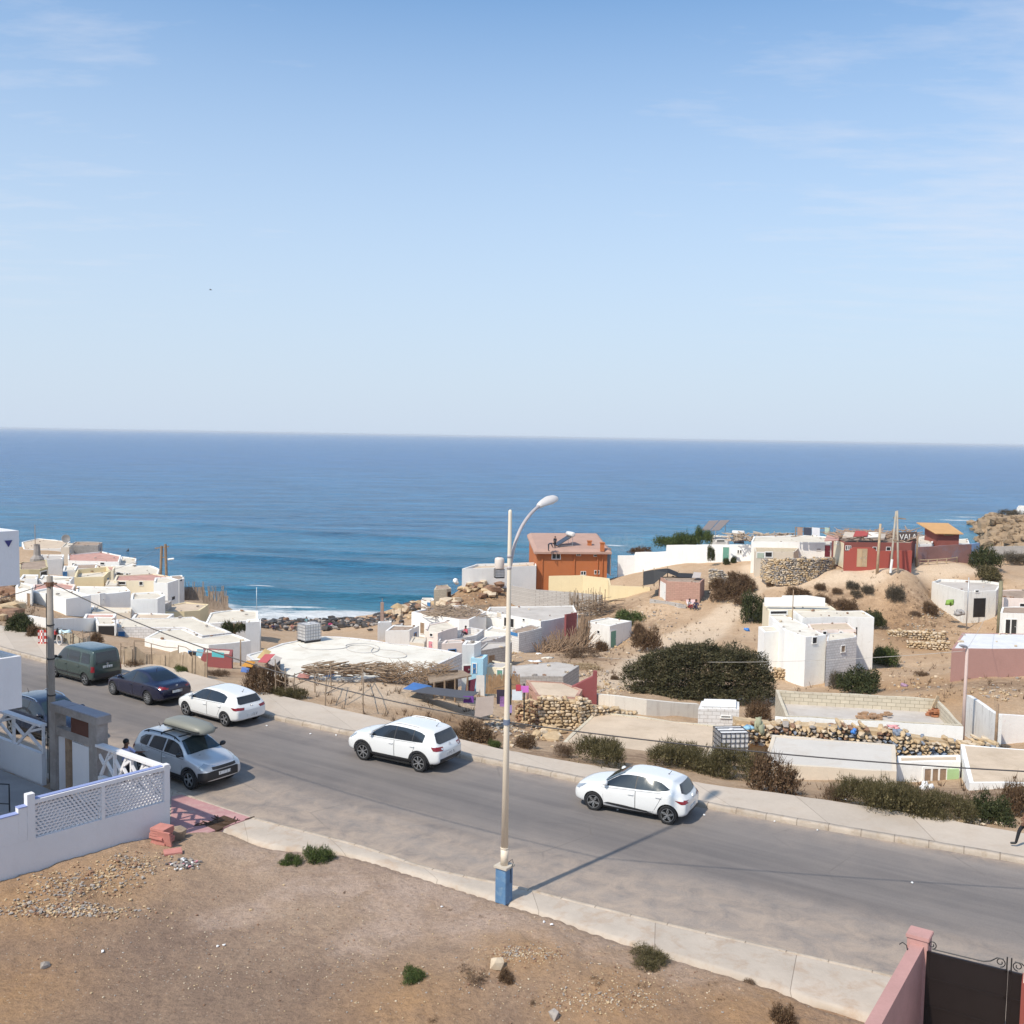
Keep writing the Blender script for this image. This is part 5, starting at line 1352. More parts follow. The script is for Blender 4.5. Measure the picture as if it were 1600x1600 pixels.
 if h:
  em = MB(); ex = h[0].x - .012
  if S.get('emblem_kind') == 'diamond':
   pts = [(0, .06), (.04, 0), (0, -.06), (-.04, 0)]
   for k in range(4):
    a, b_ = pts[k], pts[(k + 1) % 4]; em.bar((ex, a[0], S['emblem'] + a[1]), (ex, b_[0], S['emblem'] + b_[1]), .018, .016, up=Vector((1, 0, 0)))
  else:
   em.tube([(ex, math.cos(2 * math.pi * k / 14) * .055, S['emblem'] + math.sin(2 * math.pi * k / 14) * .055) for k in range(15)], .008, 6)
   em.bar((ex, -.03, S['emblem'] + .04), (ex, 0, S['emblem'] - .04), .012, .012); em.bar((ex, .03, S['emblem'] + .04), (ex, 0, S['emblem'] - .04), .012, .012)
  em.local('emblem', M_CHROME, root)
 if S.get('aerial'):
  x = S['aerial']; h = cast('T', x, 0)
  ae = MB(); ae.tube([(x, 0, h[0].z - .01), (x - .10, 0, h[0].z + .13)], .009, 6); ae.lathe([(.03, h[0].z - .01), (.02, h[0].z + .02), (0.001, h[0].z + .025)], 8, c=(x, 0, 0)); ae.local('aerial', M_TRIM, root)
 if rails:
  x0, x1, yy, hgt, rmat = rails
  for s in (1, -1):
   rl = MB(); pts = []
   for k in range(9):
    x = x0 + (x1 - x0) * k / 8; h = cast('T', x, s * yy)
    pts.append((x, s * yy, h[0].z + (hgt if 0 < k < 8 else -.005)))
   rl.tube(pts, .022, 8)
   for k in (1, 4, 7): rl.bar(pts[k], (pts[k][0], pts[k][1], pts[k][2] - hgt - .02), .05, .03)
   rl.local('roof_rail', rmat, root)
 # wheels
 tm, dm, sm2 = wheel_mesh(r, S.get('tw', .21), spokes, rim)
 tm.materials.append(M_TYRE); dm.materials.append(M_HUB if rim != 'steel' else M_RIM_D); sm2.materials.append(rimmat or M_RIM)
 for ax in (wb / 2, -wb / 2):
  for s in (1, -1):
   wh = link('wheel', dm, root)
   wh.location = (ax, s * (Wd / 2 - .125), r); wh.rotation_euler = (0, rng.uniform(0, 6), 0) if s > 0 else (0, rng.uniform(0, 6), math.pi)
   link('tyre', tm, wh); link('rim', sm2, wh)
 return root

def carpaint(name, col, metal=0.0, rough=.25): return plain(name, col, rough, metal=metal, var=.03, scale=2, coat=.8, spec=.5)
P_WHITE = carpaint('white_car_paint', (0.73, 0.73, 0.72))
P_NAVY = carpaint('navy_car_paint', (0.012, 0.014, 0.042), .3)
P_GREEN = carpaint('dark_green_grey_paint', (0.058, 0.084, 0.075), .35)
P_SILVER = carpaint('silver_car_paint', (0.60, 0.60, 0.61), .35, .3)
P_DARK = carpaint('dark_blue_paint', (0.018, 0.022, 0.042), .3)

def xs_for(top, extra=()):
 return sorted(set([p[0] for p in top] + list(extra)))
HATCH = dict(wb=2.59, r=.315, W=1.74, tw=.205,
 top=[(2.10, .60), (2.06, .70), (1.95, .79), (1.70, .88), (1.30, .955), (1.02, 1.01), (.70, 1.19), (.36, 1.365), (.10, 1.43), (-.45, 1.455), (-1.05, 1.405), (-1.45, 1.335), (-1.58, 1.29), (-1.68, 1.12), (-1.78, .93), (-1.86, .84), (-1.90, .74)],
 belt=[(2.1, .56), (1.9, .70), (1.3, .86), (.9, .90), (0, .955), (-.8, 1.0), (-1.4, 1.04), (-1.7, .86), (-1.9, .70)],
 wid=[(2.10, .46), (2.06, .62), (1.95, .74), (1.7, .82), (1.2, .865), (0, .865), (-1.2, .87), (-1.6, .83), (-1.78, .78), (-1.86, .74), (-1.90, .66)],
 roofw=[(2.1, .3), (1.9, .52), (1.3, .70), (1.02, .70), (.36, .57), (-.4, .575), (-1.2, .55), (-1.58, .52), (-1.78, .62), (-1.9, .55)],
 bot=[(2.10, .34), (2.0, .24), (1.6, .20), (0, .19), (-1.5, .22), (-1.8, .28), (-1.90, .36)],
 doors=[[(1.00, .36), (1.02, .86), (-.17, .93), (-.17, .34)], [(-.20, .34), (-.20, .93), (-1.12, .99), (-1.02, .75), (-.86, .45), (-.82, .34)]],
 side_windows=[[(1.02, .925), (.70, 1.13), (.42, 1.285), (.15, 1.345), (-.15, 1.36), (-.15, .985)], [(-.19, .985), (-.19, 1.36), (-.62, 1.345), (-1.02, 1.265), (-1.33, 1.12), (-1.20, 1.07), (-1.0, 1.035)]],
 windscreen=[(-.66, 1.03), (-.50, 1.345), (0, 1.385), (.50, 1.345), (.66, 1.03), (0, 1.055)], rear_window=[(-.48, 1.265), (.48, 1.265), (.60, 1.03), (.40, .945), (0, .925), (-.40, .945), (-.60, 1.03)],
 tail_b=[(.40, .80), (.72, .84), (.74, .74), (.44, .72)], tail_s=[(-1.52, .84), (-1.86, .80), (-1.86, .72), (-1.72, .72)], tail_c=[(.42, .79), (.55, .80), (.55, .74), (.45, .73)],
 head_f=[(.40, .66), (.74, .78), (.76, .67), (.45, .60)], head_s=[(2.0, .70), (1.62, .83), (1.72, .74), (2.0, .64)],
 sill=[(.92, .34), (.80, .40), (.2, .39), (-.55, .34), (-.82, .27), (.2, .29)], mirror=(.84, .97), plate_b=.50, plate_f=.42, emblem=.83, emblem_kind='diamond', aerial=-1.05,
 extra=[('rear_bumper_trim', 'B', [(-.62, .30), (-.50, .42), (.50, .42), (.62, .30), (.5, .27), (-.5, .27)], M_TRIM), ('grille', 'F', [(-.55, .33), (-.5, .45), (.5, .45), (.55, .33)], M_TRIM)])
HATCH['pillars'] = [[(-.21, .985), (-.21, 1.36), (-.13, 1.36), (-.13, .985)]]
HATCH['xs'] = xs_for(HATCH['top'], (1.5, -.75, 0.0 - .15, .9))
GOLF = dict(HATCH); GOLF.update(wb=2.63, W=1.79, r=.315,
 top=[(2.12, .62), (2.08, .72), (1.97, .80), (1.70, .89), (1.35, .95), (1.08, 1.0), (.72, 1.20), (.38, 1.365), (.10, 1.43), (-.45, 1.45), (-1.15, 1.40), (-1.62, 1.33), (-1.74, 1.28), (-1.88, 1.08), (-1.98, .92), (-2.05, .84), (-2.10, .72)],
 belt=[(2.12, .56), (1.9, .72), (1.3, .86), (.9, .90), (0, .935), (-.8, .955), (-1.5, .97), (-1.9, .90), (-2.1, .68)],
 wid=[(2.12, .48), (2.08, .64), (1.97, .76), (1.7, .85), (1.2, .89), (0, .895), (-1.2, .895), (-1.7, .86), (-1.98, .80), (-2.05, .76), (-2.10, .68)],
 roofw=[(2.1, .3), (1.9, .54), (1.3, .72), (1.05, .72), (.36, .60), (-.4, .605), (-1.3, .59), (-1.74, .57), (-1.98, .66), (-2.1, .55)],
 bot=[(2.12, .34), (2.0, .24), (1.6, .20), (0, .19), (-1.6, .22), (-1.95, .27), (-2.10, .36)],
 side_windows=[[(1.02, .915), (.70, 1.13), (.42, 1.28), (.15, 1.345), (-.15, 1.36), (-.15, .96)], [(-.19, .96), (-.19, 1.36), (-.62, 1.35), (-1.05, 1.30), (-1.30, 1.22), (-1.30, .995)]],
 doors=[[(1.00, .36), (1.02, .86), (-.17, .91), (-.17, .34)], [(-.20, .34), (-.20, .91), (-1.15, .95), (-1.05, .75), (-.88, .45), (-.84, .34)]],
 windscreen=[(-.68, 1.02), (-.53, 1.34), (0, 1.38), (.53, 1.34), (.68, 1.02), (0, 1.045)], rear_window=[(-.53, 1.25), (.53, 1.25), (.60, 1.0), (.55, .965), (-.55, .965), (-.60, 1.0)],
 tail_b=[(.38, .84), (.74, .87), (.76, .76), (.42, .74)], tail_s=[(-1.72, .87), (-2.06, .85), (-2.06, .75), (-1.86, .76)], tail_c=None, plate_b=.50, emblem=.87, emblem_kind='ring', sill=None, aerial=-1.45,
 extra=[('grille', 'F', [(-.55, .33), (-.5, .45), (.5, .45), (.55, .33)], M_TRIM)])
GOLF['pillars'] = [[(-.21, .96), (-.21, 1.36), (-.13, 1.36), (-.13, .96)]]
GOLF['xs'] = xs_for(GOLF['top'], (1.5, -.75, -.15, .9, -1.4))
SUV = dict(wb=2.60, r=.355, W=1.81, tw=.235, gap=.06,
 top=[(2.20, .74), (2.16, .84), (2.05, .93), (1.75, 1.01), (1.35, 1.07), (1.05, 1.12), (.72, 1.32), (.38, 1.52), (.10, 1.60), (-.45, 1.635), (-1.15, 1.61), (-1.66, 1.55), (-1.80, 1.49), (-1.93, 1.25), (-2.03, 1.06), (-2.12, .95), (-2.17, .82)],
 belt=[(2.2, .66), (1.95, .82), (1.3, .99), (.9, 1.03), (0, 1.065), (-.8, 1.085), (-1.6, 1.10), (-1.95, 1.02), (-2.17, .78)],
 wid=[(2.20, .52), (2.16, .70), (2.05, .80), (1.75, .87), (1.2, .905), (0, .905), (-1.3, .905), (-1.75, .88), (-2.03, .82), (-2.12, .78), (-2.17, .70)],
 roofw=[(2.2, .34), (1.95, .58), (1.3, .75), (1.05, .75), (.36, .63), (-.4, .64), (-1.3, .63), (-1.80, .61), (-2.03, .70), (-2.17, .58)],
 bot=[(2.20, .42), (2.05, .32), (1.6, .26), (0, .25), (-1.6, .28), (-2.0, .34), (-2.17, .44)],
 doors=[[(1.00, .42), (1.02, 1.0), (-.17, 1.04), (-.17, .42)], [(-.20, .42), (-.20, 1.04), (-1.15, 1.07), (-1.08, .85), (-.92, .55), (-.88, .42)]],
 side_windows=[[(1.05, 1.045), (.74, 1.25), (.45, 1.42), (.18, 1.50), (-.15, 1.52), (-.15, 1.085)], [(-.19, 1.085), (-.19, 1.52), (-.60, 1.515), (-.97, 1.49), (-.97, 1.105)], [(-1.0, 1.105), (-1.0, 1.487), (-1.30, 1.44), (-1.48, 1.37), (-1.46, 1.125)]],
 windscreen=[(-.70, 1.14), (-.56, 1.49), (0, 1.54), (.56, 1.49), (.70, 1.14), (0, 1.165)], rear_window=[(-.57, 1.46), (.57, 1.46), (.66, 1.15), (.55, 1.085), (-.55, 1.085), (-.66, 1.15)],
 tail_b=[(.44, .99), (.78, 1.02), (.80, .88), (.50, .86)], tail_s=[(-1.82, 1.02), (-2.10, 1.0), (-2.10, .87), (-1.92, .88)], tail_c=[(.48, .95), (.58, .96), (.58, .90), (.50, .89)],
 head_f=[(.42, .78), (.78, .90), (.80, .78), (.46, .72)], head_s=[(2.1, .82), (1.78, .95), (1.82, .85), (2.1, .76)],
 sill=[(.98, .44), (-.95, .44), (-.95, .27), (.98, .27)], mirror=(.86, 1.10), plate_b=.70, plate_f=.52, emblem=1.0, emblem_kind='ring', aerial=-1.5,
 extra=[('rear_bumper_trim', 'B', [(-.80, .38), (-.78, .58), (.78, .58), (.80, .38)], M_TRIM), ('front_bumper_trim', 'F', [(-.8, .36), (-.78, .52), (.78, .52), (.8, .36)], M_TRIM)])
SUV['pillars'] = [[(-.21, 1.085), (-.21, 1.52), (-.13, 1.52), (-.13, 1.085)], [(-1.01, 1.105), (-1.01, 1.488), (-.96, 1.49), (-.96, 1.105)]]
SUV['xs'] = xs_for(SUV['top'], (1.5, -.75, -.15, .9, -1.4))
SEDAN = dict(wb=2.82, r=.33, W=1.86, tw=.23,
 top=[(2.20, .58), (2.16, .68), (2.0, .78), (1.7, .87), (1.3, .94), (.95, .985), (.60, 1.16), (.20, 1.355), (-.10, 1.415), (-.55, 1.43), (-.95, 1.37), (-1.35, 1.23), (-1.70, 1.07), (-1.95, 1.025), (-2.28, 1.0), (-2.36, .92), (-2.42, .78)],
 belt=[(2.2, .52), (1.9, .70), (1.3, .86), (.9, .89), (0, .92), (-.8, .95), (-1.5, .97), (-2.0, .94), (-2.42, .72)],
 wid=[(2.20, .48), (2.16, .66), (2.0, .80), (1.7, .88), (1.2, .92), (0, .915), (-1.4, .93), (-1.9, .90), (-2.28, .82), (-2.36, .78), (-2.42, .68)],
 roofw=[(2.2, .3), (1.9, .58), (1.3, .74), (.95, .72), (.20, .58), (-.5, .58), (-.95, .56), (-1.70, .66), (-2.28, .68), (-2.42, .55)],
 bot=[(2.20, .32), (2.0, .22), (1.6, .19), (0, .18), (-1.6, .20), (-2.2, .26), (-2.42, .36)],
 doors=[[(.95, .34), (.97, .85), (-.25, .89), (-.25, .33)], [(-.28, .33), (-.28, .89), (-1.15, .93), (-1.06, .72), (-.95, .48), (-.92, .33)]],
 side_windows=[[(.88, .905), (.55, 1.10), (.22, 1.275), (-.05, 1.325), (-.22, 1.335), (-.22, .935)], [(-.27, .935), (-.27, 1.335), (-.60, 1.32), (-.98, 1.24), (-1.38, 1.06), (-1.28, 1.0), (-1.0, .96)]],
 windscreen=[(-.68, 1.005), (-.52, 1.33), (0, 1.37), (.52, 1.33), (.68, 1.005), (0, 1.03)], rear_window=[(-.50, 1.34), (.50, 1.34), (.64, 1.10), (.5, 1.075), (-.5, 1.075), (-.64, 1.10)],
 tail_b=[(.42, .86), (.80, .91), (.82, .83), (.48, .79)], tail_s=[(-2.1, .93), (-2.34, .91), (-2.34, .80), (-2.2, .82)], tail_c=None, head_f=[(.40, .62), (.78, .75), (.80, .65), (.45, .57)], head_s=[(2.1, .66), (1.75, .80), (1.82, .72), (2.1, .60)],
 sill=None, mirror=(.75, .95), plate_b=.66, plate_f=.40, emblem=.90, emblem_kind='ring', aerial=-.8, extra=[('rear_bumper_trim', 'B', [(-.7, .28), (-.68, .44), (.68, .44), (.7, .28)], M_TRIM), ('grille', 'F', [(-.5, .30), (-.5, .5), (.5, .5), (.5, .30)], M_TRIM)])
SEDAN['pillars'] = [[(-.29, .935), (-.29, 1.335), (-.20, 1.335), (-.20, .935)]]
SEDAN['xs'] = xs_for(SEDAN['top'], (1.5, -.3, .4, -1.5))
VAN = dict(wb=2.69, r=.31, W=1.72, tw=.19,
 top=[(2.10, .70), (2.06, .82), (1.95, .92), (1.70, 1.02), (1.40, 1.08), (1.20, 1.13), (.92, 1.42), (.66, 1.66), (.40, 1.77), (0, 1.80), (-.8, 1.81), (-1.5, 1.80), (-1.82, 1.76), (-1.92, 1.68), (-1.99, 1.25), (-2.02, .95), (-2.04, .75)],
 belt=[(2.1, .64), (1.9, .80), (1.3, .98), (.9, 1.03), (0, 1.05), (-1, 1.06), (-1.8, 1.06), (-2.04, .70)],
 wid=[(2.10, .50), (2.06, .66), (1.95, .77), (1.7, .83), (1.2, .86), (0, .86), (-1.3, .86), (-1.85, .84), (-1.99, .80), (-2.04, .74)],
 roofw=[(2.1, .34), (1.9, .6), (1.3, .74), (1.2, .74), (.6, .67), (0, .70), (-1.3, .70), (-1.85, .67), (-1.99, .70), (-2.04, .64)],
 bot=[(2.10, .38), (1.95, .28), (1.6, .22), (0, .22), (-1.6, .24), (-1.95, .30), (-2.04, .40)],
 doors=[[(1.10, .40), (1.12, 1.0), (.12, 1.02), (.12, .38)], [(.08, .38), (.08, 1.02), (-.92, 1.02), (-.98, .70), (-.85, .38)]],
 side_windows=[[(1.10, 1.06), (.90, 1.30), (.72, 1.50), (.52, 1.60), (.15, 1.61), (.15, 1.075)], [(.06, 1.09), (.06, 1.60), (-.82, 1.61), (-.90, 1.55), (-.90, 1.09)], [(-1.06, 1.10), (-1.06, 1.60), (-1.72, 1.58), (-1.74, 1.10)]],
 windscreen=[(-.70, 1.16), (-.60, 1.62), (0, 1.66), (.60, 1.62), (.70, 1.16), (0, 1.18)], rear_window=[(-.62, 1.10), (-.60, 1.64), (.60, 1.64), (.62, 1.10)],
 tail_b=[(.70, .72), (.70, 1.0), (.80, 1.0), (.81, .72)], tail_s=[(-1.88, .72), (-1.88, 1.0), (-2.0, 1.0), (-2.0, .72)], tail_c=None, head_f=[(.45, .70), (.72, .86), (.76, .72), (.5, .66)], head_s=[(2.0, .74), (1.72, .90), (1.8, .80), (2.0, .68)],
 sill=[(1.0, .52), (-1.0, .52), (-1.0, .44), (1.0, .44)], mirror=(1.0, 1.08), mirror_mat=M_TRIM, plate_b=.92, plate_f=.45, emblem=1.04, emblem_kind='ring', aerial=.4, extra=[('rear_bumper_trim', 'B', [(-.78, .34), (-.78, .62), (.78, .62), (.78, .34)], M_TRIM)])
VAN['xs'] = xs_for(VAN['top'], (1.5, .2, -.4, -1.2, -1.7))
DUST = dict(SUV); DUST.update(wb=2.67, r=.345, W=1.82, gap=.07, mirror_mat=M_TRIM,
 top=[(2.16, .78), (2.12, .90), (2.0, .99), (1.75, 1.05), (1.35, 1.10), (1.08, 1.14), (.76, 1.36), (.44, 1.54), (.15, 1.60), (-.45, 1.615), (-1.15, 1.60), (-1.66, 1.55), (-1.85, 1.48), (-1.98, 1.25), (-2.06, 1.06), (-2.12, .95), (-2.15, .82)],
 side_windows=[[(.98, 1.07), (.74, 1.26), (.48, 1.42), (.22, 1.48), (-.10, 1.49), (-.10, 1.085)], [(-.18, 1.085), (-.18, 1.49), (-.60, 1.49), (-.92, 1.47), (-.98, 1.105)], [(-1.10, 1.11), (-1.06, 1.46), (-1.42, 1.42), (-1.62, 1.30), (-1.60, 1.17), (-1.5, 1.12)]],
 head_f=[(.48, .80), (.80, .93), (.83, .78), (.50, .72)], head_s=[(2.08, .78), (2.08, .90), (1.80, .96), (1.84, .82)], plate_f=.60, plate_b=.62,
 extra=[('grille', 'F', [(-.50, .76), (-.50, .86), (.50, .86), (.50, .76)], M_TRIM), ('front_bumper', 'F', [(-.70, .36), (-.70, .71), (-.5, .73), (.5, .73), (.58, .71), (.58, .36)], M_TRIM), ('bumper_corner', 'FR', [(.66, .36), (.66, .66), (.9, .70), (1.13, .72), (1.13, .36)], M_TRIM), ('grille_bar', 'F', [(-.5, .86), (-.5, .90), (.5, .90), (.5, .86)], M_CHROME), ('rear_bumper_trim', 'B', [(-.80, .38), (-.78, .58), (.78, .58), (.80, .38)], M_TRIM)])
DUST['pillars'] = []
DUST['xs'] = xs_for(DUST['top'], (1.5, -.75, -.15, .9, -1.4))

g = lambda x, y: PZ(x, y, 0)
car('parked_car', 'white five door hatchback with black alloy wheels, nearest car on the far kerb', 'car', HATCH, P_WHITE, g(1045, 1288), g(926, 1265), 1, 'loop', 5, group='cars parked along the road')
car('parked_car', 'tall white crossover with black sill trim and silver wheels', 'car', SUV, P_WHITE, g(656, 1206), g(568, 1187), 1, 'star', 7, trim_arch=True, group='cars parked along the road', rails=(.05, -1.3, .58, .035, P_WHITE))
car('parked_car', 'white hatchback parked behind the dark blue saloon', 'car', GOLF, P_WHITE, g(352.4, 1134.8), g(291.6, 1118), 1, 'star', 5, group='cars parked along the road')
car('parked_car', 'dark navy saloon parked between the green van and a white hatchback', 'car', SEDAN, P_NAVY, g(233, 1101.5), g(177, 1085), 1, 'star', 10, group='cars parked along the road')
car('parked_van', 'dark green boxy passenger van at the far end of the parked row', 'van', VAN, P_GREEN, g(134, 1071), g(86, 1058), 1, 'star', 6, group='cars parked along the road')
hd = math.atan2(*(lambda d: (d.y, d.x))(V2(g(396, 1279)) - V2(g(190, 1208))))
dus = car('parked_car', 'silver off-roader with black bumper and a pale roof box', 'car', DUST, P_SILVER, g(222, 1200), g(303, 1243), -1, 'star', 5, trim_arch=True, group='cars parked along the road', rails=(.45, -1.6, .60, .06, M_TRIM), heading=hd)
# dark crossover behind the lattice fence
fp = V2(g(303, 1243)); dh = Vector((math.cos(hd), math.sin(hd)))
drk = car('parked_car', 'dark blue crossover with silver roof rails parked behind the lattice fence', 'car', SUV, P_DARK, fp - dh * 11.7, fp - dh * 9.1, -1, 'star', 5, group='cars parked along the road', rails=(.2, -1.4, .60, .05, M_CHROME), heading=hd)
# roof box on the silver car
rb = empty('roof_box', (dus.location.x, dus.location.y, 1.70), dus.rotation_euler.z, 'greyish roof box strapped on the silver off-roader', 'roof box')
M_RB = plain('roof_box_shell', (0.22, 0.22, 0.185), .45, var=.12, scale=2)
xs_ = [1.10, 1.02, .75, .2, -.5, -.95, -1.08]; ws_ = [.18, .34, .42, .44, .44, .42, .34]; hs_ = [.10, .20, .27, .30, .31, .28, .18]
rings = []
for x, w_, h_ in zip(xs_, ws_, hs_):
 half = [(0, .0), (w_ * .9, .0), (w_, .05), (w_ * .99, h_ * .55), (w_ * .86, h_ * .93), (w_ * .4, h_), (0, h_)]
 rings.append([(x, y + .18, z) for y, z in half] + [(x, -y + .18, z) for y, z in half[-2:0:-1]])
n = len(rings[0]); mb = MB()
mb.add([p for r_ in rings for p in r_], [(i * n + k, (i + 1) * n + k, (i + 1) * n + (k + 1) % n, i * n + (k + 1) % n) for i in range(len(rings) - 1) for k in range(n)] + [tuple(range(n)), tuple((len(rings) - 1) * n + k for k in range(n - 1, -1, -1))])
lid = mb.local('shell', M_RB, rb, True, recalc=True)
mb = MB(); mb.box((0, .18, .10), (2.0, .905, .022)); mb.local('seam', M_TRIM, rb)
mb = MB()
for x in (.45, -.45): mb.box((x, 0, -.035), (.06, 1.25, .035))
mb.local('crossbar', M_TRIM, rb)
# ================================================================== THE NEAR COMPOUND, LAMPS, POLES AND CABLES
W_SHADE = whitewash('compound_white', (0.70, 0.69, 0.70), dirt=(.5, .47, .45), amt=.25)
M_BLUECOPE = plain('blue_coping', (0.25, 0.30, 0.52), .7, obj=False)
M_CONC = rough_mat('raw_concrete', (0.30, 0.27, 0.25), var=.3, scale=1.6, dirt=(.42, .39, .36), dirt_amt=.6, bump=.4)
M_CONC_L = rough_mat('pole_concrete', (0.30, 0.265, 0.23), var=.2, scale=1.5, dirt=(.27, .23, .19), dirt_amt=.5)
A0, A1 = V2(PZ(265, 1312, 0)), V2(PZ(0, 1395, 0))
dA = (A1 - A0).normalized(); nA = Vector((dA.y, -dA.x))          # along the side wall (towards the viewer) and a normal
if nA.dot(V2(CAM) - A0) < 0: nA = -nA
def on_plane(a, nrm, px, py):
 d = ray(px, py); t = ((a.x - CAM.x) * nrm.x + (a.y - CAM.y) * nrm.y) / (d.x * nrm.x + d.y * nrm.y)
 return CAM + d * t
def uA(px, py=1280): return (V2(on_plane(A0, nA, px, py)) - A0).dot(dA)
def wbox(mb, a, d, u0, u1, z0, z1, t0, t1, nrm, mi=0):
 c = a + d * ((u0 + u1) / 2) + nrm * ((t0 + t1) / 2)
 mb.box((c.x, c.y, (z0 + z1) / 2), (abs(u1 - u0), abs(t1 - t0), abs(z1 - z0)), rz=math.atan2(d.y, d.x), mi=mi)
TH = -0.18
sw = empty('side_wall', (A0.x, A0.y, 0), 0, 'white compound side wall with two leaf patterned pierced panels', 'wall')
mb = MB()
e0, p2a, p2b, p1a, p1b, lp = 0, uA(257), uA(164, 1250), uA(159, 1255), uA(55, 1280), uA(43, 1290)
zb0, zt0 = 1.23, 2.20
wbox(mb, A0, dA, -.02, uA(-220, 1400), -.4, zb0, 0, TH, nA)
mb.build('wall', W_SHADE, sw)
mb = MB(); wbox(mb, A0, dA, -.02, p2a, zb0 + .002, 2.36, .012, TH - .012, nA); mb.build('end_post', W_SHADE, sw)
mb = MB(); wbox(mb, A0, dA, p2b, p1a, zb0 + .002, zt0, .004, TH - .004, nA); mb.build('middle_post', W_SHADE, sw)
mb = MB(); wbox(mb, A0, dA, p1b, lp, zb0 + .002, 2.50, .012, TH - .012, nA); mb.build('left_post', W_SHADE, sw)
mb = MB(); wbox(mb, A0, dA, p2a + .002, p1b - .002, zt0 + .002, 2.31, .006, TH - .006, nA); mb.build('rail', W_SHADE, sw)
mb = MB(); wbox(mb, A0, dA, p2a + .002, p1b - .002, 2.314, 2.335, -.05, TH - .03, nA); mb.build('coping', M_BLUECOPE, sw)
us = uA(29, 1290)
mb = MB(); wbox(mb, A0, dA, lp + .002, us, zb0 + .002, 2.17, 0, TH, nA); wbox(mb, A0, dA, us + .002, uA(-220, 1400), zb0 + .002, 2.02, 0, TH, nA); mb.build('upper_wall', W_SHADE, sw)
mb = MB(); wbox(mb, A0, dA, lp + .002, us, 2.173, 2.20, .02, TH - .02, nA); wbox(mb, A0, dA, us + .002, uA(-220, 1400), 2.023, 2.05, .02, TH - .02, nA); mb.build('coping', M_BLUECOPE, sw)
def pierced(u0, u1, z0, z1, nu, nz):
 """slab pierced by rows of leaf shaped holes that fan out like fronds"""
 t0, t1 = -.05, -.12
 vs, fs = [], []
 def P(u, z, t): c = A0 + dA * u + nA * t; return (c.x, c.y, z)
 du, dz = (u1 - u0) / nu, (z1 - z0) / nz
 m_ = MB()
 for i in range(nu):
  for j in range(nz):
   if j % 2 and i == nu - 1:
    for ub in (u0, u1 - du / 2): wbox(m_, A0, dA, ub, ub + du / 2, z0 + dz * j, z0 + dz * (j + 1), t0, t1, nA)
    continue
   cu, cz = u0 + du * (i + .5 + .5 * (j % 2)), z0 + dz * (j + .5)
   tilt = R(30) * math.sin(i * .42 + 1.2 * math.sin(j * .5)) + R(8)
   out, inn = [], []
   for k in range(8):
    a = math.pi / 4 * k
    ox, oz = [(1, 0), (1, 1), (0, 1), (-1, 1), (-1, 0), (-1, -1), (0, -1), (1, -1)][k]
    out.append((cu + ox * du / 2, cz + oz * dz / 2))
    lx, lz = math.cos(a) * du * .46, math.sin(a) * dz * .30
    inn.append((cu + lx * math.cos(tilt) - lz * math.sin(tilt), cz + max(-.47 * dz, min(.47 * dz, lx * math.sin(tilt) + lz * math.cos(tilt)))))
   for t in (t0, t1):
    b = len(vs)
    vs += [P(u, z, t) for u, z in out] + [P(u, z, t) for u, z in inn]
    for k in range(8):
     f = (b + k, b + (k + 1) % 8, b + 8 + (k + 1) % 8, b + 8 + k)
     fs.append(f)
   b0 = len(vs) - 32
   for k in range(8): fs.append((b0 + 8 + k, b0 + 8 + (k + 1) % 8, b0 + 24 + (k + 1) % 8, b0 + 24 + k))
 m_.add(vs, fs); return m_
pierced(p2a, p2b, zb0 + .004, zt0 - .002, 16, 11).build('pierced_panel', W_SHADE, sw, recalc=True)
pierced(p1a, p1b, zb0 + .004, zt0 - .002, 16, 11).build('pierced_panel', W_SHADE, sw, recalc=True)

# front fence with lattice, in line with the portal
B1 = V2(PZ(88, 1238, 0)); dB = (B1 - A0).normalized(); nB = Vector((dB.y, -dB.x))
if nB.dot(V2(CAM) - A0) < 0: nB = -nB
def uB(px, py): return (V2(on_plane(A0, nB, px, py)) - A0).dot(dB)
uR0, uR1, uL0, uL1, uEnd = .22, uB(151, 1200), uB(140, 1200), uB(77, 1200), uB(-260, 1150)
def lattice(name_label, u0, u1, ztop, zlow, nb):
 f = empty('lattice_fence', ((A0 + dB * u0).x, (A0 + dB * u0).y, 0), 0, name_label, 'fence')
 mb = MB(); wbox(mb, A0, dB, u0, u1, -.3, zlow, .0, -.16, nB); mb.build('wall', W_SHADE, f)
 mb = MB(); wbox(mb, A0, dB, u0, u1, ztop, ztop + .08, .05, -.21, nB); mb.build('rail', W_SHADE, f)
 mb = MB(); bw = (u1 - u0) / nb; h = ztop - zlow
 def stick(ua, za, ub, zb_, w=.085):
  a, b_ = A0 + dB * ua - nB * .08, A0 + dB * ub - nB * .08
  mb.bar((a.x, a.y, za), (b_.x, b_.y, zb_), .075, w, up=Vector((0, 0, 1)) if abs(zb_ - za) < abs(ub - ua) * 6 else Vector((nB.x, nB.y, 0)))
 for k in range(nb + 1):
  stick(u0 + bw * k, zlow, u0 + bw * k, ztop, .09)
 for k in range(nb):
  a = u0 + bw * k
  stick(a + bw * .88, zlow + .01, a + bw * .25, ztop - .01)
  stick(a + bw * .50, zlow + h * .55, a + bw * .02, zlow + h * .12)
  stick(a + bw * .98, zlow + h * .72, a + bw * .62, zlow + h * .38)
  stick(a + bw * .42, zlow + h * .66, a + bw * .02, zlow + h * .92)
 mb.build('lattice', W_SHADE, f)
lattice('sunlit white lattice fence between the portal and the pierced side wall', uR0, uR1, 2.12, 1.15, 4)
lattice('shaded white lattice fence left of the portal by the dark crossover', uL1 + .5, uEnd, 2.12, 1.15, 9)
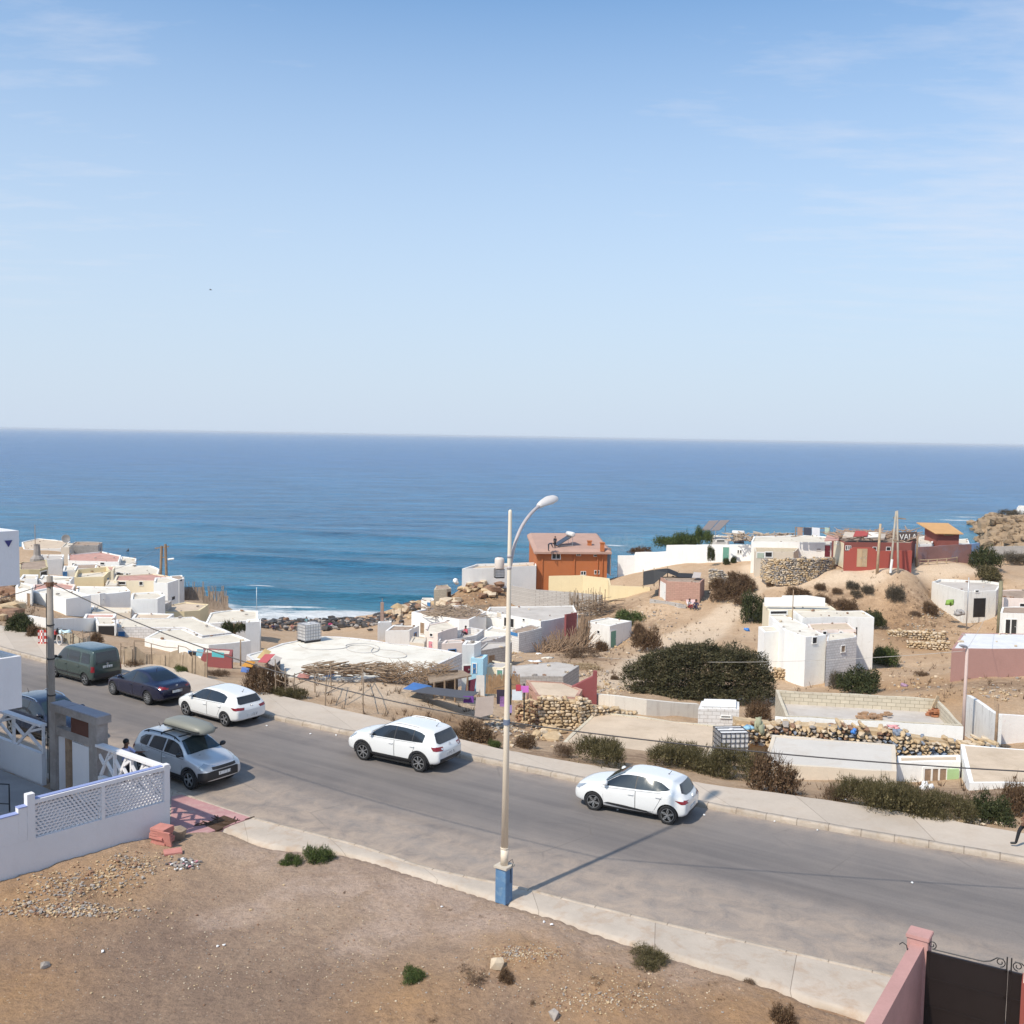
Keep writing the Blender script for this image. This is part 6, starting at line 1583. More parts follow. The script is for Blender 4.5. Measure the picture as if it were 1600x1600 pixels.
pt_ = empty('gate_portal', ((A0 + dB * uL0).x, (A0 + dB * uL0).y, 0), 0, 'raw grey concrete gate portal with a white gate ajar', 'gate')
for (ua, ub) in ((uB(152, 1150), uL0 + .0), (uB(88, 1200), uB(79, 1200))):
 mb = MB(); wbox(mb, A0, dB, ua, ub, -.2, 2.86, .02, -.38, nB); mb.build('pillar', M_CONC, pt_)
ua, ub = uB(153, 1130) - .04, uB(82, 1130) + .02
mb = MB(); wbox(mb, A0, dB, ua, ub, 2.862, 3.10, .08, -.46, nB); mb.build('lintel', M_CONC, pt_)
mb = MB(); wbox(mb, A0, dB, ua + .02, (ua + ub) / 2 + .5, 3.102, 3.13, .06, -.44, nB); wbox(mb, A0, dB, (ua + ub) / 2 + .54, ub - .02, 3.102, 3.13, .06, -.44, nB); mb.build('tile_cap', rough_mat('grey_slate', (.36, .35, .38), var=.15, scale=2), pt_)
i0, i1 = uL0 + .002, uB(88, 1200) - .002
mb = MB(); wbox(mb, A0, dB, i0, i1, 2.02, 2.30, -.02, -.26, nB); mb.build('beam', M_CONC, pt_)
mb = MB(); wbox(mb, A0, dB, i0, i0 + (i1 - i0) * .55, 2.302, 2.858, -.02, -.08, nB); mb.build('wood_panel', rough_mat('red_brown_board', (.115, .05, .035), var=.2, scale=2), pt_)
mb = MB(); wbox(mb, A0, dB, i0 + .02, i0 + (i1 - i0) * .52, .06, 1.98, -.02, -.07, nB)
gl = mb.build('gate_leaf', W_SHADE, pt_);
mb = MB(); wbox(mb, A0, dB, i0 + (i1 - i0) * .60, i0 + (i1 - i0) * .72, 0, 2.02, .0, -.12, nB); mb.build('gate_post', M_WOOD, pt_)
mb = MB(); q = A0 + dB * (i1 - .02) - nB * .1; q2 = q - nB * .95 + dB * .15; mb.bar((q.x, q.y, 1.0), (q2.x, q2.y, 1.0), .05, 1.9); mb.build('open_leaf', W_SHADE, pt_)
# yard floor and terrace house with balconies
mb = MB(); mb.prism([A0 - nA * .19 + dA * .1, A0 + dA * 14 - nA * .19, A0 + dA * 14 - nA * 16 , A0 + dB * 16 - nB * -.2], .0, .09); tag(mb.build('yard_floor', rough_mat('yard_screed', (.33, .32, .315), var=.15, scale=1), None), kind='structure')
K1, K2 = PD(33, 1025, 30.5), PD(29.5, 829, 30.5)
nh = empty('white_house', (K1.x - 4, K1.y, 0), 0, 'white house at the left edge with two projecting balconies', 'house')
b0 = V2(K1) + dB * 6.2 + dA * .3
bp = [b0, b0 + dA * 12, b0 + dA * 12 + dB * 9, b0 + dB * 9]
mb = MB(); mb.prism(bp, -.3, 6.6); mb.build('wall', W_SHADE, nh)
def balcony(K, h, nm, ext, wid):
 k = V2(K); P = [k, k + dA * ext, k + dA * ext + dB * wid, k + dB * wid]
 mb = MB(); P = ccw(P); mb.prism(P, K.z - h, K.z - h + .2)
 I = inset(P, .14); n = 4
 mb.add([(p.x, p.y, K.z - h + .2) for p in P] + [(p.x, p.y, K.z) for p in P] + [(p.x, p.y, K.z) for p in I] + [(p.x, p.y, K.z - h + .2) for p in I],
     [f for i in range(n) for j in [(i + 1) % n] for f in ((i, j, n + j, n + i), (n + i, n + j, 2 * n + j, 2 * n + i), (2 * n + i, 2 * n + j, 3 * n + j, 3 * n + i))] + [(12, 13, 14, 15)])
 return mb.build(nm, W_SHADE, nh)
bl = balcony(K1, 1.55, 'balcony', 4.0, 6.18)
bu = balcony(K2, 1.62, 'balcony', 2.2, 2.6)
mb = MB(); q = V2(K2) + dB * 2.61 + dA * 1.1; mb.prism([q + dA * -1.1, q + dA * 1.1, q + dA * 1.1 + dB * 3.6, q + dA * -1.1 + dB * 3.6], 6.6, K2.z - .4); mb.build('upper_storey', W_SHADE, nh)
c = on_plane(V2(K2), nA, 13, 849); c = Vector((c.x, c.y, c.z)) + Vector((nA.x, nA.y, 0)) * .012
s_ = .11
mb = MB(); a3 = Vector((dA.x, dA.y, 0))
pts = [c + a3 * s_ + Vector((0, 0, .09)), c - a3 * s_ + Vector((0, 0, .09)), c + Vector((0, 0, -.11))]
n3 = Vector((nA.x, nA.y, 0)) * .01
mb.add([p - n3 for p in pts] + [p + n3 for p in pts], [(0, 1, 2), (5, 4, 3), (0, 3, 4, 1), (1, 4, 5, 2), (2, 5, 3, 0)])
mb.build('triangle_tile', plain('navy_paint', (.03, .03, .16), .5), bu, recalc=True)
mb = MB();
for px_, py_ in ((0, 1212), (12, 1213)):
 q = PZ(px_, py_ + 50, 0.1)
fr0, fr1 = PZ(-6, 1266, .1), PZ(15, 1268, .1)
mb.tube([(fr1.x, fr1.y, .1), (fr1.x, fr1.y, 1.0), (fr0.x - .5, fr0.y, 1.0)], .025, 6); mb.tube([(fr1.x, fr1.y, .35), (fr0.x - .5, fr0.y, .35)], .02, 6)
tag(mb.build('drying_rack', M_BLACKP, None, origin=(fr1.x, fr1.y, .1)), 'black tubular rack standing in the shaded compound yard', 'rack')

# pink tiled forecourt, hole with sticks, tile stack, boulder
fore = [PZ(x, y, .075) for x, y in ((268, 1245), (284, 1242), (392, 1278), (330, 1300), (266, 1318))]
mb = MB(); mb.prism([V2(p) for p in fore], -.1, .082)
tag(mb.build('forecourt', rough_mat('pink_tiles', (.44, .24, .235), var=.2, scale=1.2, dirt=(.5, .38, .33), dirt_amt=.6), None), kind='structure')
hp = PZ(345, 1287, .085)
mb = MB(); pit = [PZ(x, y, .0) for x, y in ((318, 1292), (350, 1278), (372, 1286), (338, 1302))]
mb.prism([V2(p) for p in pit], .02, .088)
for k in range(26):
 a = Vector(pit[0]).lerp(Vector(pit[2]), rng.random()) + Vector((rng.uniform(-.3, .3), rng.uniform(-.25, .25), .09)); an = rng.uniform(0, 3.1)
 mb.bar(a, a + Vector((math.cos(an) * .35, math.sin(an) * .35, rng.uniform(-.02, .04))), .02, .02)
tag(mb.build('tree_pit', rough_mat('pit_earth', (.085, .05, .03), var=.3, scale=6), None, origin=(hp.x, hp.y, 0)), 'dark square planting pit with twigs in the pink forecourt', 'tree pit')
p = PT(251, 1318); mb = MB(); rz = math.atan2(dB.y, dB.x) + .25
for k in range(6):
 mb.box((p.x + rng.uniform(-.03, .03), p.y + .1 + rng.uniform(-.03, .03), p.z + .045 + k * .082), (.50, .46, .07), rz=rz + rng.uniform(-.06, .06))
M_TILE = rough_mat('pink_paver', (.50, .215, .18), var=.15, scale=5)
mb.box((p.x + .18, p.y - .18, p.z + .22), (.46, .05, .44), rot=Matrix.Rotation(rz, 3, 'Z') @ Matrix.Rotation(-.2, 3, 'X'))
tag(mb.build('paver_stack', M_TILE, None, origin=p), 'stack of pink paving slabs against the end of the white wall', 'pavers')
p = PT(270, 1332); mb = MB(); mb.box((p.x, p.y, p.z + .03), (.5, .38, .05), rz=.4); tag(mb.build('paver', M_TILE, None, origin=p), 'single pink paving slab lying on the dirt', 'paver')
p = PT(277, 1312); mb = MB(); mb.stone((p.x, p.y, p.z + .18), (.62, .5, .55), .4, jit=.15); tag(mb.build('boulder', rough_mat('boulder_rock', (.34, .26, .19), var=.25, scale=3, bump=.6), None, origin=p), 'brown boulder between the paver stack and pink forecourt', 'boulder')

# ------------------------------------------------------------ street lamp
M_POLE = plain('cream_pole_paint', (0.70, 0.60, 0.47), .55, var=.06, scale=3)
M_POLE_W = plain('white_arm_paint', (0.60, 0.56, 0.53), .45, var=.06)
LB = PZ(787, 1409, 0)
Dl = depth(LB)
lz = lambda py, D: PD(800, py, D).z
lamp = empty('street_lamp', (LB.x, LB.y, 0), 0, 'tall cream street lamp on a blue base with a curved arm', 'street lamp')
z_b1 = PD(787, 1353, Dl).z
bt = math.atan2(dB.y, dB.x) + .05
blue = rough_mat('worn_blue_paint', (0.105, 0.21, 0.36), var=.25, scale=2.2, dirt=(.24, .33, .40), dirt_amt=.7, rough=.6, bump=.15)
mb = MB(); mb.box((LB.x, LB.y, z_b1 / 2), (.34, .34, z_b1), rz=bt); mb.build('base', blue, lamp, bevel=.012)
mb = MB(); mb.box((LB.x, LB.y, z_b1 + .035), (.42, .42, .07), rz=bt); mb.build('base_plate', rough_mat('plinth_cement', (.52, .46, .38), var=.15, scale=3), lamp, bevel=.01)
ztop = PD(793.5, 793, Dl).z
zj = PD(788, 1323, Dl).z
mb = MB(); mb.tube([(LB.x, LB.y, z_b1 + .07), (LB.x, LB.y, zj)], [.105, .103], 16); mb.tube([(LB.x, LB.y, zj), (LB.x, LB.y, zj + .03)], .112, 16)
mb.tube([(LB.x, LB.y, zj + .03), (LB.x, LB.y, 4.9), (LB.x, LB.y, ztop - .1), (LB.x, LB.y, ztop - .03), (LB.x, LB.y, ztop)], [.098, .075, .048, .046, .02], 16)
mb.build('pole', M_POLE, lamp, smooth=True)
rd = Vector((.50, .866))
def arm_pt(s, py):
 q = V2(LB) + rd * s; D = depth(Vector((q.x, q.y, 10)))
 return Vector((q.x, q.y, PD(800, py, D).z))
pts = [arm_pt(.06, 885), arm_pt(.14, 868), arm_pt(.32, 845), arm_pt(.62, 823), arm_pt(1.0, 806), arm_pt(1.35, 795), arm_pt(1.62, 789)]
sp_ = []
for i in range(len(pts) - 1):
 p0, p1, p2, p3 = pts[max(i - 1, 0)], pts[i], pts[i + 1], pts[min(i + 2, len(pts) - 1)]
 for k in range(4):
  t_ = k / 4; sp_.append(.5 * ((2 * p1) + (p2 - p0) * t_ + (2 * p0 - 5 * p1 + 4 * p2 - p3) * t_ ** 2 + (3 * p1 - p0 - 3 * p2 + p3) * t_ ** 3))
sp_.append(pts[-1])
mb = MB(); mb.tube(sp_, [.045] * len(sp_), 10); mb.tube([arm_pt(.0, 872), arm_pt(.0, 867)], .062, 12); mb.tube([arm_pt(.0, 890), arm_pt(.0, 885)], .064, 12)
mb.build('arm', plain('arm_paint', (.42, .37, .36), .5), lamp, smooth=True)
h0, h1 = arm_pt(1.55, 790), arm_pt(2.55, 777)
ax = (h1 - h0).normalized(); sx = Vector((rd.y, -rd.x, 0)); ux = sx.cross(ax).normalized()
def shell(prof_u, prof_l, mat_u, mat_l):
 up, lo = MB(), MB(); nn = 12
 for (mbx, sgn, pr) in ((up, 1, prof_u), (lo, -1, prof_l)):
  rings = []
  for (t_, w_, h_) in pr:
   c = h0 + ax * ((h1 - h0).length * t_)
   rings.append([c + sx * (w_ * math.cos(math.pi * k / nn)) + ux * (sgn * h_ * math.sin(math.pi * k / nn)) for k in range(nn + 1)])
  m_ = nn + 1
  mbx.add([p for r_ in rings for p in r_], [(i * m_ + k, i * m_ + k + 1, (i + 1) * m_ + k + 1, (i + 1) * m_ + k) for i in range(len(rings) - 1) for k in range(nn)] + [tuple(range(m_)), tuple((len(rings) - 1) * m_ + k for k in range(m_))])
 hd_ = up.build('lamp_head', mat_u, lamp, smooth=True, recalc=True); return hd_, lo.build('lamp_glass', mat_l, lamp, smooth=True, recalc=True)
hd_, lg_ = shell([(0, .07, .07), (.05, .09, .09), (.3, .15, .13), (.6, .19, .15), (.85, .17, .12), (.96, .11, .08), (1.0, .02, .02)], [(.0, .07, .06), (.05, .085, .07), (.3, .145, .06), (.6, .185, .09), (.85, .165, .07), (.96, .105, .04), (1.0, .02, .02)], M_POLE_W, plain('lamp_underside', (.5, .5, .5), .3))
mb = MB(); q = LB.copy(); zc1 = PD(790, 1122, Dl).z
mb.tube([(LB.x, LB.y, zc1 - .07), (LB.x, LB.y, zc1 + .07)], .095, 14); mb.build('clamp', plain('clamp_steel', (.20, .24, .32), .5, metal=.5), lamp)
mb = MB(); b_ = Vector((LB.x + .12, LB.y - .05, z_b1 + .1)); mb.tube([b_ + Vector((0, 0, .06)), b_ + Vector((.09, 0, .14)), b_ + Vector((.12, -.02, .05)), b_ + Vector((.06, -.02, -.12)), b_ + Vector((.07, -.03, -.5))], .011, 6); mb.build('wire', M_BLACKP, lamp)

# ------------------------------------------------------------ poles and cables
def pole(name, label, px, ytop, D, r0, r1, mat, ybase=None, n=10, z0=None, parts=None, lean=0):
 b = PD(px, ybase if ybase else ytop + 60, D)
 zg = GZ(b.x, b.y) if z0 is None else z0
 top = PD(px + lean, ytop, D)
 b.z = zg
 dr = ray(px + lean, ytop)
 tp = Vector((b.x + lean * D / F, b.y, top.z))
 root = empty(name, (b.x, b.y, zg), 0, label, 'pole')
 mb = MB(); mb.tube([(b.x, b.y, zg - .4), b.lerp(tp, .5), tp], [r0, (r0 + r1) / 2, r1], n); mb.build('shaft', mat, root, smooth=True)
 return root, b, tp
def cable(name, label, a, b, sag, r=.016, mat=None, n=26):
 a, b = Vector(a), Vector(b); pts = []
 for k in range(n + 1):
  t_ = k / n; p = a.lerp(b, t_); p.z -= sag * 4 * t_ * (1 - t_); pts.append(p)
 mb = MB(); mb.tube(pts, r, 5); o = mb.build(name, mat or M_CABLE, None, origin=a); tag(o, label, 'cable'); return o
M_CABLE = plain('cable_sheath', (.06, .052, .05), .6)
M_CABLE_L = plain('pale_wire', (.45, .42, .38), .6)
pr, pb_, ptop = pole('utility_pole', 'round concrete utility pole rising behind the compound portal', 83, 897, 36.4, .135, .10, M_CONC_L, 1230, 16, z0=0.05)
mb = MB(); mb.bar(ptop + Vector((-.2, 0, -.25)), ptop + Vector((.25, 0, -.25)), .06, .06); mb.tube([ptop + Vector((0, 0, -.35)), ptop + Vector((0, 0, -.2))], .135, 12); mb.build('bracket', M_RUST, pr)
mb = MB(); mb.tube([(pb_.x - .165, pb_.y - .02, .3), (pb_.x - .14, pb_.y - .02, 4.5), (ptop.x - .12, ptop.y - .02, ptop.z - .6)], .015, 6)
for z_ in (1.6, 3.1, 4.4, 5.6): mb.tube([(pb_.x, pb_.y, z_), (pb_.x, pb_.y, z_ + .04)], .165 - z_ * .005, 12)
mb.build('conduit', M_BLACKP, pr)
clampP = Vector((LB.x, LB.y, zc1))
cable('overhead_cable', 'black twisted cable from the concrete pole to the street lamp', ptop + Vector((.1, 0, -.25)), clampP, .62, .019)
far_end = PD(1900, 1216, 25.5)
cable('overhead_cable', 'black cable running from the street lamp off to the right', clampP, far_end, .28, .019)
cable('overhead_cable', 'cable leaving the concrete pole towards the left frame edge', ptop + Vector((-.1, 0, -.25)), PD(-160, 952, 40), .3, .014)
# slim lamp post right, mid slope poles, hilltop poles
r2, b2, t2 = pole('lamp_post', 'slim pink concrete lamp post in front of the dusty pink house', 1505, 1012, 55.5, .10, .075, rough_mat('pink_concrete', (.52, .40, .36), var=.1, scale=2), 1138, 10)
r2['category'] = 'lamp post'
mb = MB(); v = []
hp0, hp1 = t2 + Vector((.15, .2, .05)), t2 + Vector((-.60, -.35, .28))
dl = (hp1 - hp0).normalized(); sl_ = dl.cross(Vector((0, 0, 1))).normalized()
for p in ICO2_V: mb_p = hp0.lerp(hp1, .55) + dl * p[0] * .42 + sl_ * p[1] * .13 + Vector((0, 0, 1)) * p[2] * .09; v.append(mb_p)
mb.add(v, ICO2_F); mb.build('lamp_head', plain('grey_lamp_shell', (.33, .33, .36), .5), r2, smooth=True)
mb = MB(); mb.tube([t2 + Vector((0, 0, -.1)), t2 + Vector((0, 0, .05)), hp0.lerp(hp1, .3)], .04, 8); mb.build('arm', M_STEEL, r2)
_, b3, t3 = pole('utility_pole', 'grey wooden post beside the stained white wall', 1555.5, 1099, 52, .08, .07, M_WOOD, 1166)
r4, b4, t4 = pole('utility_pole', 'thick mossy wooden pole in front of the derelict white house', 1560, 907, 97, .20, .17, rough_mat('mossy_wood', (.22, .20, .13), var=.25, scale=2), 990)
_, b5, t5 = pole('utility_pole', 'thin pole standing before the red forecourt wall', 1370.5, 818, 113, .16, .12, M_WOOD_L, 892, lean=2)
hb = PD(1391, 889, 112); hb2 = PD(1404, 893, 112); ht = PD(1400, 799, 113.5); ht2 = PD(1402, 798, 113.5)
M_POLEW = rough_mat('silver_timber', (.36, .315, .255), var=.2, scale=2)
hr = empty('twin_pole', (hb.x, hb.y, hb.z), 0, 'tall A-shaped twin timber pole at the red forecourt wall', 'pole')
mb = MB(); mb.tube([hb - Vector((0, 0, .8)), ht], [.13, .10], 10); mb.build('leg', M_POLEW, hr, smooth=True)
mb = MB(); mb.tube([hb2 - Vector((0, 0, .8)), ht2], [.13, .10], 10); mb.build('leg', M_POLEW, hr, smooth=True)
mb = MB(); mb.bar(ht + Vector((-.3, 0, -.7)), ht2 + Vector((1.0, 0, -.9)), .12, .12); mb.bar(hb.lerp(ht, .5), hb2.lerp(ht2, .5), .12, .12); mb.build('cross_piece', M_WOOD, hr)
mb = MB(); mb.tube([hb + Vector((-.1, -.35, -.4)), hb + Vector((0.05, -.3, 1.1))], .13, 8); mb.build('white_band', M_FRAME_W, hr)
vl, vr_ = PD(249, 895, 122), PD(261, 894, 122); vlt, vrt = PD(252.5, 853, 122), PD(258.5, 850, 122)
vt = empty('twin_pole', vl, 0, 'weathered twin timber pole with a crossarm above the village', 'pole')
mb = MB(); mb.tube([vl - Vector((0, 0, 4)), vlt], .16, 8); mb.build('leg', M_WOOD, vt); mb = MB(); mb.tube([vr_ - Vector((0, 0, 4)), vrt], .16, 8); mb.build('leg', M_WOOD, vt)
mb = MB(); mb.bar(vlt + Vector((-.8, 0, -.3)), vrt + Vector((.4, 0, -.3)), .14, .14); mb.bar(vl.lerp(vlt, .55), vr_.lerp(vrt, .55), .12, .12); mb.build('crossarm', M_WOOD, vt)
mb = MB(); mb.tube([vr_.lerp(vrt, .45) + Vector((.2, 0, 0)), vr_.lerp(vrt, .45) + Vector((.9, 0, .1))], .12, 8); mb.build('lamp_head', M_FRAME_W, vt)
cable('overhead_wire', 'thin pale wire crossing above the dark thicket to the slim lamp post', t2 + Vector((0, 0, -.1)), PD(935, 1027, 80), .5, .013, M_CABLE_L)
cable('overhead_wire', 'thin wire from the slim lamp post up to the derelict house', t2, PD(1557, 925, 97), .3, .010, M_CABLE_L)
cable('overhead_wire', 'thin wire between the twin timber pole and the thin pole', ht + Vector((0, 0, -.6)), t5, .3, .012)
cable('overhead_wire', 'thin dark wire sagging over the village roofs from its twin pole', vlt, PD(86, 905, 70), .8, .012)
_k = 0
for (px, yt, yb, D, r, lb) in ((407, 966, 1014, 78, .05, 'slender grey pole by the beach end wall'), (1238.5, 921, 955, 88, .05, 'thin pale mast on the roof of the valley house'), (1512.5, 902, 930, 103, .06, 'dark thin mast in front of the derelict house'), (376, 999, 1042, 67, .05, 'dark slim post beside the lowest village roof'),
         (401, 917, 968, 100, .03, 'hair thin aerial mast above the beach end wall'), (55, 820, 850, 148, .05, 'thin aerial mast on the far left roof'), (1420, 849, 862, 126, .05, 'thin post by the sign board'), (1432, 838, 877, 119, .13, 'post at the left end of the mural wall')):
 pole('mast', lb, px, yt, D, r, r * .8, M_WOOD if _k % 2 else M_STEEL, yb, 6); _k += 1

# ------------------------------------------------------------ pink yard wall and gate bottom right
M_PINKW = rough_mat('pink_render', (.46, .26, .235), var=.12, scale=1.2, dirt=(.34, .20, .17), dirt_amt=.35, rough=.9, bump=.2)
M_GATE = plain('dark_brown_gate', (.010, .006, .006), .5, var=.3)
ptp = PZ(1437, 1463, 2.10); pv = V2(ptp)
wq = V2(PZ(1364, 1600, 2.0)); wd = (wq - pv).normalized(); wn_ = Vector((wd.y, -wd.x))
pw = empty('yard_wall', (pv.x, pv.y, 0), 0, 'pink rendered yard wall with a stout gate pillar at the corner', 'wall')
rzw = math.atan2(wd.y, wd.x)
mb = MB(); c = pv + wd * 4.2; mb.box((c.x, c.y, .9), (8.0, .26, 2.2), rz=rzw); mb.build('wall', M_PINKW, pw)
mb = MB(); mb.box((pv.x, pv.y, .9), (.42, .42, 2.46), rz=rzw); mb.box((pv.x, pv.y, 2.15), (.47, .47, .08), rz=rzw); mb.build('pillar', M_PINKW, pw, bevel=.012)
g0, g1 = PZ(1448, 1486, 1.92), PZ(1600, 1523, 1.92)
gd = (V2(g1) - V2(g0)).normalized(); gn = Vector((gd.y, -gd.x)); gr = math.atan2(gd.y, gd.x)
gate = empty('metal_gate', (g0.x, g0.y, 0), 0, 'dark brown sheet metal double gate with wrought scrolls on top', 'gate')
mid = V2(g0) + gd * (V2(PZ(1575, 1517, 1.92)) - V2(g0)).dot(gd)
Lh = (mid - V2(g0)).length
for s in (0, 1):
 c = (V2(g0) + mid) / 2 + gd * (Lh * s + (.004 * s))
 mb = MB(); mb.box((c.x, c.y, 1.0), (Lh - .002, .03, 1.84), rz=gr)
 lf = mb.build('gate_leaf', M_GATE, gate)
 mb = MB()
 for z_ in (1.90, 1.35, .75, .12): mb.box((c.x, c.y, z_), (Lh - .02, .055, .05), rz=gr)
 for k in (-1, 1): q = c + gd * (k * (Lh / 2 - .04)); mb.box((q.x, q.y, 1.0), (.05, .055, 1.86), rz=gr)
 mb.build('gate_frame', M_GATE, lf)
def scroll(a, up, dirn, r0, turns=1.35, n=26):
 pts = []
 for k in range(n + 1):
  t_ = k / n; r = r0 * (1 - .72 * t_); an = -math.pi / 2 + dirn * 2 * math.pi * turns * t_
  pts.append((r * math.cos(an), r0 + r * math.sin(an) - 0))
 return [Vector((a.x + gd.x * x, a.y + gd.y * x, up + z_)) for x, z_ in pts]
zt_ = 1.94
mb = MB()
m2 = mid + gd * .015
for s in (-1, 1):
 q = m2 + gd * (s * .16); mb.tube(scroll(q, zt_ + .02, -s, .10), .011, 6)
 q1 = m2 + gd * (s * .04); mb.tube([(q1.x, q1.y, zt_ - .05), (q1.x, q1.y, zt_ + .26)], .014, 6)
 rail = []
 for k in range(12):
  t_ = k / 11; u = .10 + (Lh - .2) * t_
  z_ = zt_ + .05 + .17 * math.exp(-((u - .16) / .16) ** 2)
  q2 = m2 + gd * (s * u); rail.append((q2.x, q2.y, z_))
 mb.tube(rail, .012, 6)
q = V2(g0) + gd * .10; mb.tube(scroll(q, zt_ + .05, 1, .09), .011, 6)
mb.build('scrollwork', plain('black_iron', (.015, .014, .014), .45), gate)
q = pv - gd * .12 + wd * .55; mb = MB(); mb.tube([Vector((q.x, q.y, 2.0)), Vector((q.x - .02, q.y, 2.1)), Vector((q.x - gd.x * .1, q.y - gd.y * .1, 2.14)), Vector((q.x - gd.x * .16, q.y - gd.y * .16, 2.08))], .011, 6)
mb.build('hook', plain('black_iron', (.015, .014, .014), .45), pw)
p3 = PD(1600.6, 1500, 20.2); mb = MB(); c = V2(p3) + gd * .21
gp = empty('gate_pillar', (c.x, c.y, 0), 0, 'cream gate pillar with a red foot at the right frame edge', 'pillar')
mb.box((c.x, c.y, p3.z + .10), (.40, .40, .95), rz=gr); mb.build('shaft', plain('cream_paint', (.72, .64, .52), .7), gp)
mb = MB(); mb.box((c.x, c.y, (p3.z - .37) / 2 - .1), (.46, .46, p3.z - .37 + .2), rz=gr); mb.build('foot', plain('red_brown_paint', (.25, .06, .045), .6), gp)
# ================================================================== VEGETATION
def raw_mesh(name, co, nv, tint, mats):
 """co (N*nv,3): N faces of nv corners each"""
 N = len(co) // nv
 me = bpy.data.meshes.new(name)
 me.vertices.add(len(co)); me.vertices.foreach_set('co', co.astype(np.float32).ravel())
 me.loops.add(len(co)); me.loops.foreach_set('vertex_index', np.arange(len(co), dtype=np.int32))
 me.polygons.add(N); me.polygons.foreach_set('loop_start', np.arange(0, len(co), nv, dtype=np.int32))
 me.update(calc_edges=True)
 at = me.attributes.new('tint', 'FLOAT', 'POINT'); at.data.foreach_set('value', np.repeat(tint, nv).astype(np.float32))
 for m in mats: me.materials.append(m)
 return me
def unit(v): return v / np.maximum(np.linalg.norm(v, axis=1, keepdims=True), 1e-9)
def foliage(name, seed, n, size, mat, lobes=9, spiky=0.3, flat=1.0, gaps=0.25, lumps=None):
 """unit bush (radius 1, height 1) of leaf clumps and shoots through the volume of several lobes"""
 r = np.random.RandomState(seed)
 if lumps is None:
  an = r.rand(lobes) * 2 * math.pi; rad = np.sqrt(r.rand(lobes)) * .66
  C = np.stack([np.cos(an) * rad, np.sin(an) * rad, .10 + r.rand(lobes) * .42 * (1 - rad * .8)], 1)
  S = np.stack([.26 + r.rand(lobes) * .22, .26 + r.rand(lobes) * .22, .26 + r.rand(lobes) * .20], 1)
 else:
  C = np.array([l[:3] for l in lumps]); S = np.array([l[3:] for l in lumps])
 ar = S[:, 0] * S[:, 2]; k = r.choice(len(C), n, p=ar / ar.sum())
 d = unit(r.randn(n, 3)); d[:, 2] = np.where(d[:, 2] < -.35, -d[:, 2], d[:, 2])
 rr = 1 - .62 * r.rand(n) ** 1.8
 lump = 1 + .28 * np.sin(d[:, 0] * 5 + k * 2.1) * np.sin(d[:, 1] * 6 + k) * np.sin(d[:, 2] * 5 + k * .7)
 P = C[k] + d * S[k] * (rr * lump)[:, None]
 keep = (P[:, 2] > -.02)
 # ragged holes
 cell = np.floor(P * 6.5 + 50).astype(int); hsh = (cell[:, 0] * 73 + cell[:, 1] * 151 + cell[:, 2] * 283) % 97 / 97.0
 keep &= hsh > gaps
 P, d, k = P[keep], d[keep], k[keep]; N = len(P)
 tint = np.clip(.45 * r.rand(N) + .55 * ((hsh[keep] - gaps) / (1 - gaps)) * (.7 + .6 * r.rand(N)) , 0, 1)
 sp = r.rand(N) < spiky
 up = unit(d * np.array([1, 1, .6]) + np.array([0, 0, .9]) + r.randn(N, 3) * .35)
 nrm = unit(d + r.randn(N, 3) * .7)
 t = unit(np.cross(nrm, r.randn(N, 3))); b = np.cross(nrm, t)
 s = (size * (.55 + .9 * r.rand(N)))[:, None]
 q = np.stack([P - t * s - b * s * .45, P + t * s * .2 - b * s * .6, P + t * s + b * s * .3, P - t * s * .3 + b * s * .6], 1)
 sd = unit(np.cross(up, r.randn(N, 3)))
 L = s * (2.0 + 2.6 * r.rand(N)[:, None]); w = s * .20
 qs = np.stack([P - sd * w, P + sd * w, P + up * L + sd * w * .25, P + up * L - sd * w * .25], 1)
 q[sp] = qs[sp]
 q[:, :, 2] *= flat
 return raw_mesh(name, q.reshape(-1, 3), 4, tint, [mat])
L_OLIVE = leafmat('olive_green_leaves', (0.040, 0.035, 0.015), (0.130, 0.108, 0.048), (0.25, 0.20, 0.11))
L_DARK = leafmat('dark_green_leaves', (0.020, 0.026, 0.012), (0.060, 0.070, 0.026), (0.12, 0.105, 0.05))
L_THICK = leafmat('thicket_leaves', (0.030, 0.030, 0.015), (0.095, 0.086, 0.042), (0.19, 0.145, 0.085))
L_GREEN = leafmat('fresh_green_leaves', (0.028, 0.045, 0.014), (0.095, 0.125, 0.038), (0.16, 0.18, 0.06))
L_BROWN = leafmat('dry_brown_twigs', (0.070, 0.044, 0.028), (0.19, 0.125, 0.080), (0.32, 0.235, 0.15))
L_REDBR = leafmat('rusty_scrub', (0.060, 0.036, 0.022), (0.15, 0.090, 0.050), (0.22, 0.155, 0.085))
L_GREYB = leafmat('grey_scrub', (0.055, 0.044, 0.032), (0.135, 0.112, 0.080), (0.23, 0.195, 0.14))
L_STRAW = leafmat('straw', (0.22, 0.15, 0.085), (0.40, 0.30, 0.18), (0.5, 0.4, 0.26))
KIND = {}
def kind(k, mat, n, size, spiky, flat=1.0, gaps=.22, nv=3):
 KIND[k] = [foliage('bush_' + k, 40 + i + len(k) * 7, n, size, mat, spiky=spiky, flat=flat, gaps=gaps) for i in range(nv)]
kind('broom', L_OLIVE, 16000, .021, .75, gaps=.15)
kind('dark', L_DARK, 10000, .028, .3)
kind('green', L_GREEN, 9000, .028, .4)
kind('brown', L_BROWN, 5000, .032, .8, gaps=.3)
kind('rust', L_REDBR, 6000, .034, .55, gaps=.25)
kind('grey', L_GREYB, 5000, .036, .6)
kind('straw', L_STRAW, 2500, .045, .95, gaps=.3)
_kc = {}
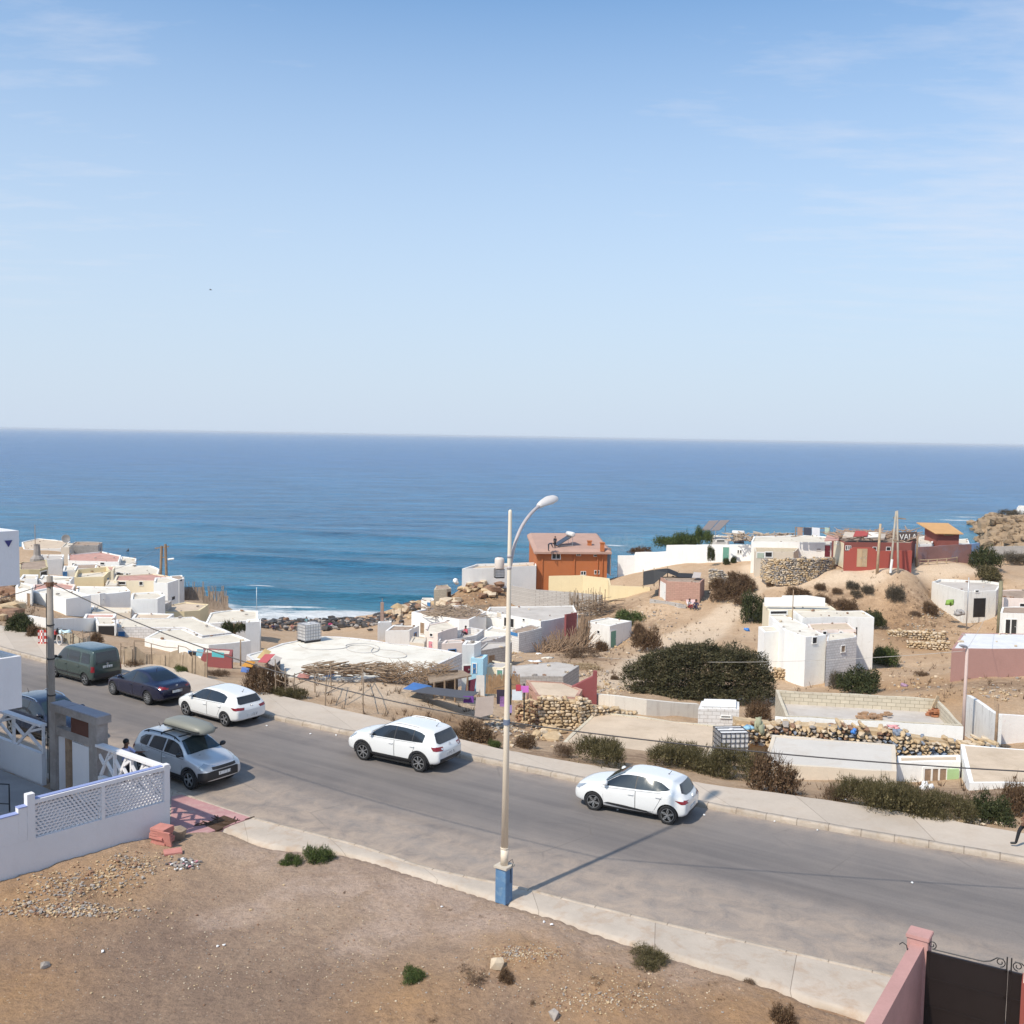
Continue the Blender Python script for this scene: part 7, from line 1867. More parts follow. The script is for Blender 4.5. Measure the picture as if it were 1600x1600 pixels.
def bush(px, py, w, h, k, label, group=None, D=None, cat='bush', name='bush', sy=None, dz=0.0):
 p = PT(px, py) if D is None else PD(px, py, D)
 d = depth(p); _kc[k] = _kc.get(k, 0) + 1
 me = KIND[k][_kc[k] % len(KIND[k])]
 o = bpy.data.objects.new(name, me); COL.objects.link(o)
 rw, rh = w / 2 * d / F * 1.16, h * d / F * 1.08
 o.location = (p.x, p.y + rw * .05, p.z - .10 + dz); o.scale = (rw, sy * rw if sy else rw, rh * 1.12); o.rotation_euler = (0, 0, rng.uniform(-.5, .5))
 tag(o, label, cat, group); return o
bush(930, 1196, 92, 56, 'broom', 'olive broom bush standing alone left of the nearest white hatchback')
bush(877, 1182, 40, 26, 'brown', 'small dry brown bush at the pavement left of the broom bush')
bush(770, 1168, 26, 18, 'green', 'small green weed tuft at the pavement edge behind the lamp post')
bush(820, 1168, 44, 26, 'rust', 'rusty low scrub beside the stones right of the lamp post')
bush(1060, 1196, 120, 52, 'broom', 'long olive bush behind the roof of the nearest white hatchback')
bush(1140, 1214, 110, 56, 'broom', 'olive brown bush below the caged water tank')
bush(1205, 1236, 90, 62, 'rust', 'brown edged bush sprawling over the pavement right of the nearest hatchback')
bush(1340, 1262, 80, 60, 'broom', 'left half of the big olive bush by the white wall house')
bush(1400, 1270, 120, 74, 'broom', 'big rounded olive bush with white litter caught in it')
bush(1470, 1280, 100, 52, 'broom', 'lower right shoulder of olive bushes along the pavement')
bush(1306, 1250, 48, 34, 'brown', 'pinkish dry twiggy bush left of the big olive bush')
bush(1550, 1284, 80, 50, 'dark', 'dark green bush at the pavement near the right edge')
bush(1500, 1268, 50, 30, 'brown', 'dry brown bush between the olive bushes near the right edge')
bush(1596, 1274, 70, 66, 'rust', 'rusty brown bush cut by the right frame edge')
bush(497, 1344, 50, 36, 'green', 'yellowish green bush on the near dirt lot by the pavement')
bush(455, 1350, 36, 24, 'green', 'low green bush beside the yellowish one on the near lot')
bush(640, 1530, 48, 26, 'green', 'low dark green weed in the middle of the near dirt lot')
bush(1005, 1502, 80, 24, 'broom', 'spiky olive weed on the near lot by the pale pavement')
bush(1226, 1600, 48, 38, 'rust', 'reddish dry weed near the pink wall')
bush(790, 1532, 34, 24, 'rust', 'dark dry weed beside the pale stone on the near lot')
bush(735, 1526, 60, 16, 'brown', 'flat dry weed patch left of the pale stone on the lot')
for i, (x, y, w, h) in enumerate(((1170, 1535, 26, 14), (1110, 1538, 30, 8), (1050, 1475, 16, 14), (1130, 1560, 24, 10), (540, 1395, 16, 8), (700, 1420, 22, 8), (760, 1432, 30, 8), (1000, 1540, 24, 10), (930, 1532, 28, 10), (1180, 1570, 18, 9), (835, 1568, 24, 12), (670, 1590, 30, 10))):
 bush(x, y, w, h, 'brown', 'tiny dry weed tuft on the near dirt lot', 'dry weed tufts on the near lot')
# thicket in the valley: one big evergreen mass
lumps = [(-.7, -.2, .12, .32, .3, .2), (-.3, -.3, .1, .4, .3, .2), (.1, -.3, .1, .4, .3, .2), (.5, -.3, .1, .4, .3, .2), (.8, -.2, .12, .28, .3, .2), (-.8, 0, .35, .28, .3, .33), (-.5, -.05, .5, .32, .3, .42), (-.2, .0, .6, .34, .34, .42), (.12, 0, .62, .34, .34, .42), (.45, 0, .6, .34, .34, .42), (.72, .02, .5, .3, .32, .42), (.3, -.25, .3, .5, .2, .3), (-.3, -.25, .3, .5, .2, .28), (-.62, .1, .6, .2, .2, .2), (.86, -.1, .3, .2, .2, .28), (.0, .2, .7, .5, .2, .3)]
p = PT(1100, 1098); d = depth(p)
th = link('thicket', foliage('thicket', 5, 64000, .0165, L_THICK, spiky=.45, gaps=.05, lumps=lumps)); th.location = (p.x, p.y + 2.6, p.z - .3); th.scale = (116 * d / F, 4.6, 84 * d / F)
tag(th, 'large dark green thicket with rubbish caught on top in the valley', 'thicket')
# tree by the mural wall
def tree(px, py, w, h, mat, label, seed, D=None, n=9000):
 p = PT(px, py) if D is None else PD(px, py, D); d = depth(p)
 t = empty('tree', p, 0, label, 'tree')
 mb = MB(); H = h * d / F; Rw = w / 2 * d / F
 mb.tube([(p.x, p.y, p.z - .5), (p.x + .1, p.y, p.z + H * .25), (p.x, p.y, p.z + H * .6)], [.16, .12, .05], 8)
 for k in range(5):
  a = k * 1.3 + seed; mb.tube([(p.x + .05, p.y, p.z + H * .2), (p.x + math.cos(a) * Rw * .35, p.y + math.sin(a) * Rw * .35, p.z + H * .5), (p.x + math.cos(a) * Rw * .6, p.y + math.sin(a) * Rw * .6, p.z + H * .72)], [.08, .05, .02], 6)
 mb.build('trunk', M_WOOD, t)
 c = link('crown', foliage('crown', seed, n, .035, mat, lobes=12, spiky=.25, gaps=.26), t); c.scale = (Rw, Rw, H * 1.05); return t
tree(1537, 888, 58, 42, L_DARK, 'dark green bushy tree beside the blue wall end', 21)
tree(1548, 908, 48, 32, L_OLIVE, 'olive green lower tree in front of the dark one by the mural wall', 23)
tree(365, 990, 44, 26, L_DARK, 'dark tree leaning between the white walls above the beach', 25, D=84)
bush(1400, 0 + 940, 34, 32, 'grey', 'round grey green shrub on the dirt slope below the red house')
for x, y, w, h, k in ((1331, 920, 24, 14, 'grey'), (1338, 932, 20, 14, 'grey'), (1356, 928, 24, 18, 'grey'), (1308, 926, 20, 10, 'rust'), (1282, 922, 22, 14, 'rust'), (1245, 930, 44, 14, 'rust'), (1285, 946, 30, 22, 'rust'), (1322, 953, 46, 20, 'rust'), (1452, 960, 26, 22, 'rust'), (1204, 916, 16, 10, 'rust'), (1430, 962, 20, 12, 'brown')):
 bush(x, y, w, h, k, 'low dry shrub on the bare slope below the twin pole', 'low shrubs on the bare slope')
bush(1176, 972, 50, 50, 'dark', 'dark green bush at the left corner of the valley house')
bush(1366, 980, 36, 34, 'dark', 'dark bush against the right wall of the valley house')
bush(1382, 1040, 48, 44, 'green', 'bright green bush right of the valley house')
bush(1342, 1082, 84, 44, 'dark', 'grey green bush in front of the valley house plinth')
bush(1310, 1076, 40, 28, 'grey', 'small grey bush at the foot of the valley house')
bush(978, 975, 56, 26, 'green', 'green bush behind the white hut with the green door')
bush(1012, 1018, 56, 44, 'rust', 'olive brown bush right of the white hut')
bush(998, 990, 24, 18, 'rust', 'small brown bush above the white hut')
for x, y, w, h in ((1125, 922, 36, 24), (1145, 932, 50, 30), (1165, 925, 40, 28), (1130, 938, 44, 22), (1160, 945, 40, 18), (1150, 910, 40, 18)):
 bush(x, y, w, h, 'rust', 'rusty bramble on the bank beside the pink brick hut', 'brambles on the bank')
bush(906, 1026, 60, 18, 'brown', 'dry brush at the foot of the branch heap', name='brush')
bush(940, 1018, 26, 22, 'rust', 'dark red brown brush beside the white hut door', name='brush')
bush(1000, 866, 46, 14, 'rust', 'brownish hedge along the top of the stepped white wall', D=146, name='hedge')
for x, y, w, h, lb in ((1040, 858, 44, 26, 'green hedge bush left over the white wall'), (1068, 856, 40, 34, 'tallest green hedge bush over the white wall'), (1096, 852, 36, 32, 'grey green hedge bush beside the solar frames')):
 bush(x, y, w, h, 'green', lb, D=147, name='hedge')
bush(1110, 876, 14, 26, 'dark', 'young dark palm like plant before the white wall', name='plant', D=137)
for x, y in ((1135, 882), (1146, 880)): bush(x, y, 12, 14, 'dark', 'small dark shrub in front of the green wall door', 'small shrubs before the white wall')
bush(1584, 806, 44, 12, 'grey', 'dark scrub on top of the rocky headland', D=338)
bush(1590, 880, 60, 20, 'grey', 'grey dry scrub under the headland at the right edge')
bush(30, 990, 60, 34, 'dark', 'dark green bush on the left end of the far pavement')
bush(55, 1000, 40, 26, 'rust', 'brown bush behind the white bollard at left')
bush(10, 955, 36, 24, 'rust', 'rusty scrub among the rocks left of the village')
bush(15, 925, 40, 18, 'rust', 'dry scrub below the upper balcony at left')
bush(150, 1006, 30, 20, 'rust', 'dry bush in front of the white kiosk')
bush(280, 1054, 34, 20, 'green', 'small green bush behind the navy saloon')
bush(412, 1084, 66, 52, 'rust', 'shaggy brown bush beside the colourful board roof')
bush(450, 1090, 60, 26, 'broom', 'low green bush beside the shaggy brown one')
bush(206, 1046, 44, 24, 'brown', 'dry brush under the torn net fence', name='brush')
bush(340, 1056, 40, 16, 'brown', 'dry weeds at the end of the net fence', name='brush')
bush(62, 1026, 26, 9, 'green', 'low weeds in the kerb gutter by the concrete pole', name='weed')
bush(1560, 1180, 60, 18, 'grey', 'grey scrub at the foot of the low pink stained wall')
bush(1186, 1128, 50, 40, 'rust', 'brown bush between the cistern and the parapet house')
bush(1345, 1152, 36, 14, 'grey', 'grey dry tuft on top of the blue painted rubble')
bush(868, 1066, 54, 22, 'brown', 'dry tuft on the sand roof behind the stone wall')
bush(740, 1158, 70, 34, 'rust', 'dark scrub on the rubble bank right of the tall crossover')
bush(700, 1150, 40, 20, 'brown', 'dry weeds above the roof of the tall crossover')
bush(1440, 1056, 26, 12, 'brown', 'dry tuft on the yellow sand mound')
bush(908, 1046, 60, 10, 'straw', 'pale straw tuft on the grey roof edge', name='grass_tuft')
bush(960, 1062, 16, 10, 'rust', 'tiny dark tuft on the sandy footpath')
# loose twigs and grass nobody could count
co, tn = [], []
r_ = np.random.RandomState(9)
def scatter_px(n, boxes):
 out = []
 for _ in range(n):
  x0, x1, y0, y1 = boxes[r_.randint(len(boxes))]
  out.append(PT(r_.uniform(x0, x1), r_.uniform(y0, y1)))
 return out
for p in scatter_px(1500, [(940, 1180, 900, 1060), (1180, 1500, 890, 1080), (650, 860, 920, 960), (840, 1000, 1010, 1080), (1400, 1600, 900, 1100), (450, 760, 1050, 1160), (1230, 1600, 1225, 1290), (0, 60, 900, 980)]):
 if side_dist(np.array([p.x]), np.array([p.y]), far_in)[0] < .35: continue
 a = r_.rand() * 6.3; h = .10 + .28 * r_.rand()
 for k in range(7):
  b = r_.rand() * 6.3; e = np.array([p.x, p.y, p.z]) + np.array([math.cos(b), math.sin(b), 0]) * .10 * r_.rand()
  s = np.array([math.cos(a + k), math.sin(a + k), 0]) * .018; u = np.array([math.cos(b) * .5, math.sin(b) * .5, 1.0]) * h * (.5 + r_.rand())
  co += [e - s, e + s, e + u]; tn.append(r_.rand())
tag(link('dry_grass', raw_mesh('dry_grass', np.array(co), 3, np.array(tn), [L_BROWN])), 'sparse dry grass and twigs over the bare ground', 'grass', kind='stuff')
# ================================================================== STONES, WALLS OF STONE, STUFF AND SMALL THINGS
ST_TAN = rough_mat('tan_stone', (.52, .385, .235), var=.3, scale=2.2, dirt=(.36, .24, .14), dirt_amt=.6, bump=.5, bscale=9)
ST_PALE = rough_mat('pale_stone', (.58, .47, .34), var=.25, scale=2.2, dirt=(.42, .30, .20), dirt_amt=.5, bump=.5, bscale=9)
ST_RED = rough_mat('red_brown_stone', (.26, .15, .095), var=.35, scale=2.2, dirt=(.40, .29, .2), dirt_amt=.5, bump=.5, bscale=9)
ST_BLUE = rough_mat('blue_painted_stone', (.20, .245, .32), var=.35, scale=3, dirt=(.45, .38, .3), dirt_amt=.8, bump=.4)
ST_GREY = rough_mat('grey_stone', (.34, .30, .265), var=.3, scale=3, dirt=(.22, .18, .15), dirt_amt=.5, bump=.5)
ST_DARK = rough_mat('wet_dark_rock', (.062, .058, .056), var=.4, scale=.9, dirt=(.14, .10, .07), dirt_amt=.6, bump=.6, rough=.6, bscale=5)
def stone_wall(name, label, pts, mats, size=.34, th=.45, seed=1, blue=None, drop=.4, core=True, cat='wall', rag=.18):
 """dry stone wall: courses of separate stones round a rubble core; pts = (px, ytop, ybase[, D])"""
 rr = random.Random(seed); A, T = [], []
 for q in pts:
  b = PD(q[0], q[2], q[3]) if len(q) > 3 else PT(q[0], q[2])
  A.append(b); dr = ray(q[0], q[1]); T.append((CAM + dr * ((b.y - CAM.y) / dr.y)).z)
 mb = MB()
 for i in range(len(A) - 1):
  a, b = A[i], A[i + 1]; L = (V2(b) - V2(a)).length; e = (V2(b) - V2(a)).normalized(); nb = Vector((-e.y, e.x)); rz = math.atan2(e.y, e.x)
  if core:
   P = [a, b, b + Vector((nb.x, nb.y, 0)) * th, a + Vector((nb.x, nb.y, 0)) * th]
   zt = [T[i] - size * .5, T[i + 1] - size * .5, T[i + 1] - size * .5, T[i] - size * .5]
   f = Vector((nb.x, nb.y, 0)) * size * .30
   mb.add([(q + f * (1 if k < 2 else -1)).xyz[:2] + (min(a.z, b.z) - drop - .5,) for k, q in enumerate(P)] + [(q + f * (1 if k < 2 else -1)).xyz[:2] + (zt[k],) for k, q in enumerate(P)],
       [(0, 1, 5, 4), (1, 2, 6, 5), (2, 3, 7, 6), (3, 0, 4, 7), (4, 5, 6, 7)], len(mats) - 1)
  u = 0.0
  row_h = size * .62
  zlo = min(a.z, b.z) - drop
  nrow = int((max(T[i], T[i + 1]) - zlo) / row_h) + 1
  for j in range(nrow):
   u = -rr.uniform(0, size * .5)
   while u < L:
    w = size * rr.uniform(.55, 1.45); t_ = min(max((u + w / 2) / L, 0), 1)
    z = zlo + row_h * (j + .5); ztop = T[i] * (1 - t_) + T[i + 1] * t_ + rr.uniform(-rag, rag * .3)
    if z < ztop + row_h * .2:
     top = z + row_h > ztop - row_h * .3
     for s in ((0, 1) if top else (0,)):
      c = a.lerp(b, t_); c.x += nb.x * (s * th * .6 + rr.uniform(-.06, .06)); c.y += nb.y * (s * th * .6 + rr.uniform(-.06, .06)); c.z = z + rr.uniform(-.03, .03)
      mi = rr.randrange(max(1, len(mats) - 1))
      if blue is not None and rr.random() < blue: mi = 0
      mb.stone(c, (w * 1.12, th * .75, row_h * rr.uniform(.95, 1.35)), rz + rr.uniform(-.3, .3), mi, rr, .2)
    u += w
 o = mb.build(name, mats, None, origin=A[len(A) // 2]); tag(o, label, cat); return o
stone_wall('dry_stone_wall', 'golden dry stone wall beside the sandy slab roof', [(842, 1090, 1137, 53), (872, 1089, 1137, 53), (905, 1092, 1134, 53), (926, 1098, 1122, 53.5), (960, 1104, 1118, 54), (992, 1111, 1119, 54)], [ST_TAN, ST_PALE, ST_TAN], .27, .45, 3)
stone_wall('dry_stone_wall', 'dark reddish return of rubble wall behind the clothes posts', [(806, 1098, 1134, 54), (842, 1092, 1138, 53)], [ST_RED, ST_TAN, ST_RED], .26, .45, 4)
stone_wall('rubble_bank', 'rubble bank partly painted blue below the parapet house', [(1150, 1122, 1146, 50.5), (1205, 1128, 1152, 50.5), (1300, 1133, 1160, 49.8), (1402, 1142, 1170, 49.4)], [ST_BLUE, ST_TAN, ST_PALE, ST_TAN, ST_PALE, ST_RED, ST_TAN, ST_GREY, ST_TAN, ST_TAN], .27, .9, 6, rag=.35)
stone_wall('rubble_bank', 'blue and tan stone bank above the planked window', [(1398, 1144, 1190, 48.8), (1450, 1152, 1190, 48.6), (1502, 1158, 1188, 48.8), (1552, 1160, 1174, 49.5)], [ST_BLUE, ST_TAN, ST_PALE, ST_TAN, ST_TAN], .27, .8, 7, rag=.3)

_ring = [(1190, 873, 884, 120), (1197, 874, 890, 117.5), (1215, 873, 896, 115.6), (1246, 872, 898.5, 114.6), (1275, 872, 896, 115.2), (1296, 872, 888, 117), (1303, 872, 880, 120)]
stone_wall('round_stone_pen', 'curved dry stone pen on the hilltop before the long white house', _ring, [ST_PALE, ST_GREY, ST_TAN, ST_GREY], .34, .6, 8, cat='stone pen', drop=1.3)
stone_wall('terrace_wall', 'upper low terrace wall of tan stones below the earth cut', [(1388, 983, 993), (1420, 985, 996), (1450, 986, 1000), (1476, 988, 1003)], [ST_TAN, ST_PALE, ST_TAN], .34, .7, 9)
stone_wall('terrace_wall', 'lower low terrace wall of tan stones beside the dusty pink house', [(1418, 1003, 1012), (1445, 1002, 1014), (1482, 1002, 1016)], [ST_TAN, ST_PALE, ST_TAN], .34, .7, 10)
stone_wall('dry_stone_wall', 'small tan stone wall left of the white rubble plinth', [(1210, 1044, 1060), (1238, 1046, 1063)], [ST_TAN, ST_TAN], .3, .6, 11)
stone_wall('dry_stone_wall', 'broken pale stone wall among the brambles by the brick hut', [(1108, 888, 912), (1122, 890, 916), (1135, 896, 914)], [ST_PALE, ST_GREY, ST_GREY], .34, .6, 12)
def heap(name, label, items, mats, n, s0, s1, seed, cat='stones', kind=None, group=None, lift=.25):
 rr = random.Random(seed); mb = MB(); first = None
 for _ in range(n):
  x, y, rx, ry = items[rr.randrange(len(items))]
  p = PT(x + rr.gauss(0, rx * .5), y + rr.gauss(0, ry * .5)); s = rr.uniform(s0, s1) * (1.6 if rr.random() < .08 else 1); first = first or p
  mb.stone((p.x, p.y, p.z + s * lift), (s * rr.uniform(.8, 1.4), s * rr.uniform(.7, 1.2), s * rr.uniform(.4, .8)), rr.uniform(0, 6), rr.randrange(len(mats)), rr)
 o = mb.build(name, mats, None, origin=first); tag(o, label, cat, group, kind); return o
heap('rubble', 'grey and tan rubble scattered along the foot of the white side wall', [(150, 1372, 90, 26), (100, 1390, 80, 24), (215, 1350, 60, 20), (60, 1420, 70, 14), (140, 1425, 90, 10)], [ST_GREY, ST_TAN, ST_TAN, ST_GREY, ST_RED], 1500, .025, .085, 1, 'rubble', 'stuff')
heap('rubbish_heap', 'small heap of broken grey and pink rubbish by the paver stack', [(290, 1351, 26, 7)], [ST_GREY, plain('pink_scrap', (.6, .25, .28), .7), ST_GREY, plain('white_scrap', (.75, .74, .72), .7), plain('dark_scrap', (.1, .09, .09), .7)], 70, .05, .14, 2, 'rubbish', 'stuff')
heap('gravel', 'small stones and clods over the near dirt lot', [(700, 1480, 560, 90), (300, 1480, 300, 90), (900, 1540, 400, 60), (820, 1490, 60, 14), (950, 1560, 120, 30)], [ST_TAN, ST_PALE, ST_GREY, ST_RED], 2600, .010, .048, 3, 'gravel', 'stuff')
heap('hill_stones', 'loose stones over the hillside and banks', [(1120, 930, 60, 20), (740, 930, 70, 22), (680, 945, 30, 12), (1040, 985, 60, 20), (1440, 985, 40, 20), (1460, 960, 30, 10), (1430, 1060, 60, 25), (960, 1010, 30, 20), (1560, 1080, 50, 15), (830, 1150, 40, 14), (780, 1135, 30, 12), (950, 1080, 40, 14), (790, 1024, 40, 10), (730, 1034, 20, 12), (860, 1012, 30, 6), (1300, 1000, 120, 60), (620, 1060, 120, 18), (1500, 1285, 70, 8), (20, 930, 20, 14), (900, 1060, 50, 14), (1010, 960, 40, 12)], [ST_TAN, ST_PALE, ST_GREY], 1800, .06, .26, 4, 'stones', 'stuff')
heap('stone_pile', 'pile of pale boulders at the corner of the sandy slab roof', [(862, 1148, 22, 8)], [ST_PALE, ST_TAN], 26, .30, .62, 5, 'stones')
heap('shore_rocks', 'wet dark boulders along the waterline of the cove', [(480, 975, 90, 9), (560, 973, 50, 7), (420, 974, 50, 9), (600, 968, 14, 6), (640, 945, 16, 8)], [ST_DARK, ST_DARK, ST_GREY, ST_DARK, ST_DARK, ST_RED], 1100, .3, .95, 6, 'rocks', 'stuff')
heap('cliff_rocks', 'tan boulders on the slope under the stone hut', [(650, 940, 16, 7), (740, 918, 30, 8), (700, 945, 30, 8), (770, 925, 20, 8), (625, 960, 14, 10)], [ST_TAN, ST_PALE, ST_RED], 160, .4, 1.4, 9, 'rocks', 'stuff')
heap('left_rocks', 'orange tan boulders left of the village', [(10, 925, 18, 10), (15, 965, 16, 8)], [ST_TAN, ST_RED], 40, .5, 1.6, 10, 'rocks', 'stuff')
for x, y, s, lb in ((776, 1511, .34, 'pale boulder beside a dry weed on the near lot'), (866, 1590, .24, 'flat grey stone near the bottom edge of the lot'), (70, 1512, .20, 'flat grey slab lying on the bare lot at left'), (1255, 1136 + 8, .5, 'grey round stone on top of the rubble bank'), (1275, 1140, .62, 'mossy tan boulder on top of the rubble bank'), (1313, 1146, .6, 'pale tan boulder at the right end of the rubble bank'), (412, 1186 - 86, .3, 'pale stone at the stick fence')):
 p = PT(x, y); mb = MB(); mb.stone((p.x, p.y, p.z + s * .3), (s * 1.2, s, s * .8), x, 0, random.Random(x)); tag(mb.build('stone', ST_PALE if s not in (.5, .2, .24) else ST_GREY, None, origin=p), lb, 'stone')
# litter
M_LIT = plain('white_litter', (.80, .80, .80), .6)
for i, (x, y) in enumerate(((1322, 1256), (1100, 1280), (965, 1272), (417, 1139), (337, 1119), (1277, 1304), (1210, 1290), (1505, 1333), (485, 1152), (525, 1154), (850, 1442), (862, 1446), (690, 1418), (340, 1480), (350, 1478), (160, 1488), (1425, 1387), (1545, 1282), (1552, 1286), (1560, 1282), (1530, 1278))):
 p = PT(x, y) ; p.z = max(p.z, 0.0 if abs(p.z) < .3 else p.z) + (.16 if 1250 > y > 1200 else .01); mb = MB(); mb.stone(p + Vector((0, 0, .02)), (.09, .07, .05), x * .7, 0, random.Random(i), .3)
 tag(mb.build('litter', M_LIT, None, origin=p), 'small scrap of white litter on the ground', 'litter', 'scraps of white litter')
def blob(name, label, px, py, D, s, mat, seed, cat):
 p = PD(px, py, D); r_ = random.Random(seed); mb = MB()
 for k in range(4): mb.stone(p + Vector((r_.uniform(-.5, .5) * s[0], r_.uniform(-.3, .3) * s[1], r_.uniform(-.2, .3) * s[2])), s, r_.uniform(0, 3), 0, r_, .35)
 o = mb.build(name, mat, None, smooth=True, origin=p); tag(o, label, cat); return o
M_BLUEB = plain('blue_plastic', (.05, .20, .55), .4)
blob('plastic_bag', 'bright blue bag caught on top of the dark thicket', 1122, 1021, 76, (.45, .4, .3), M_BLUEB, 1, 'bag')
blob('plastic_bag', 'white bag beside the blue one on the thicket', 1114, 1025, 75, (.4, .3, .2), M_LIT, 2, 'bag')
blob('plastic_bag', 'blue bag on the bank left of the valley house', 1168, 984, 88, (.5, .4, .3), M_BLUEB, 3, 'bag')
blob('plastic_bag', 'white bag caught in the big olive bush', 1446, 1229, 38.8, (.34, .2, .30), M_LIT, 4, 'bag')
blob('plastic_bag', 'blue bucket like bag on the rubble bank', 1335, 1143, 48.6, (.16, .16, .22), M_BLUEB, 5, 'bag')
blob('cloth', 'pink cloth draped over the rubble bank', 1393, 1136, 50, (.55, .3, .12), plain('pink_cloth', (.62, .30, .30), .8), 6, 'cloth')
blob('cloth', 'mossy green sheet hung on the rubble bank by the caged tank', 1188, 1132, 49, (.35, .25, .75), plain('moss_sheet', (.30, .31, .21), .8), 7, 'cloth')
blob('cloth', 'pale blue sheet lying on the rubble bank behind the caged tank', 1172, 1137, 49.5, (.5, .4, .18), plain('pale_blue_sheet', (.25, .45, .60), .8), 8, 'cloth')
blob('cloth', 'pinkish purple heap of cloth on the yellow sand mound', 1413, 1070, 74, (.5, .4, .18), plain('mauve_cloth', (.36, .22, .30), .8), 9, 'cloth')
blob('parasol', 'folded green leafy parasol leaning on the derelict house', 1483, 941, 104, (.75, .5, .65), plain('lime_fabric', (.20, .33, .06), .7), 10, 'parasol')
blob('tarp', 'grey tarpaulin bundle by the doorway of the derelict house', 1499, 958, 103, (.9, .6, .5), plain('grey_tarp', (.30, .28, .27), .7), 11, 'tarp')
blob('tarp', 'white torn sheet leaning at the sea side of the terrace house', 713, 909, 135, (.7, .3, .8), M_LIT, 12, 'tarp')
blob('cloth', 'pale blue covered bundle beside the motorbike', 101, 988, 63, (.8, .5, .22), plain('ice_blue_sheet', (.52, .66, .68), .6), 13, 'cloth')

# ------------------------------------------------------------ cage tanks (IBC)
M_HDPE = plain('milky_plastic', (.72, .70, .68), .4, spec=.4)
M_CAGE = plain('cage_steel', (.38, .38, .40), .4, metal=.7)
M_CAGE_D = plain('dark_cage', (.055, .055, .065), .5)
def ibc(label, p, rz, cage, s=1.0, seat=True, fill=M_HDPE):
 t = empty('water_tank', p, rz, label, 'water tank'); L, W_, H = 1.15 * s, .98 * s, 1.02 * s
 mb = MB(); mb.box((0, 0, .15 + H / 2), (L * .95, W_ * .95, H - .02)); mb.lathe([(.09, .15 + H - .01), (.09, .20 + H), (.001, .20 + H)], 12); b = mb.local('bottle', fill, t)
 mb = MB()
 for z in np.linspace(.17, .15 + H, 6):
  for s_ in (1, -1):
   mb.bar((-L / 2, s_ * W_ / 2, z), (L / 2, s_ * W_ / 2, z), .025); mb.bar((s_ * L / 2, -W_ / 2, z), (s_ * L / 2, W_ / 2, z), .025)
 for k in range(7):
  u = -.5 + k / 6
  for s_ in (1, -1):
   mb.bar((u * L, s_ * (W_ / 2 + .012), .14), (u * L, s_ * (W_ / 2 + .012), .16 + H), .022); mb.bar((s_ * (L / 2 + .012), u * W_, .14), (s_ * (L / 2 + .012), u * W_, .16 + H), .022)
 for k in (-.2, .2): mb.bar((-L / 2, k * W_, .17 + H), (L / 2, k * W_, .17 + H), .03)
 mb.local('cage', cage, t)
 mb = MB()
 for y in (-.42, 0, .42): mb.box((0, y * W_, .06), (L, .11, .12))
 mb.box((0, 0, .13), (L, W_, .02)); mb.local('pallet', M_BLACKP, t); return t
zr = [h for h in HOUSES if 'cage tank' in h[0]['label']][0]
q = PZ(483, 1002, zr[2] - zr[3]); ibc('white cage water tank standing on the huge plain white roof', q, .75, M_CAGE, 1.02)
q = PD(1141, 1188, 44.5); q.z = PD(1141, 1184, 44.5).z
ibc('black caged water tank with a blue jacket on top beside the bushes', q, .12, M_CAGE_D, 1.08)
blob('cloth', 'dark blue jacket and white cloths lying on the black caged tank', 1141, 1144, 44.4, (.60, .45, .14), plain('denim_blue', (.05, .09, .19), .8), 14, 'cloth')
q = PD(780, 903, 133); ibc('lower caged tank of the stack beside the terrace house', q, .3, M_CAGE_D, 1.0)
q2 = q + Vector((0, 0, 1.22)); t = empty('water_tank', q2, 0, 'pale cylindrical water tank stacked on a cage beside the terrace house', 'water tank')
mb = MB(); mb.lathe([(.001, 0), (.60, 0), (.62, .1), (.62, 1.2), (.55, 1.38), (.2, 1.5), (.001, 1.5)], 20); mb.local('drum', plain('beige_plastic', (.62, .55, .50), .5), t, True); mb = MB(); mb.lathe([(.2, 1.49), (.2, 1.56), (.001, 1.56)], 14); mb.local('lid', M_BLACKP, t)
# hose looped over the white roof
zz = zr[2] - zr[3] + .03
hp_ = [(466, 1007), (478, 1013), (500, 1015), (525, 1014), (540, 1012), (541, 1008), (556, 1005.5), (578, 1006), (592, 1011), (588, 1018), (568, 1020), (548, 1017), (541, 1012), (552, 1008), (575, 1009), (590, 1014), (620, 1017), (634, 1022), (632, 1027), (612, 1028), (588, 1024), (580, 1018), (584, 1012)]
hp = spline([(PZ(x, y, zz).x, PZ(x, y, zz).y) for x, y in hp_], 5)
mb = MB(); mb.tube([(v.x, v.y, zz) for v in hp], .024, 6); tag(mb.build('hose', plain('grey_hose', (.46, .44, .42), .6), None, origin=(hp[0].x, hp[0].y, zz)), 'grey hose looped over the huge plain white roof', 'hose')

# ------------------------------------------------------------ solar gear, dish, chimney, parasol
def heater(label, p, rz, s=1.0):
 t = empty('solar_water_heater', p, rz, label, 'solar heater')
 mb = MB(); mb.tube([(-.75 * s, 0, 1.25 * s), (-.7 * s, 0, 1.25 * s), (.7 * s, 0, 1.25 * s), (.75 * s, 0, 1.25 * s)], [.18 * s, .27 * s, .27 * s, .18 * s], 16); mb.local('tank', plain('tank_white', (.66, .64, .62), .35), t, True)
 mb = MB(); mb.bar((0, -.12 * s, 1.02 * s), (0, -1.75 * s, .08 * s), 1.25 * s, .06); mb.local('panel', plain('collector_dark', (.05, .05, .055), .15), t)
 mb = MB()
 for x in (-.55, .55): mb.bar((x * s, 0, 0), (x * s, 0, 1.2 * s), .05); mb.bar((x * s, 0, .02), (x * s, -1.75 * s, .02), .05); mb.bar((x * s, 0, 1.0 * s), (x * s, -1.75 * s, .03), .05)
 mb.local('stand', M_STEEL, t); return t
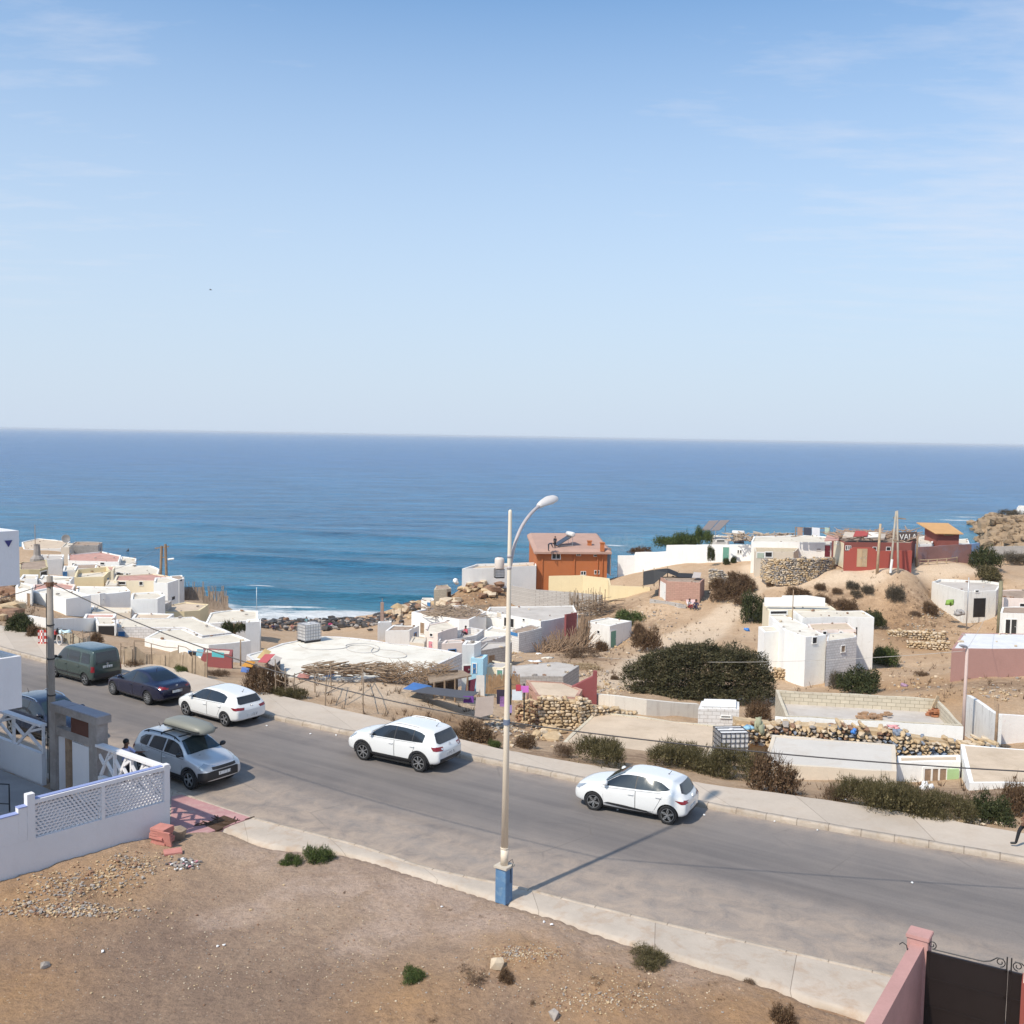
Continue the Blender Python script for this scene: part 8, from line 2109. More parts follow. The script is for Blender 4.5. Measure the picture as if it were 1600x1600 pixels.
heater('solar water heater with a white drum on the orange house roof', on_roof(891, 852), R(-68), 1.25)
q = PD(1153, 848, 146); heater('solar water heater on the hilltop behind the white wall', q, R(-8), 1.15)
t = empty('solar_array', PD(1118, 838, 152), 0, 'tilted solar panel frame on the hilltop hedge', 'solar array'); b = t.location
P4 = [PD(1096, 829, 150) - b, PD(1124, 829, 150) - b, PD(1140, 813, 153.5) - b, PD(1108, 814, 153.5) - b]
for s0, s1 in ((0, .47), (.53, 1)):
 a, b2, c_, d_ = P4[0].lerp(P4[1], s0), P4[0].lerp(P4[1], s1), P4[3].lerp(P4[2], s1), P4[3].lerp(P4[2], s0)
 mb = MB(); u = Vector((0, 0, .06)); mb.add([a, b2, c_, d_, a + u, b2 + u, c_ + u, d_ + u], [(3, 2, 1, 0), (4, 5, 6, 7), (0, 1, 5, 4), (1, 2, 6, 5), (2, 3, 7, 6), (3, 0, 4, 7)]); mb.local('panel', plain('panel_back', (.22, .18, .16), .4), t)
mb = MB()
for s in (.2, .8): mb.bar(P4[3].lerp(P4[2], s), P4[3].lerp(P4[2], s) + Vector((0, 0, -2.0)), .09); mb.bar(P4[0].lerp(P4[1], s), P4[0].lerp(P4[1], s) + Vector((0, 0, -.8)), .09)
mb.local('stand', M_STEEL, t)
t = empty('satellite_dish', PD(103, 850, 147), 0, 'grey satellite dish on the far left village roof', 'satellite dish')
mb = MB(); M = Matrix.Rotation(R(70), 3, 'X') @ Matrix.Rotation(R(25), 3, 'Y'); m0 = MB(); m0.lathe([(.001, 0), (.3, .04), (.55, .13), (.6, .17), (.55, .15), (.001, .03)], 18)
mb.add([M @ Vector(p) + Vector((0, 0, .75)) for p in m0.v], m0.f); mb.local('dish', plain('dish_grey', (.25, .24, .23), .5), t, True); mb = MB(); mb.tube([(0, 0, -.3), (0, 0, .75)], .05, 6); mb.tube([(0, 0, .6), (.1, -.5, .9)], .03, 6); mb.local('mount', M_STEEL, t)
q = PD(58, 874, 120); mb = MB(); mb.lathe([(.85, -.6), (.8, .1), (.42, .5), (.36, 1.7), (.40, 1.75), (.28, 1.78)], 8, c=q); tag(mb.build('chimney_cowl', M_CONC, None, origin=q), 'flared grey concrete chimney on a village roof', 'chimney')
q = PD(621, 963, 149); t = empty('parasol', q, 0, 'thatched beach parasol above the rocks', 'parasol')
mb = MB(); mb.lathe([(1.05, 1.35), (.5, 1.75), (.06, 1.95), (.001, 1.97)], 14); mb.lathe([(1.05, 1.34), (.001, 1.6)], 14); mb.local('canopy', rough_mat('thatch', (.40, .29, .17), var=.3, scale=4, bump=.7), t)
mb = MB(); mb.tube([(-.5, 0, -1), (-.5, 0, 1.6)], .05, 6); mb.tube([(.55, 0, -1), (.55, 0, 1.5)], .05, 6); mb.local('post', M_WOOD, t)
q = PD(597, 972, 118); mb = MB(); mb.box((q.x, q.y, q.z + 1.0), (.36, .36, 2.6)); mb.tube([(q.x, q.y, q.z + 2.3), (q.x, q.y, q.z + 2.75)], .04, 6); tag(mb.build('brick_pillar', rough_mat('pink_brickwork', (.34, .24, .20), var=.2, scale=4), None, origin=q), 'slim brown brick pillar above the beach', 'pillar')
house('ruined_wall', 'roofless white ruin with broken corners at the beach head', 'ruin', [(590, 974), (611, 972), (612, 969), (592, 971)], 104, 1003, W_WHITE, RF_BROWN, .3, jit=.12)
house('ruined_wall', 'tumbled grey brown block stub beside the white ruin', 'ruin', [(614, 979), (628, 977), (630, 973), (616, 974)], 104, 1000, W_GREY, RF_BROWN, .3, jit=.15)
q = PD(44, 1000, 66); mb = MB(); mb.lathe([(.001, 0), (.19, 0), (.19, .60), (.001, .62)], 16, c=q - Vector((0, 0, .05))); tag(mb.build('bollard', M_PAVE, None, origin=q, smooth=False), 'squat white concrete bollard on the far pavement', 'bollard')

# ------------------------------------------------------------ sticks, fences, sheds, washing
M_STICK = rough_mat('grey_sticks', (.30, .225, .16), var=.3, scale=4, dirt=(.17, .12, .09), dirt_amt=.5)
def sticks(name, label, n, gen, r0, r1, mat, cat, seed=1):
 rr = random.Random(seed); mb = MB(); o0 = None
 for _ in range(n):
  a, b = gen(rr); r = rr.uniform(r0, r1); m = a.lerp(b, .5) + Vector((rr.uniform(-.06, .06), 0, rr.uniform(-.06, .06))) * (b - a).length
  mb.tube([a, m, b], [r, r * .85, r * .6], 5, cap=False); o0 = o0 or a.copy()
 o = mb.build(name, mat, None, origin=o0); tag(o, label, cat); return o
def g_heap(rr):
 p = PD(rr.uniform(838, 905), rr.uniform(1012, 1020), rr.uniform(100, 106)); p.z -= .3; l = rr.uniform(1.2, 3.2) * (.4 + .6 * (p.x - 2) / 5); an = rr.uniform(.2, 1.2) if rr.random() < .6 else rr.uniform(1.2, 2.2)
 return p, p + Vector((math.cos(an) * l, rr.uniform(-.4, .4), math.sin(an) * l))
sticks('branch_heap', 'big heap of dry branches leaning on the grey block wall', 420, g_heap, .025, .06, rough_mat('dry_branches', (.30, .205, .135), var=.3, scale=3), 'branches', 2)
def g_bundle(rr):
 p = PD(rr.uniform(902, 917), rr.uniform(1006, 1012), rr.uniform(103, 106)); p.z -= .2
 return p, p + Vector((rr.uniform(-.2, .5), .2, rr.uniform(2.2, 3.6)))
sticks('reed_bundle', 'upright bundle of tall dry reeds beside the white hut', 90, g_bundle, .03, .05, rough_mat('dry_branches', (.30, .205, .135)), 'reeds', 3)
def g_yard(rr):
 p = PD(rr.uniform(890, 945), rr.uniform(936, 955), rr.uniform(119, 123)); p.z -= .3
 return p, p + (Vector((rr.uniform(-.1, .1), 0, rr.uniform(1.2, 1.9))) if rr.random() < .5 else Vector((rr.uniform(1.5, 3), .1, rr.uniform(-.2, .8))))
sticks('stick_pen', 'pen of woven grey sticks below the yellow yard wall', 150, g_yard, .03, .06, M_STICK, 'fence', 4)
def g_brush(rr):
 p = PD(rr.uniform(598, 700), 1052 + rr.uniform(-8, 20), rr.uniform(55, 57.5)); p.z += rr.uniform(-.1, .35); an = rr.uniform(0, 6.3); l = rr.uniform(.3, .9)
 return p, p + Vector((math.cos(an) * l, math.sin(an) * l * .5, rr.uniform(-.05, .35)))
sticks('brush_pile', 'thatch of dry brush piled on the low shed behind the crossover', 900, g_brush, .008, .02, rough_mat('brush_twigs', (.34, .235, .15), var=.3, scale=4), 'brush', 5)
def g_roofst(rr):
 p = PD(rr.uniform(690, 755), rr.uniform(946, 962), rr.uniform(110, 120)); zt = PZ(700, 955, PD(717, 968, 106).z).z; q = PZ(rr.uniform(668, 752), rr.uniform(948, 964), zt + .05); an = rr.uniform(0, 3.1); l = rr.uniform(.8, 2.4)
 return q, q + Vector((math.cos(an) * l, math.sin(an) * l, rr.uniform(0, .25)))
sticks('roof_poles', 'loose poles and reeds lying over the thatched cove house roof', 120, g_roofst, .03, .07, M_STICK, 'poles', 6)
# stick fence along the sand lot
def stick_fence(label, posts, rails, seed, net=None):
 t = empty('stick_fence', PT(posts[0][0], posts[0][2]), 0, label, 'fence'); rr = random.Random(seed)
 tops = []
 for (x, yt, yb) in posts:
  b = PT(x, yb); dr = ray(x + rr.uniform(-2, 2), yt); tp = CAM + dr * ((b.y - CAM.y) / dr.y)
  mb = MB(); mb.tube([b - Vector((0, 0, .3)), b.lerp(tp, .5) + Vector((rr.uniform(-.05, .05), 0, 0)), tp], [.035, .03, .022], 6); mb.build('post', M_STICK, t); tops.append((b, tp))
 for k in range(len(tops) - 1):
  for h in rails:
   a, b = tops[k][0].lerp(tops[k][1], h + rr.uniform(-.1, .1)), tops[k + 1][0].lerp(tops[k + 1][1], h + rr.uniform(-.1, .1))
   mb = MB(); mb.tube([a, a.lerp(b, .5) + Vector((0, 0, rr.uniform(-.15, .12))), b], [.024, .02, .018], 5); mb.build('rail', M_STICK, t)
 if net:
  mb = MB(); m = []
  n_ = 0
  for k in range(len(tops) - 1):
   (a, at), (b, bt) = tops[k], tops[k + 1]
   for s in range(6):
    u0, u1 = s / 6, (s + 1) / 6
    f = lambda u: .72 + .14 * math.sin(u * 3.1 + k * 2)
    q = [a.lerp(b, u0), a.lerp(b, u1), a.lerp(b, u1).lerp(at.lerp(bt, u1), f(u1)), a.lerp(b, u0).lerp(at.lerp(bt, u0), f(u0))]
    w_ = Vector((0, .05 * math.sin((k * 6 + s) * 1.3), 0)); mb.add([p + w_ for p in q], [(0, 1, 2, 3)])
  mb.build('net', net, t)
 return t
stick_fence('crooked stick fence round the sand lot behind the white cars', [(431, 1030, 1090), (446, 1045, 1092), (460, 1052, 1090), (492, 1040, 1082), (518, 1033, 1077), (508, 1058, 1103), (565, 1036, 1070), (568, 1062, 1116)], (.45, .85), 3)
stick_fence('netted stick fence draped with tan netting behind the green van', [(190, 1005, 1046), (210, 1003, 1047), (238, 1006, 1046), (277, 1008, 1048), (300, 1018, 1056), (324, 1016, 1060)], (.95,), 4, rough_mat('tan_netting', (.44, .34, .24), var=.25, scale=2, dirt=(.3, .22, .15), dirt_amt=.5))
stick_fence('pale slatted garden fence in front of the white kiosk', [(96, 985, 1012), (112, 984, 1013), (128, 985, 1014), (142, 988, 1015)], (.3, .6, .9), 5, rough_mat('pale_matting', (.42, .36, .27), var=.2, scale=3))
def g_bamboo(rr):
 x = rr.uniform(277, 357); yb = 952 if x > 318 else 938; p = PD(x, yb, 116 - (x - 277) * .05); hgt = 1.5 + .6 * (rr.random() < .1) + (.5 if 325 < x < 350 else 0)
 return p, p + Vector((rr.uniform(-.12, .12), 0, hgt))
sticks('bamboo_fence', 'ragged bamboo fence at the edge of the village above the surf', 260, g_bamboo, .03, .06, rough_mat('grey_bamboo', (.34, .27, .215), var=.3, scale=3), 'fence', 7)
def g_reedf(rr):
 x = rr.uniform(759, 811); p = PD(x, 1084, 60); return p, p + Vector((rr.uniform(-.05, .05), 0, rr.uniform(1.0, 1.2)))
sticks('reed_fence', 'brown reed fence panel behind the lamp post', 150, g_reedf, .018, .03, rough_mat('brown_reeds', (.36, .235, .135), var=.3, scale=4), 'fence', 8)
t = empty('rail_fence', PT(1434, 884), 0, 'low wooden rail fence in front of the mural wall', 'fence'); prev = None
for x, yt, yb in ((1434, 874, 884), (1450, 874, 883), (1464, 873, 882), (1479, 872, 881), (1495, 870, 879), (1509, 868, 877)):
 b = PT(x, yb); h = (yb - yt) * depth(b) / F; mb = MB(); mb.tube([b - Vector((0, 0, .3)), b + Vector((0, 0, h))], .07, 6); mb.build('post', M_WOOD_L, t)
 if prev:
  for k in (.45, .9): mb = MB(); mb.tube([prev[0] + Vector((0, 0, prev[1] * k)), b + Vector((0, 0, h * k))], .05, 5); mb.build('rail', M_WOOD_L, t)
 prev = (b, h)
# boards and mats: helper for tilted sheets
def board(name, label, corners, mat, cat, th=.03, group=None, D=None):
 P = [PD(*c) for c in corners]; n = (P[1] - P[0]).cross(P[3] - P[0]).normalized() * th; mb = MB()
 mb.add(P + [p + n for p in P], [(3, 2, 1, 0), (4, 5, 6, 7), (0, 1, 5, 4), (1, 2, 6, 5), (2, 3, 7, 6), (3, 0, 4, 7)]); o = mb.build(name, mat, None, origin=P[0], recalc=True); tag(o, label, cat, group); return o
cl = lambda n, c: plain(n, c, .75, var=.18, scale=3, obj=False)
board('mat', 'red mat on the colourful board roof', [(403, 1034, 57), (414, 1022, 59), (430, 1022, 59), (417, 1035, 57)], cl('red_mat', (.50, .10, .10)), 'mat')
board('mat', 'orange mat at the left of the colourful board roof', [(378, 1040, 57), (386, 1032, 58.5), (399, 1034, 58.5), (394, 1042, 57)], cl('orange_mat', (.62, .28, .03)), 'mat')
board('mat', 'yellow tan mat above the red one on the board roof', [(402, 1027, 58), (414, 1013, 60), (424, 1018, 60), (412, 1030, 58)], cl('tan_mat', (.62, .43, .18)), 'mat')
board('board', 'pale grey board at the right end of the colourful roof', [(419, 1036, 57), (430, 1024, 58.5), (441, 1028, 58.5), (428, 1040, 57)], cl('grey_board', (.48, .42, .37)), 'board')
board('mat', 'blue mat hanging low at the left of the board roof', [(376, 1049, 56.5), (378, 1042, 57), (390, 1044, 57), (388, 1051, 56.5)], cl('blue_mat', (.10, .18, .42)), 'mat')
board('board', 'turquoise board leaning at the netted fence', [(331, 1026, 60), (331, 1018, 60), (350, 1020, 60), (350, 1028, 60)], cl('turquoise_board', (.10, .45, .48)), 'board')
board('board', 'pale blue board beside the turquoise one', [(306, 1024, 60.5), (308, 1014, 60.5), (319, 1015, 60.5), (315, 1026, 60.5)], cl('pale_blue_board', (.22, .46, .56)), 'board')
house('brick_shed', 'low red brown shed behind the turquoise board', 'shed', [(314, 1020), (362, 1024), (364, 1016), (318, 1013)], 62, 1040, W_MAROON, RF_PALE, .02)
house('board_shed', 'dark shed under the colourful boards beside the shaggy bush', 'shed', [(384, 1044), (438, 1041), (438, 1030), (388, 1032)], 57.5, 1072, cl('shed_dark', (.10, .07, .05)), RF_BROWN, .02)
board('sheet', 'pink board among the fence rubbish', [(463, 1058, 56), (468, 1052, 57), (486, 1053, 57), (482, 1059, 56)], cl('pink_board', (.45, .20, .16)), 'sheet')
board('tarp', 'crumpled blue tarp at the middle of the stick fence', [(506, 1056, 56.5), (510, 1051, 57), (524, 1051, 57), (521, 1057, 56.5)], cl('blue_tarp', (.06, .17, .42)), 'tarp')
def g_junk(rr):
 p = PD(rr.uniform(470, 600), rr.uniform(1042, 1054), rr.uniform(55, 57)); an = rr.uniform(-.5, .5); l = rr.uniform(.4, 1.3); p.z += rr.uniform(-.1, .25)
 return p, p + Vector((math.cos(an) * l, rr.uniform(-.3, .3), math.sin(an) * l * .5))
sticks('driftwood', 'line of driftwood and planks along the edge of the white roof', 210, g_junk, .02, .05, M_STICK, 'driftwood', 9)
# open shed with blue tarp and dark canopy
sh = empty('open_shed', PD(700, 1085, 54), 0, 'open shed with a grey plank roof and dark interior behind the crossover', 'shed')
P = [PD(672, 1067, 53.5), PD(737, 1055, 54.5), PD(722, 1047, 57), PD(664, 1050, 56.5)]
mb = MB(); u = Vector((0, 0, .07)); mb.add([p - u for p in P] + P, [(3, 2, 1, 0), (4, 5, 6, 7), (0, 1, 5, 4), (1, 2, 6, 5), (2, 3, 7, 6), (3, 0, 4, 7)]); mb.build('roof', M_STICK, sh)
mb = MB(); a, b = P[3] + Vector((.2, -.6, -.5)), P[2] + Vector((-.2, -.6, -.5)); mb.bar(a, b, .06, 1.3); mb.build('back_wall', cl('shed_dark', (.10, .07, .05)), sh)
for k in (.1, .35, .6, .9):
 q = P[0].lerp(P[1], k); mb = MB(); mb.tube([q - Vector((0, 0, 1.3)), q], .06, 6); mb.build('post', M_WOOD, sh)
board('tarp', 'blue tarp stretched left of the dark canopy', [(630, 1076, 52), (646, 1066, 54), (676, 1072, 54), (655, 1079, 52)], cl('blue_tarp', (.06, .17, .42)), 'tarp')
board('canopy', 'sagging dark grey shade canopy behind the crossover', [(642, 1080, 51.5), (668, 1073, 53), (748, 1081, 53), (732, 1092, 51.5)], cl('dark_canopy', (.085, .085, .095)), 'canopy')
board('sheet', 'pale stained sheet hung on a line by the rubble bank', [(741, 1123, 51), (744, 1090, 51), (772, 1087, 51), (770, 1116, 51)], cl('stained_sheet', (.44, .37, .33)), 'sheet')
t = empty('clothes_line', PD(810, 1116, 52), 0, 'black clothes line posts hung with coloured washing', 'clothes line')
for x, yt, yb in ((798, 1060, 1108), (819, 1068, 1116)):
 a, b = PD(x, yt, 52), PD(x, yb, 52); mb = MB(); mb.tube([b - Vector((0, 0, .3)), a], .04, 8); mb.build('post', M_BLACKP, t)
for x0, x1, y0, y1, c in ((776, 790, 1078, 1100, (.03, .02, .04)), (781, 788, 1088, 1104, (.32, .16, .38)), (800, 816, 1078, 1094, (.62, .66, .70)), (814, 826, 1072, 1082, (.55, .15, .50)), (806, 814, 1070, 1080, (.45, .05, .08)), (792, 800, 1102, 1114, (.30, .22, .45)), (724, 740, 1088, 1098, (.16, .05, .28))):
 P = [PD(x0, y1, 51.8), PD(x1, y1, 51.8), PD(x1, y0, 51.8), PD(x0, y0, 51.8)]; mb = MB(); n_ = Vector((0, .05, 0)); mb.add(P + [p + n_ for p in P], [(0, 1, 2, 3), (7, 6, 5, 4), (0, 4, 5, 1), (1, 5, 6, 2), (2, 6, 7, 3), (3, 7, 4, 0)]); mb.build('garment', cl('garment_%d' % x0, c), t)
mb = MB(); mb.tube([PD(772, 1076, 52), PD(798, 1070, 52), PD(819, 1070, 52), PD(832, 1080, 52)], .012, 5); mb.build('line', M_BLACKP, t)
board('door_panel', 'tall off white panel below the sky blue room', [(744, 1088, 60), (757, 1088, 60), (757, 1055, 60), (744, 1055, 60)], cl('off_white_panel', (.62, .60, .57)), 'panel')
board('sheet', 'dark red cloth hanging in the open shed', [(727, 1080, 54.5), (729, 1064, 54.5), (744, 1060, 54.5), (741, 1080, 54.5)], cl('dark_red_cloth', (.12, .02, .04)), 'cloth')
# rooftops: boards and rubble on the red house; junk on hilltop roofs
zt_ = rz_ + .02
def g_rr(rr):
 q = PZ(rr.uniform(1304, 1432), rr.uniform(836, 846), zt_); an = rr.uniform(0, 3.1); l = rr.uniform(.5, 2.2); q.z += rr.uniform(0, .7)
 return q, q + Vector((math.cos(an) * l, math.sin(an) * l * .6, rr.uniform(-.2, .5)))
sticks('scrap_timber', 'heap of scrap timber covering the red house roof', 260, g_rr, .03, .09, rough_mat('scrap_wood', (.36, .25, .18), var=.4, scale=2), 'timber', 10)
for i, (x, y, c, lb) in enumerate(((1300, 843, (.46, .26, .22), 'pinkish board lying at the left of the red house roof'), (1328, 838, (.50, .42, .34), 'pale board on the red house roof'), (1345, 836, (.35, .06, .05), 'dark red board on the red house roof'), (1362, 838, (.68, .64, .58), 'long white board on the red house roof'), (1372, 840, (.42, .36, .30), 'grey board on the red house roof'))):
 board('board', lb, [(x - 12, y + 3, 117.5), (x + 10, y + 2, 117.5), (x + 12, y - 5, 119.5), (x - 8, y - 6, 119.5)], cl('roof_board_%d' % i, c), 'board', .08)
def g_ht(rr):
 q = PD(rr.uniform(1140, 1240), rr.uniform(834, 846), rr.uniform(136, 146)); an = rr.uniform(0, 3.1); l = rr.uniform(.5, 1.8)
 return q, q + Vector((math.cos(an) * l, math.sin(an) * l, rr.uniform(-.1, .3)))
sticks('hilltop_junk', 'tumble of poles and thatch behind the hilltop white wall', 220, g_ht, .05, .14, rough_mat('bleached_wood', (.44, .35, .27), var=.3, scale=2), 'poles', 11)
t = empty('washing_rack', PD(1268, 838, 127), 0, 'roof terrace rack with white and green washing', 'washing rack')
mb = MB()
for x in (1243, 1270, 1296): mb.tube([PD(x, 838, 127), PD(x, 823, 127)], .06, 6)
for y in (824, 830): mb.tube([PD(1243, y, 127), PD(1296, y + 2, 127)], .05, 6)
mb.build('frame', M_WOOD, t)
for x0, x1, c in ((1246, 1254, (.38, .26, .2)), (1256, 1268, (.05, .06, .09)), (1269, 1281, (.74, .74, .76)), (1289, 1296, (.45, .55, .45))):
 P = [PD(x0, 836, 126.8), PD(x1, 837, 126.8), PD(x1, 825, 126.8), PD(x0, 824, 126.8)]; mb = MB(); n_ = Vector((0, .08, 0)); mb.add(P + [p + n_ for p in P], [(0, 1, 2, 3), (7, 6, 5, 4), (0, 4, 5, 1), (1, 5, 6, 2), (2, 6, 7, 3), (3, 7, 4, 0)]); mb.build('garment', cl('hill_garment_%d' % x0, c), t)
# black shade cloth over a pen beside the brick hut
t = empty('shade_pen', PD(1045, 912, 121), 0, 'black shade cloth slung on poles beside the brick hut', 'shelter')
top = [(1005, 893), (1022, 890), (1043, 888), (1060, 895), (1083, 896)]
mb = MB(); vs_ = [PD(x, y, 120) for x, y in top] + [PD(x, y + (22 if i < 2 else 7), 119) for i, (x, y) in enumerate(top)] + [PD(x + 4, y + 1, 124) for x, y in top]
mb.add(vs_, [f for i in range(4) for f in ((i, i + 1, 6 + i, 5 + i), (i + 1, i, 10 + i, 11 + i))]); mb.build('cloth', cl('black_netting', (.022, .022, .024)), t)
for x, y in top: mb = MB(); mb.tube([PD(x, y - 3, 120), PD(x, y + 26, 120)], .06, 6); mb.build('post', M_WOOD_L, t)
board('sheet', 'pale metal sheet on the roof of the brick hut', [(1081, 903, 117), (1094, 903, 117), (1096, 895, 119), (1084, 894, 119)], cl('pale_sheet', (.46, .40, .36)), 'sheet')
# terrace clutter: brick pile, pallet
zp = [h for h in HOUSES if 'sand block parapets' in h[0]['label']][0]; zf = zp[2] - zp[3]
mb = MB(); rr = random.Random(4)
for k in range(46):
 q = PZ(rr.uniform(1340, 1392), rr.uniform(1117, 1124), zf + .06); mb.box((q.x, q.y, q.z + rr.choice((0, 0, .08, .16))), (.30, .16, .09), rz=rr.uniform(-.4, .4))
tag(mb.build('brick_pile', rough_mat('tan_bricks', (.40, .25, .15), var=.3, scale=3), None, origin=q), 'scattered pile of tan bricks on the parapet terrace', 'bricks')
mb = MB()
for k in range(28):
 q = PZ(1461 + rr.uniform(-11, 11), 1118, zf + .06); mb.box((q.x, q.y + rr.uniform(-.2, .2), zf + .08 + .1 * rr.randrange(4)), (.26, .18, .1), rz=rr.uniform(-.2, .2))
tag(mb.build('brick_pile', rough_mat('orange_bricks', (.44, .19, .10), var=.3, scale=3), None, origin=q), 'small stack of orange hollow bricks in the terrace corner', 'bricks')
q = PZ(1453, 1116, zf + .05); mb = MB(); mb.bar(q, q + Vector((.5, .2, 1.0)), .06, .2); tag(mb.build('broom', M_WOOD_L, None, origin=q), 'broom leaning by the orange hollow bricks', 'broom')
# rubbish on the grey concrete roof
for i, (x, y, s, lb) in enumerate(((853, 1028, 1.1, 'crumpled white sheet on the grey concrete roof'), (836, 1033, .8, 'folded pale sheet left on the grey concrete roof'), (872, 1040, .9, 'cream tarpaulin slumped over the grey roof edge'), (842, 1022, .7, 'white plastic sheet below the branch heap'))):
 blob('sheet', lb, x, y, depth(PT(x, y)) * .997, (s, s * .6, .16), cl('cream_sheet_%d' % (i % 2), ((.72, .66, .56), (.76, .75, .73))[i % 2]), 30 + i, 'sheet')
# motorbike under a checked cloth
q = PT(84, 1013); t = empty('motorbike', (q.x, q.y, .15), math.atan2(-dB.y, -dB.x), 'small motorbike parked on the far pavement behind the concrete pole', 'motorbike')
for x in (-.62, .62):
 wv = MB(); wv.tube([(x + .28 * math.cos(a), 0, .3 + .28 * math.sin(a)) for a in np.linspace(0, 2 * math.pi, 21)], .045, 6); w_ = wv.local('wheel', plain('pale_tyre', (.50, .47, .45), .7), t)
 sp = MB()
 for k in range(6): sp.bar((x, 0, .3), (x + .26 * math.cos(k), 0, .3 + .26 * math.sin(k)), .015)
 sp.local('spokes', M_STEEL, w_)
mb = MB(); mb.bar((-.6, 0, .35), (.1, 0, .45), .12, .14); mb.bar((.1, 0, .45), (.45, 0, .85), .1); mb.bar((.62, 0, .3), (.42, 0, .95), .06); mb.box((0, 0, .36), (.35, .2, .25)); mb.local('frame', M_BLACKP, t)
mb = MB(); mb.box((-.25, 0, .72), (.7, .22, .1)); mb.local('seat', M_BLACKP, t); mb = MB(); mb.box((.2, 0, .68), (.36, .22, .2)); mb.local('fuel_tank', plain('red_enamel', (.35, .03, .03), .3), t); mb = MB(); mb.bar((.4, -.32, .98), (.4, .32, .98), .04); mb.local('handlebar', M_STEEL, t)
m_, nt, b, out = nodemat('red_check'); tt = NT(nt); ck = nt.nodes.new('ShaderNodeTexChecker'); ck.inputs['Scale'].default_value = 5.5; ck.inputs['Color1'].default_value = (.50, .05, .04, 1); ck.inputs['Color2'].default_value = (.72, .66, .62, 1); nt.links.new(tt.pos(True), ck.inputs[0]); nt.links.new(ck.outputs[0], b.inputs['Base Color']); b.inputs['Roughness'].default_value = .9
q = PT(67, 1013); o_ = q.copy(); mb = MB(); n_ = 7
mb.add([(q.x + (k / (n_ - 1) - .5) * .55, q.y + .05 * math.sin(k * 1.7), q.z + z) for z in (.02, .55, 1.05) for k in range(n_)] + [(q.x + (k / (n_ - 1) - .5) * .55, q.y + .12 + .05 * math.sin(k * 1.7), q.z + z) for z in (.02, .55, 1.05) for k in range(n_)],
    [f for L_ in (0, 3) for r_i in (0, 1) for k in range(n_ - 1) for f in [((L_ + r_i) * n_ + k, (L_ + r_i) * n_ + k + 1, (L_ + r_i + 1) * n_ + k + 1, (L_ + r_i + 1) * n_ + k)]])
tag(mb.build('cloth', m_, None, origin=o_), 'red and white checked cloth hung by the motorbike', 'cloth')
# smoke drifting from behind the orange house
q = PD(975, 848, 150); mb = MB(); mb.add([Vector((q.x + p[0] * 3.4, q.y + p[1] * 2.0, q.z + p[2] * 1.9)) for p in ICO2_V], ICO2_F)
sm_o = mb.build('smoke', [], None, origin=q); m_ = bpy.data.materials.new('smoke'); m_.use_nodes = True; nt = m_.node_tree; nt.nodes.clear(); tt = NT(nt); out = nt.nodes.new('ShaderNodeOutputMaterial'); pv = nt.nodes.new('ShaderNodeVolumePrincipled')
pv.inputs['Color'].default_value = (.9, .9, .92, 1); pv.inputs['Anisotropy'].default_value = .2
po = tt.pos(True); nz = tt.noise(po, .55, 4, .6, .8); ln = nt.nodes.new('ShaderNodeVectorMath'); ln.operation = 'LENGTH'; nt.links.new(tt.mapping(po, (1 / 3.4, 1 / 2.0, 1 / 1.9)), ln.inputs[0])
dn = tt.math('MULTIPLY', tt.math('MULTIPLY', tt.ramp(nz, [(.45, 0), (.72, 1)]), tt.math('SUBTRACT', 1.0, ln.outputs['Value'], True)), .55); nt.links.new(dn, pv.inputs['Density']); nt.links.new(pv.outputs[0], out.inputs['Volume'])
sm_o.data.materials.append(m_); tag(sm_o, 'wisp of white smoke drifting right of the orange house', 'smoke', kind='stuff')

# stones weighting roof edges, and small rubbish on the roofs
mb = MB(); rr = random.Random(12)
for (root_, P, z, rim, zb_) in HOUSES:
 if depth((P[0].x, P[0].y, z)) < 60 or root_.name.startswith('cistern'): continue
 n_ = len(P)
 for i in range(n_):
  a, b = P[i], P[(i + 1) % n_]; L_ = (b - a).length
  for k in range(int(L_ * .9)):
   if rr.random() < .55: continue
   q = a.lerp(b, rr.random()); c_ = sum(P, Vector((0, 0))) / n_; q = q.lerp(c_, rr.uniform(.02, .12) if rr.random() < .7 else rr.uniform(.1, .7)); s = rr.uniform(.08, .26)
   mb.stone((q.x, q.y, z + (s * .2 if rim < .15 else -rim * .6)), (s * rr.uniform(.9, 2.2), s, s * .7), rr.uniform(0, 3), rr.randrange(3), rr)
tag(mb.build('roof_stones', [ST_PALE, ST_RED, ST_GREY], None), 'loose stones and rubbish weighting the flat roofs', 'stones', kind='stuff')
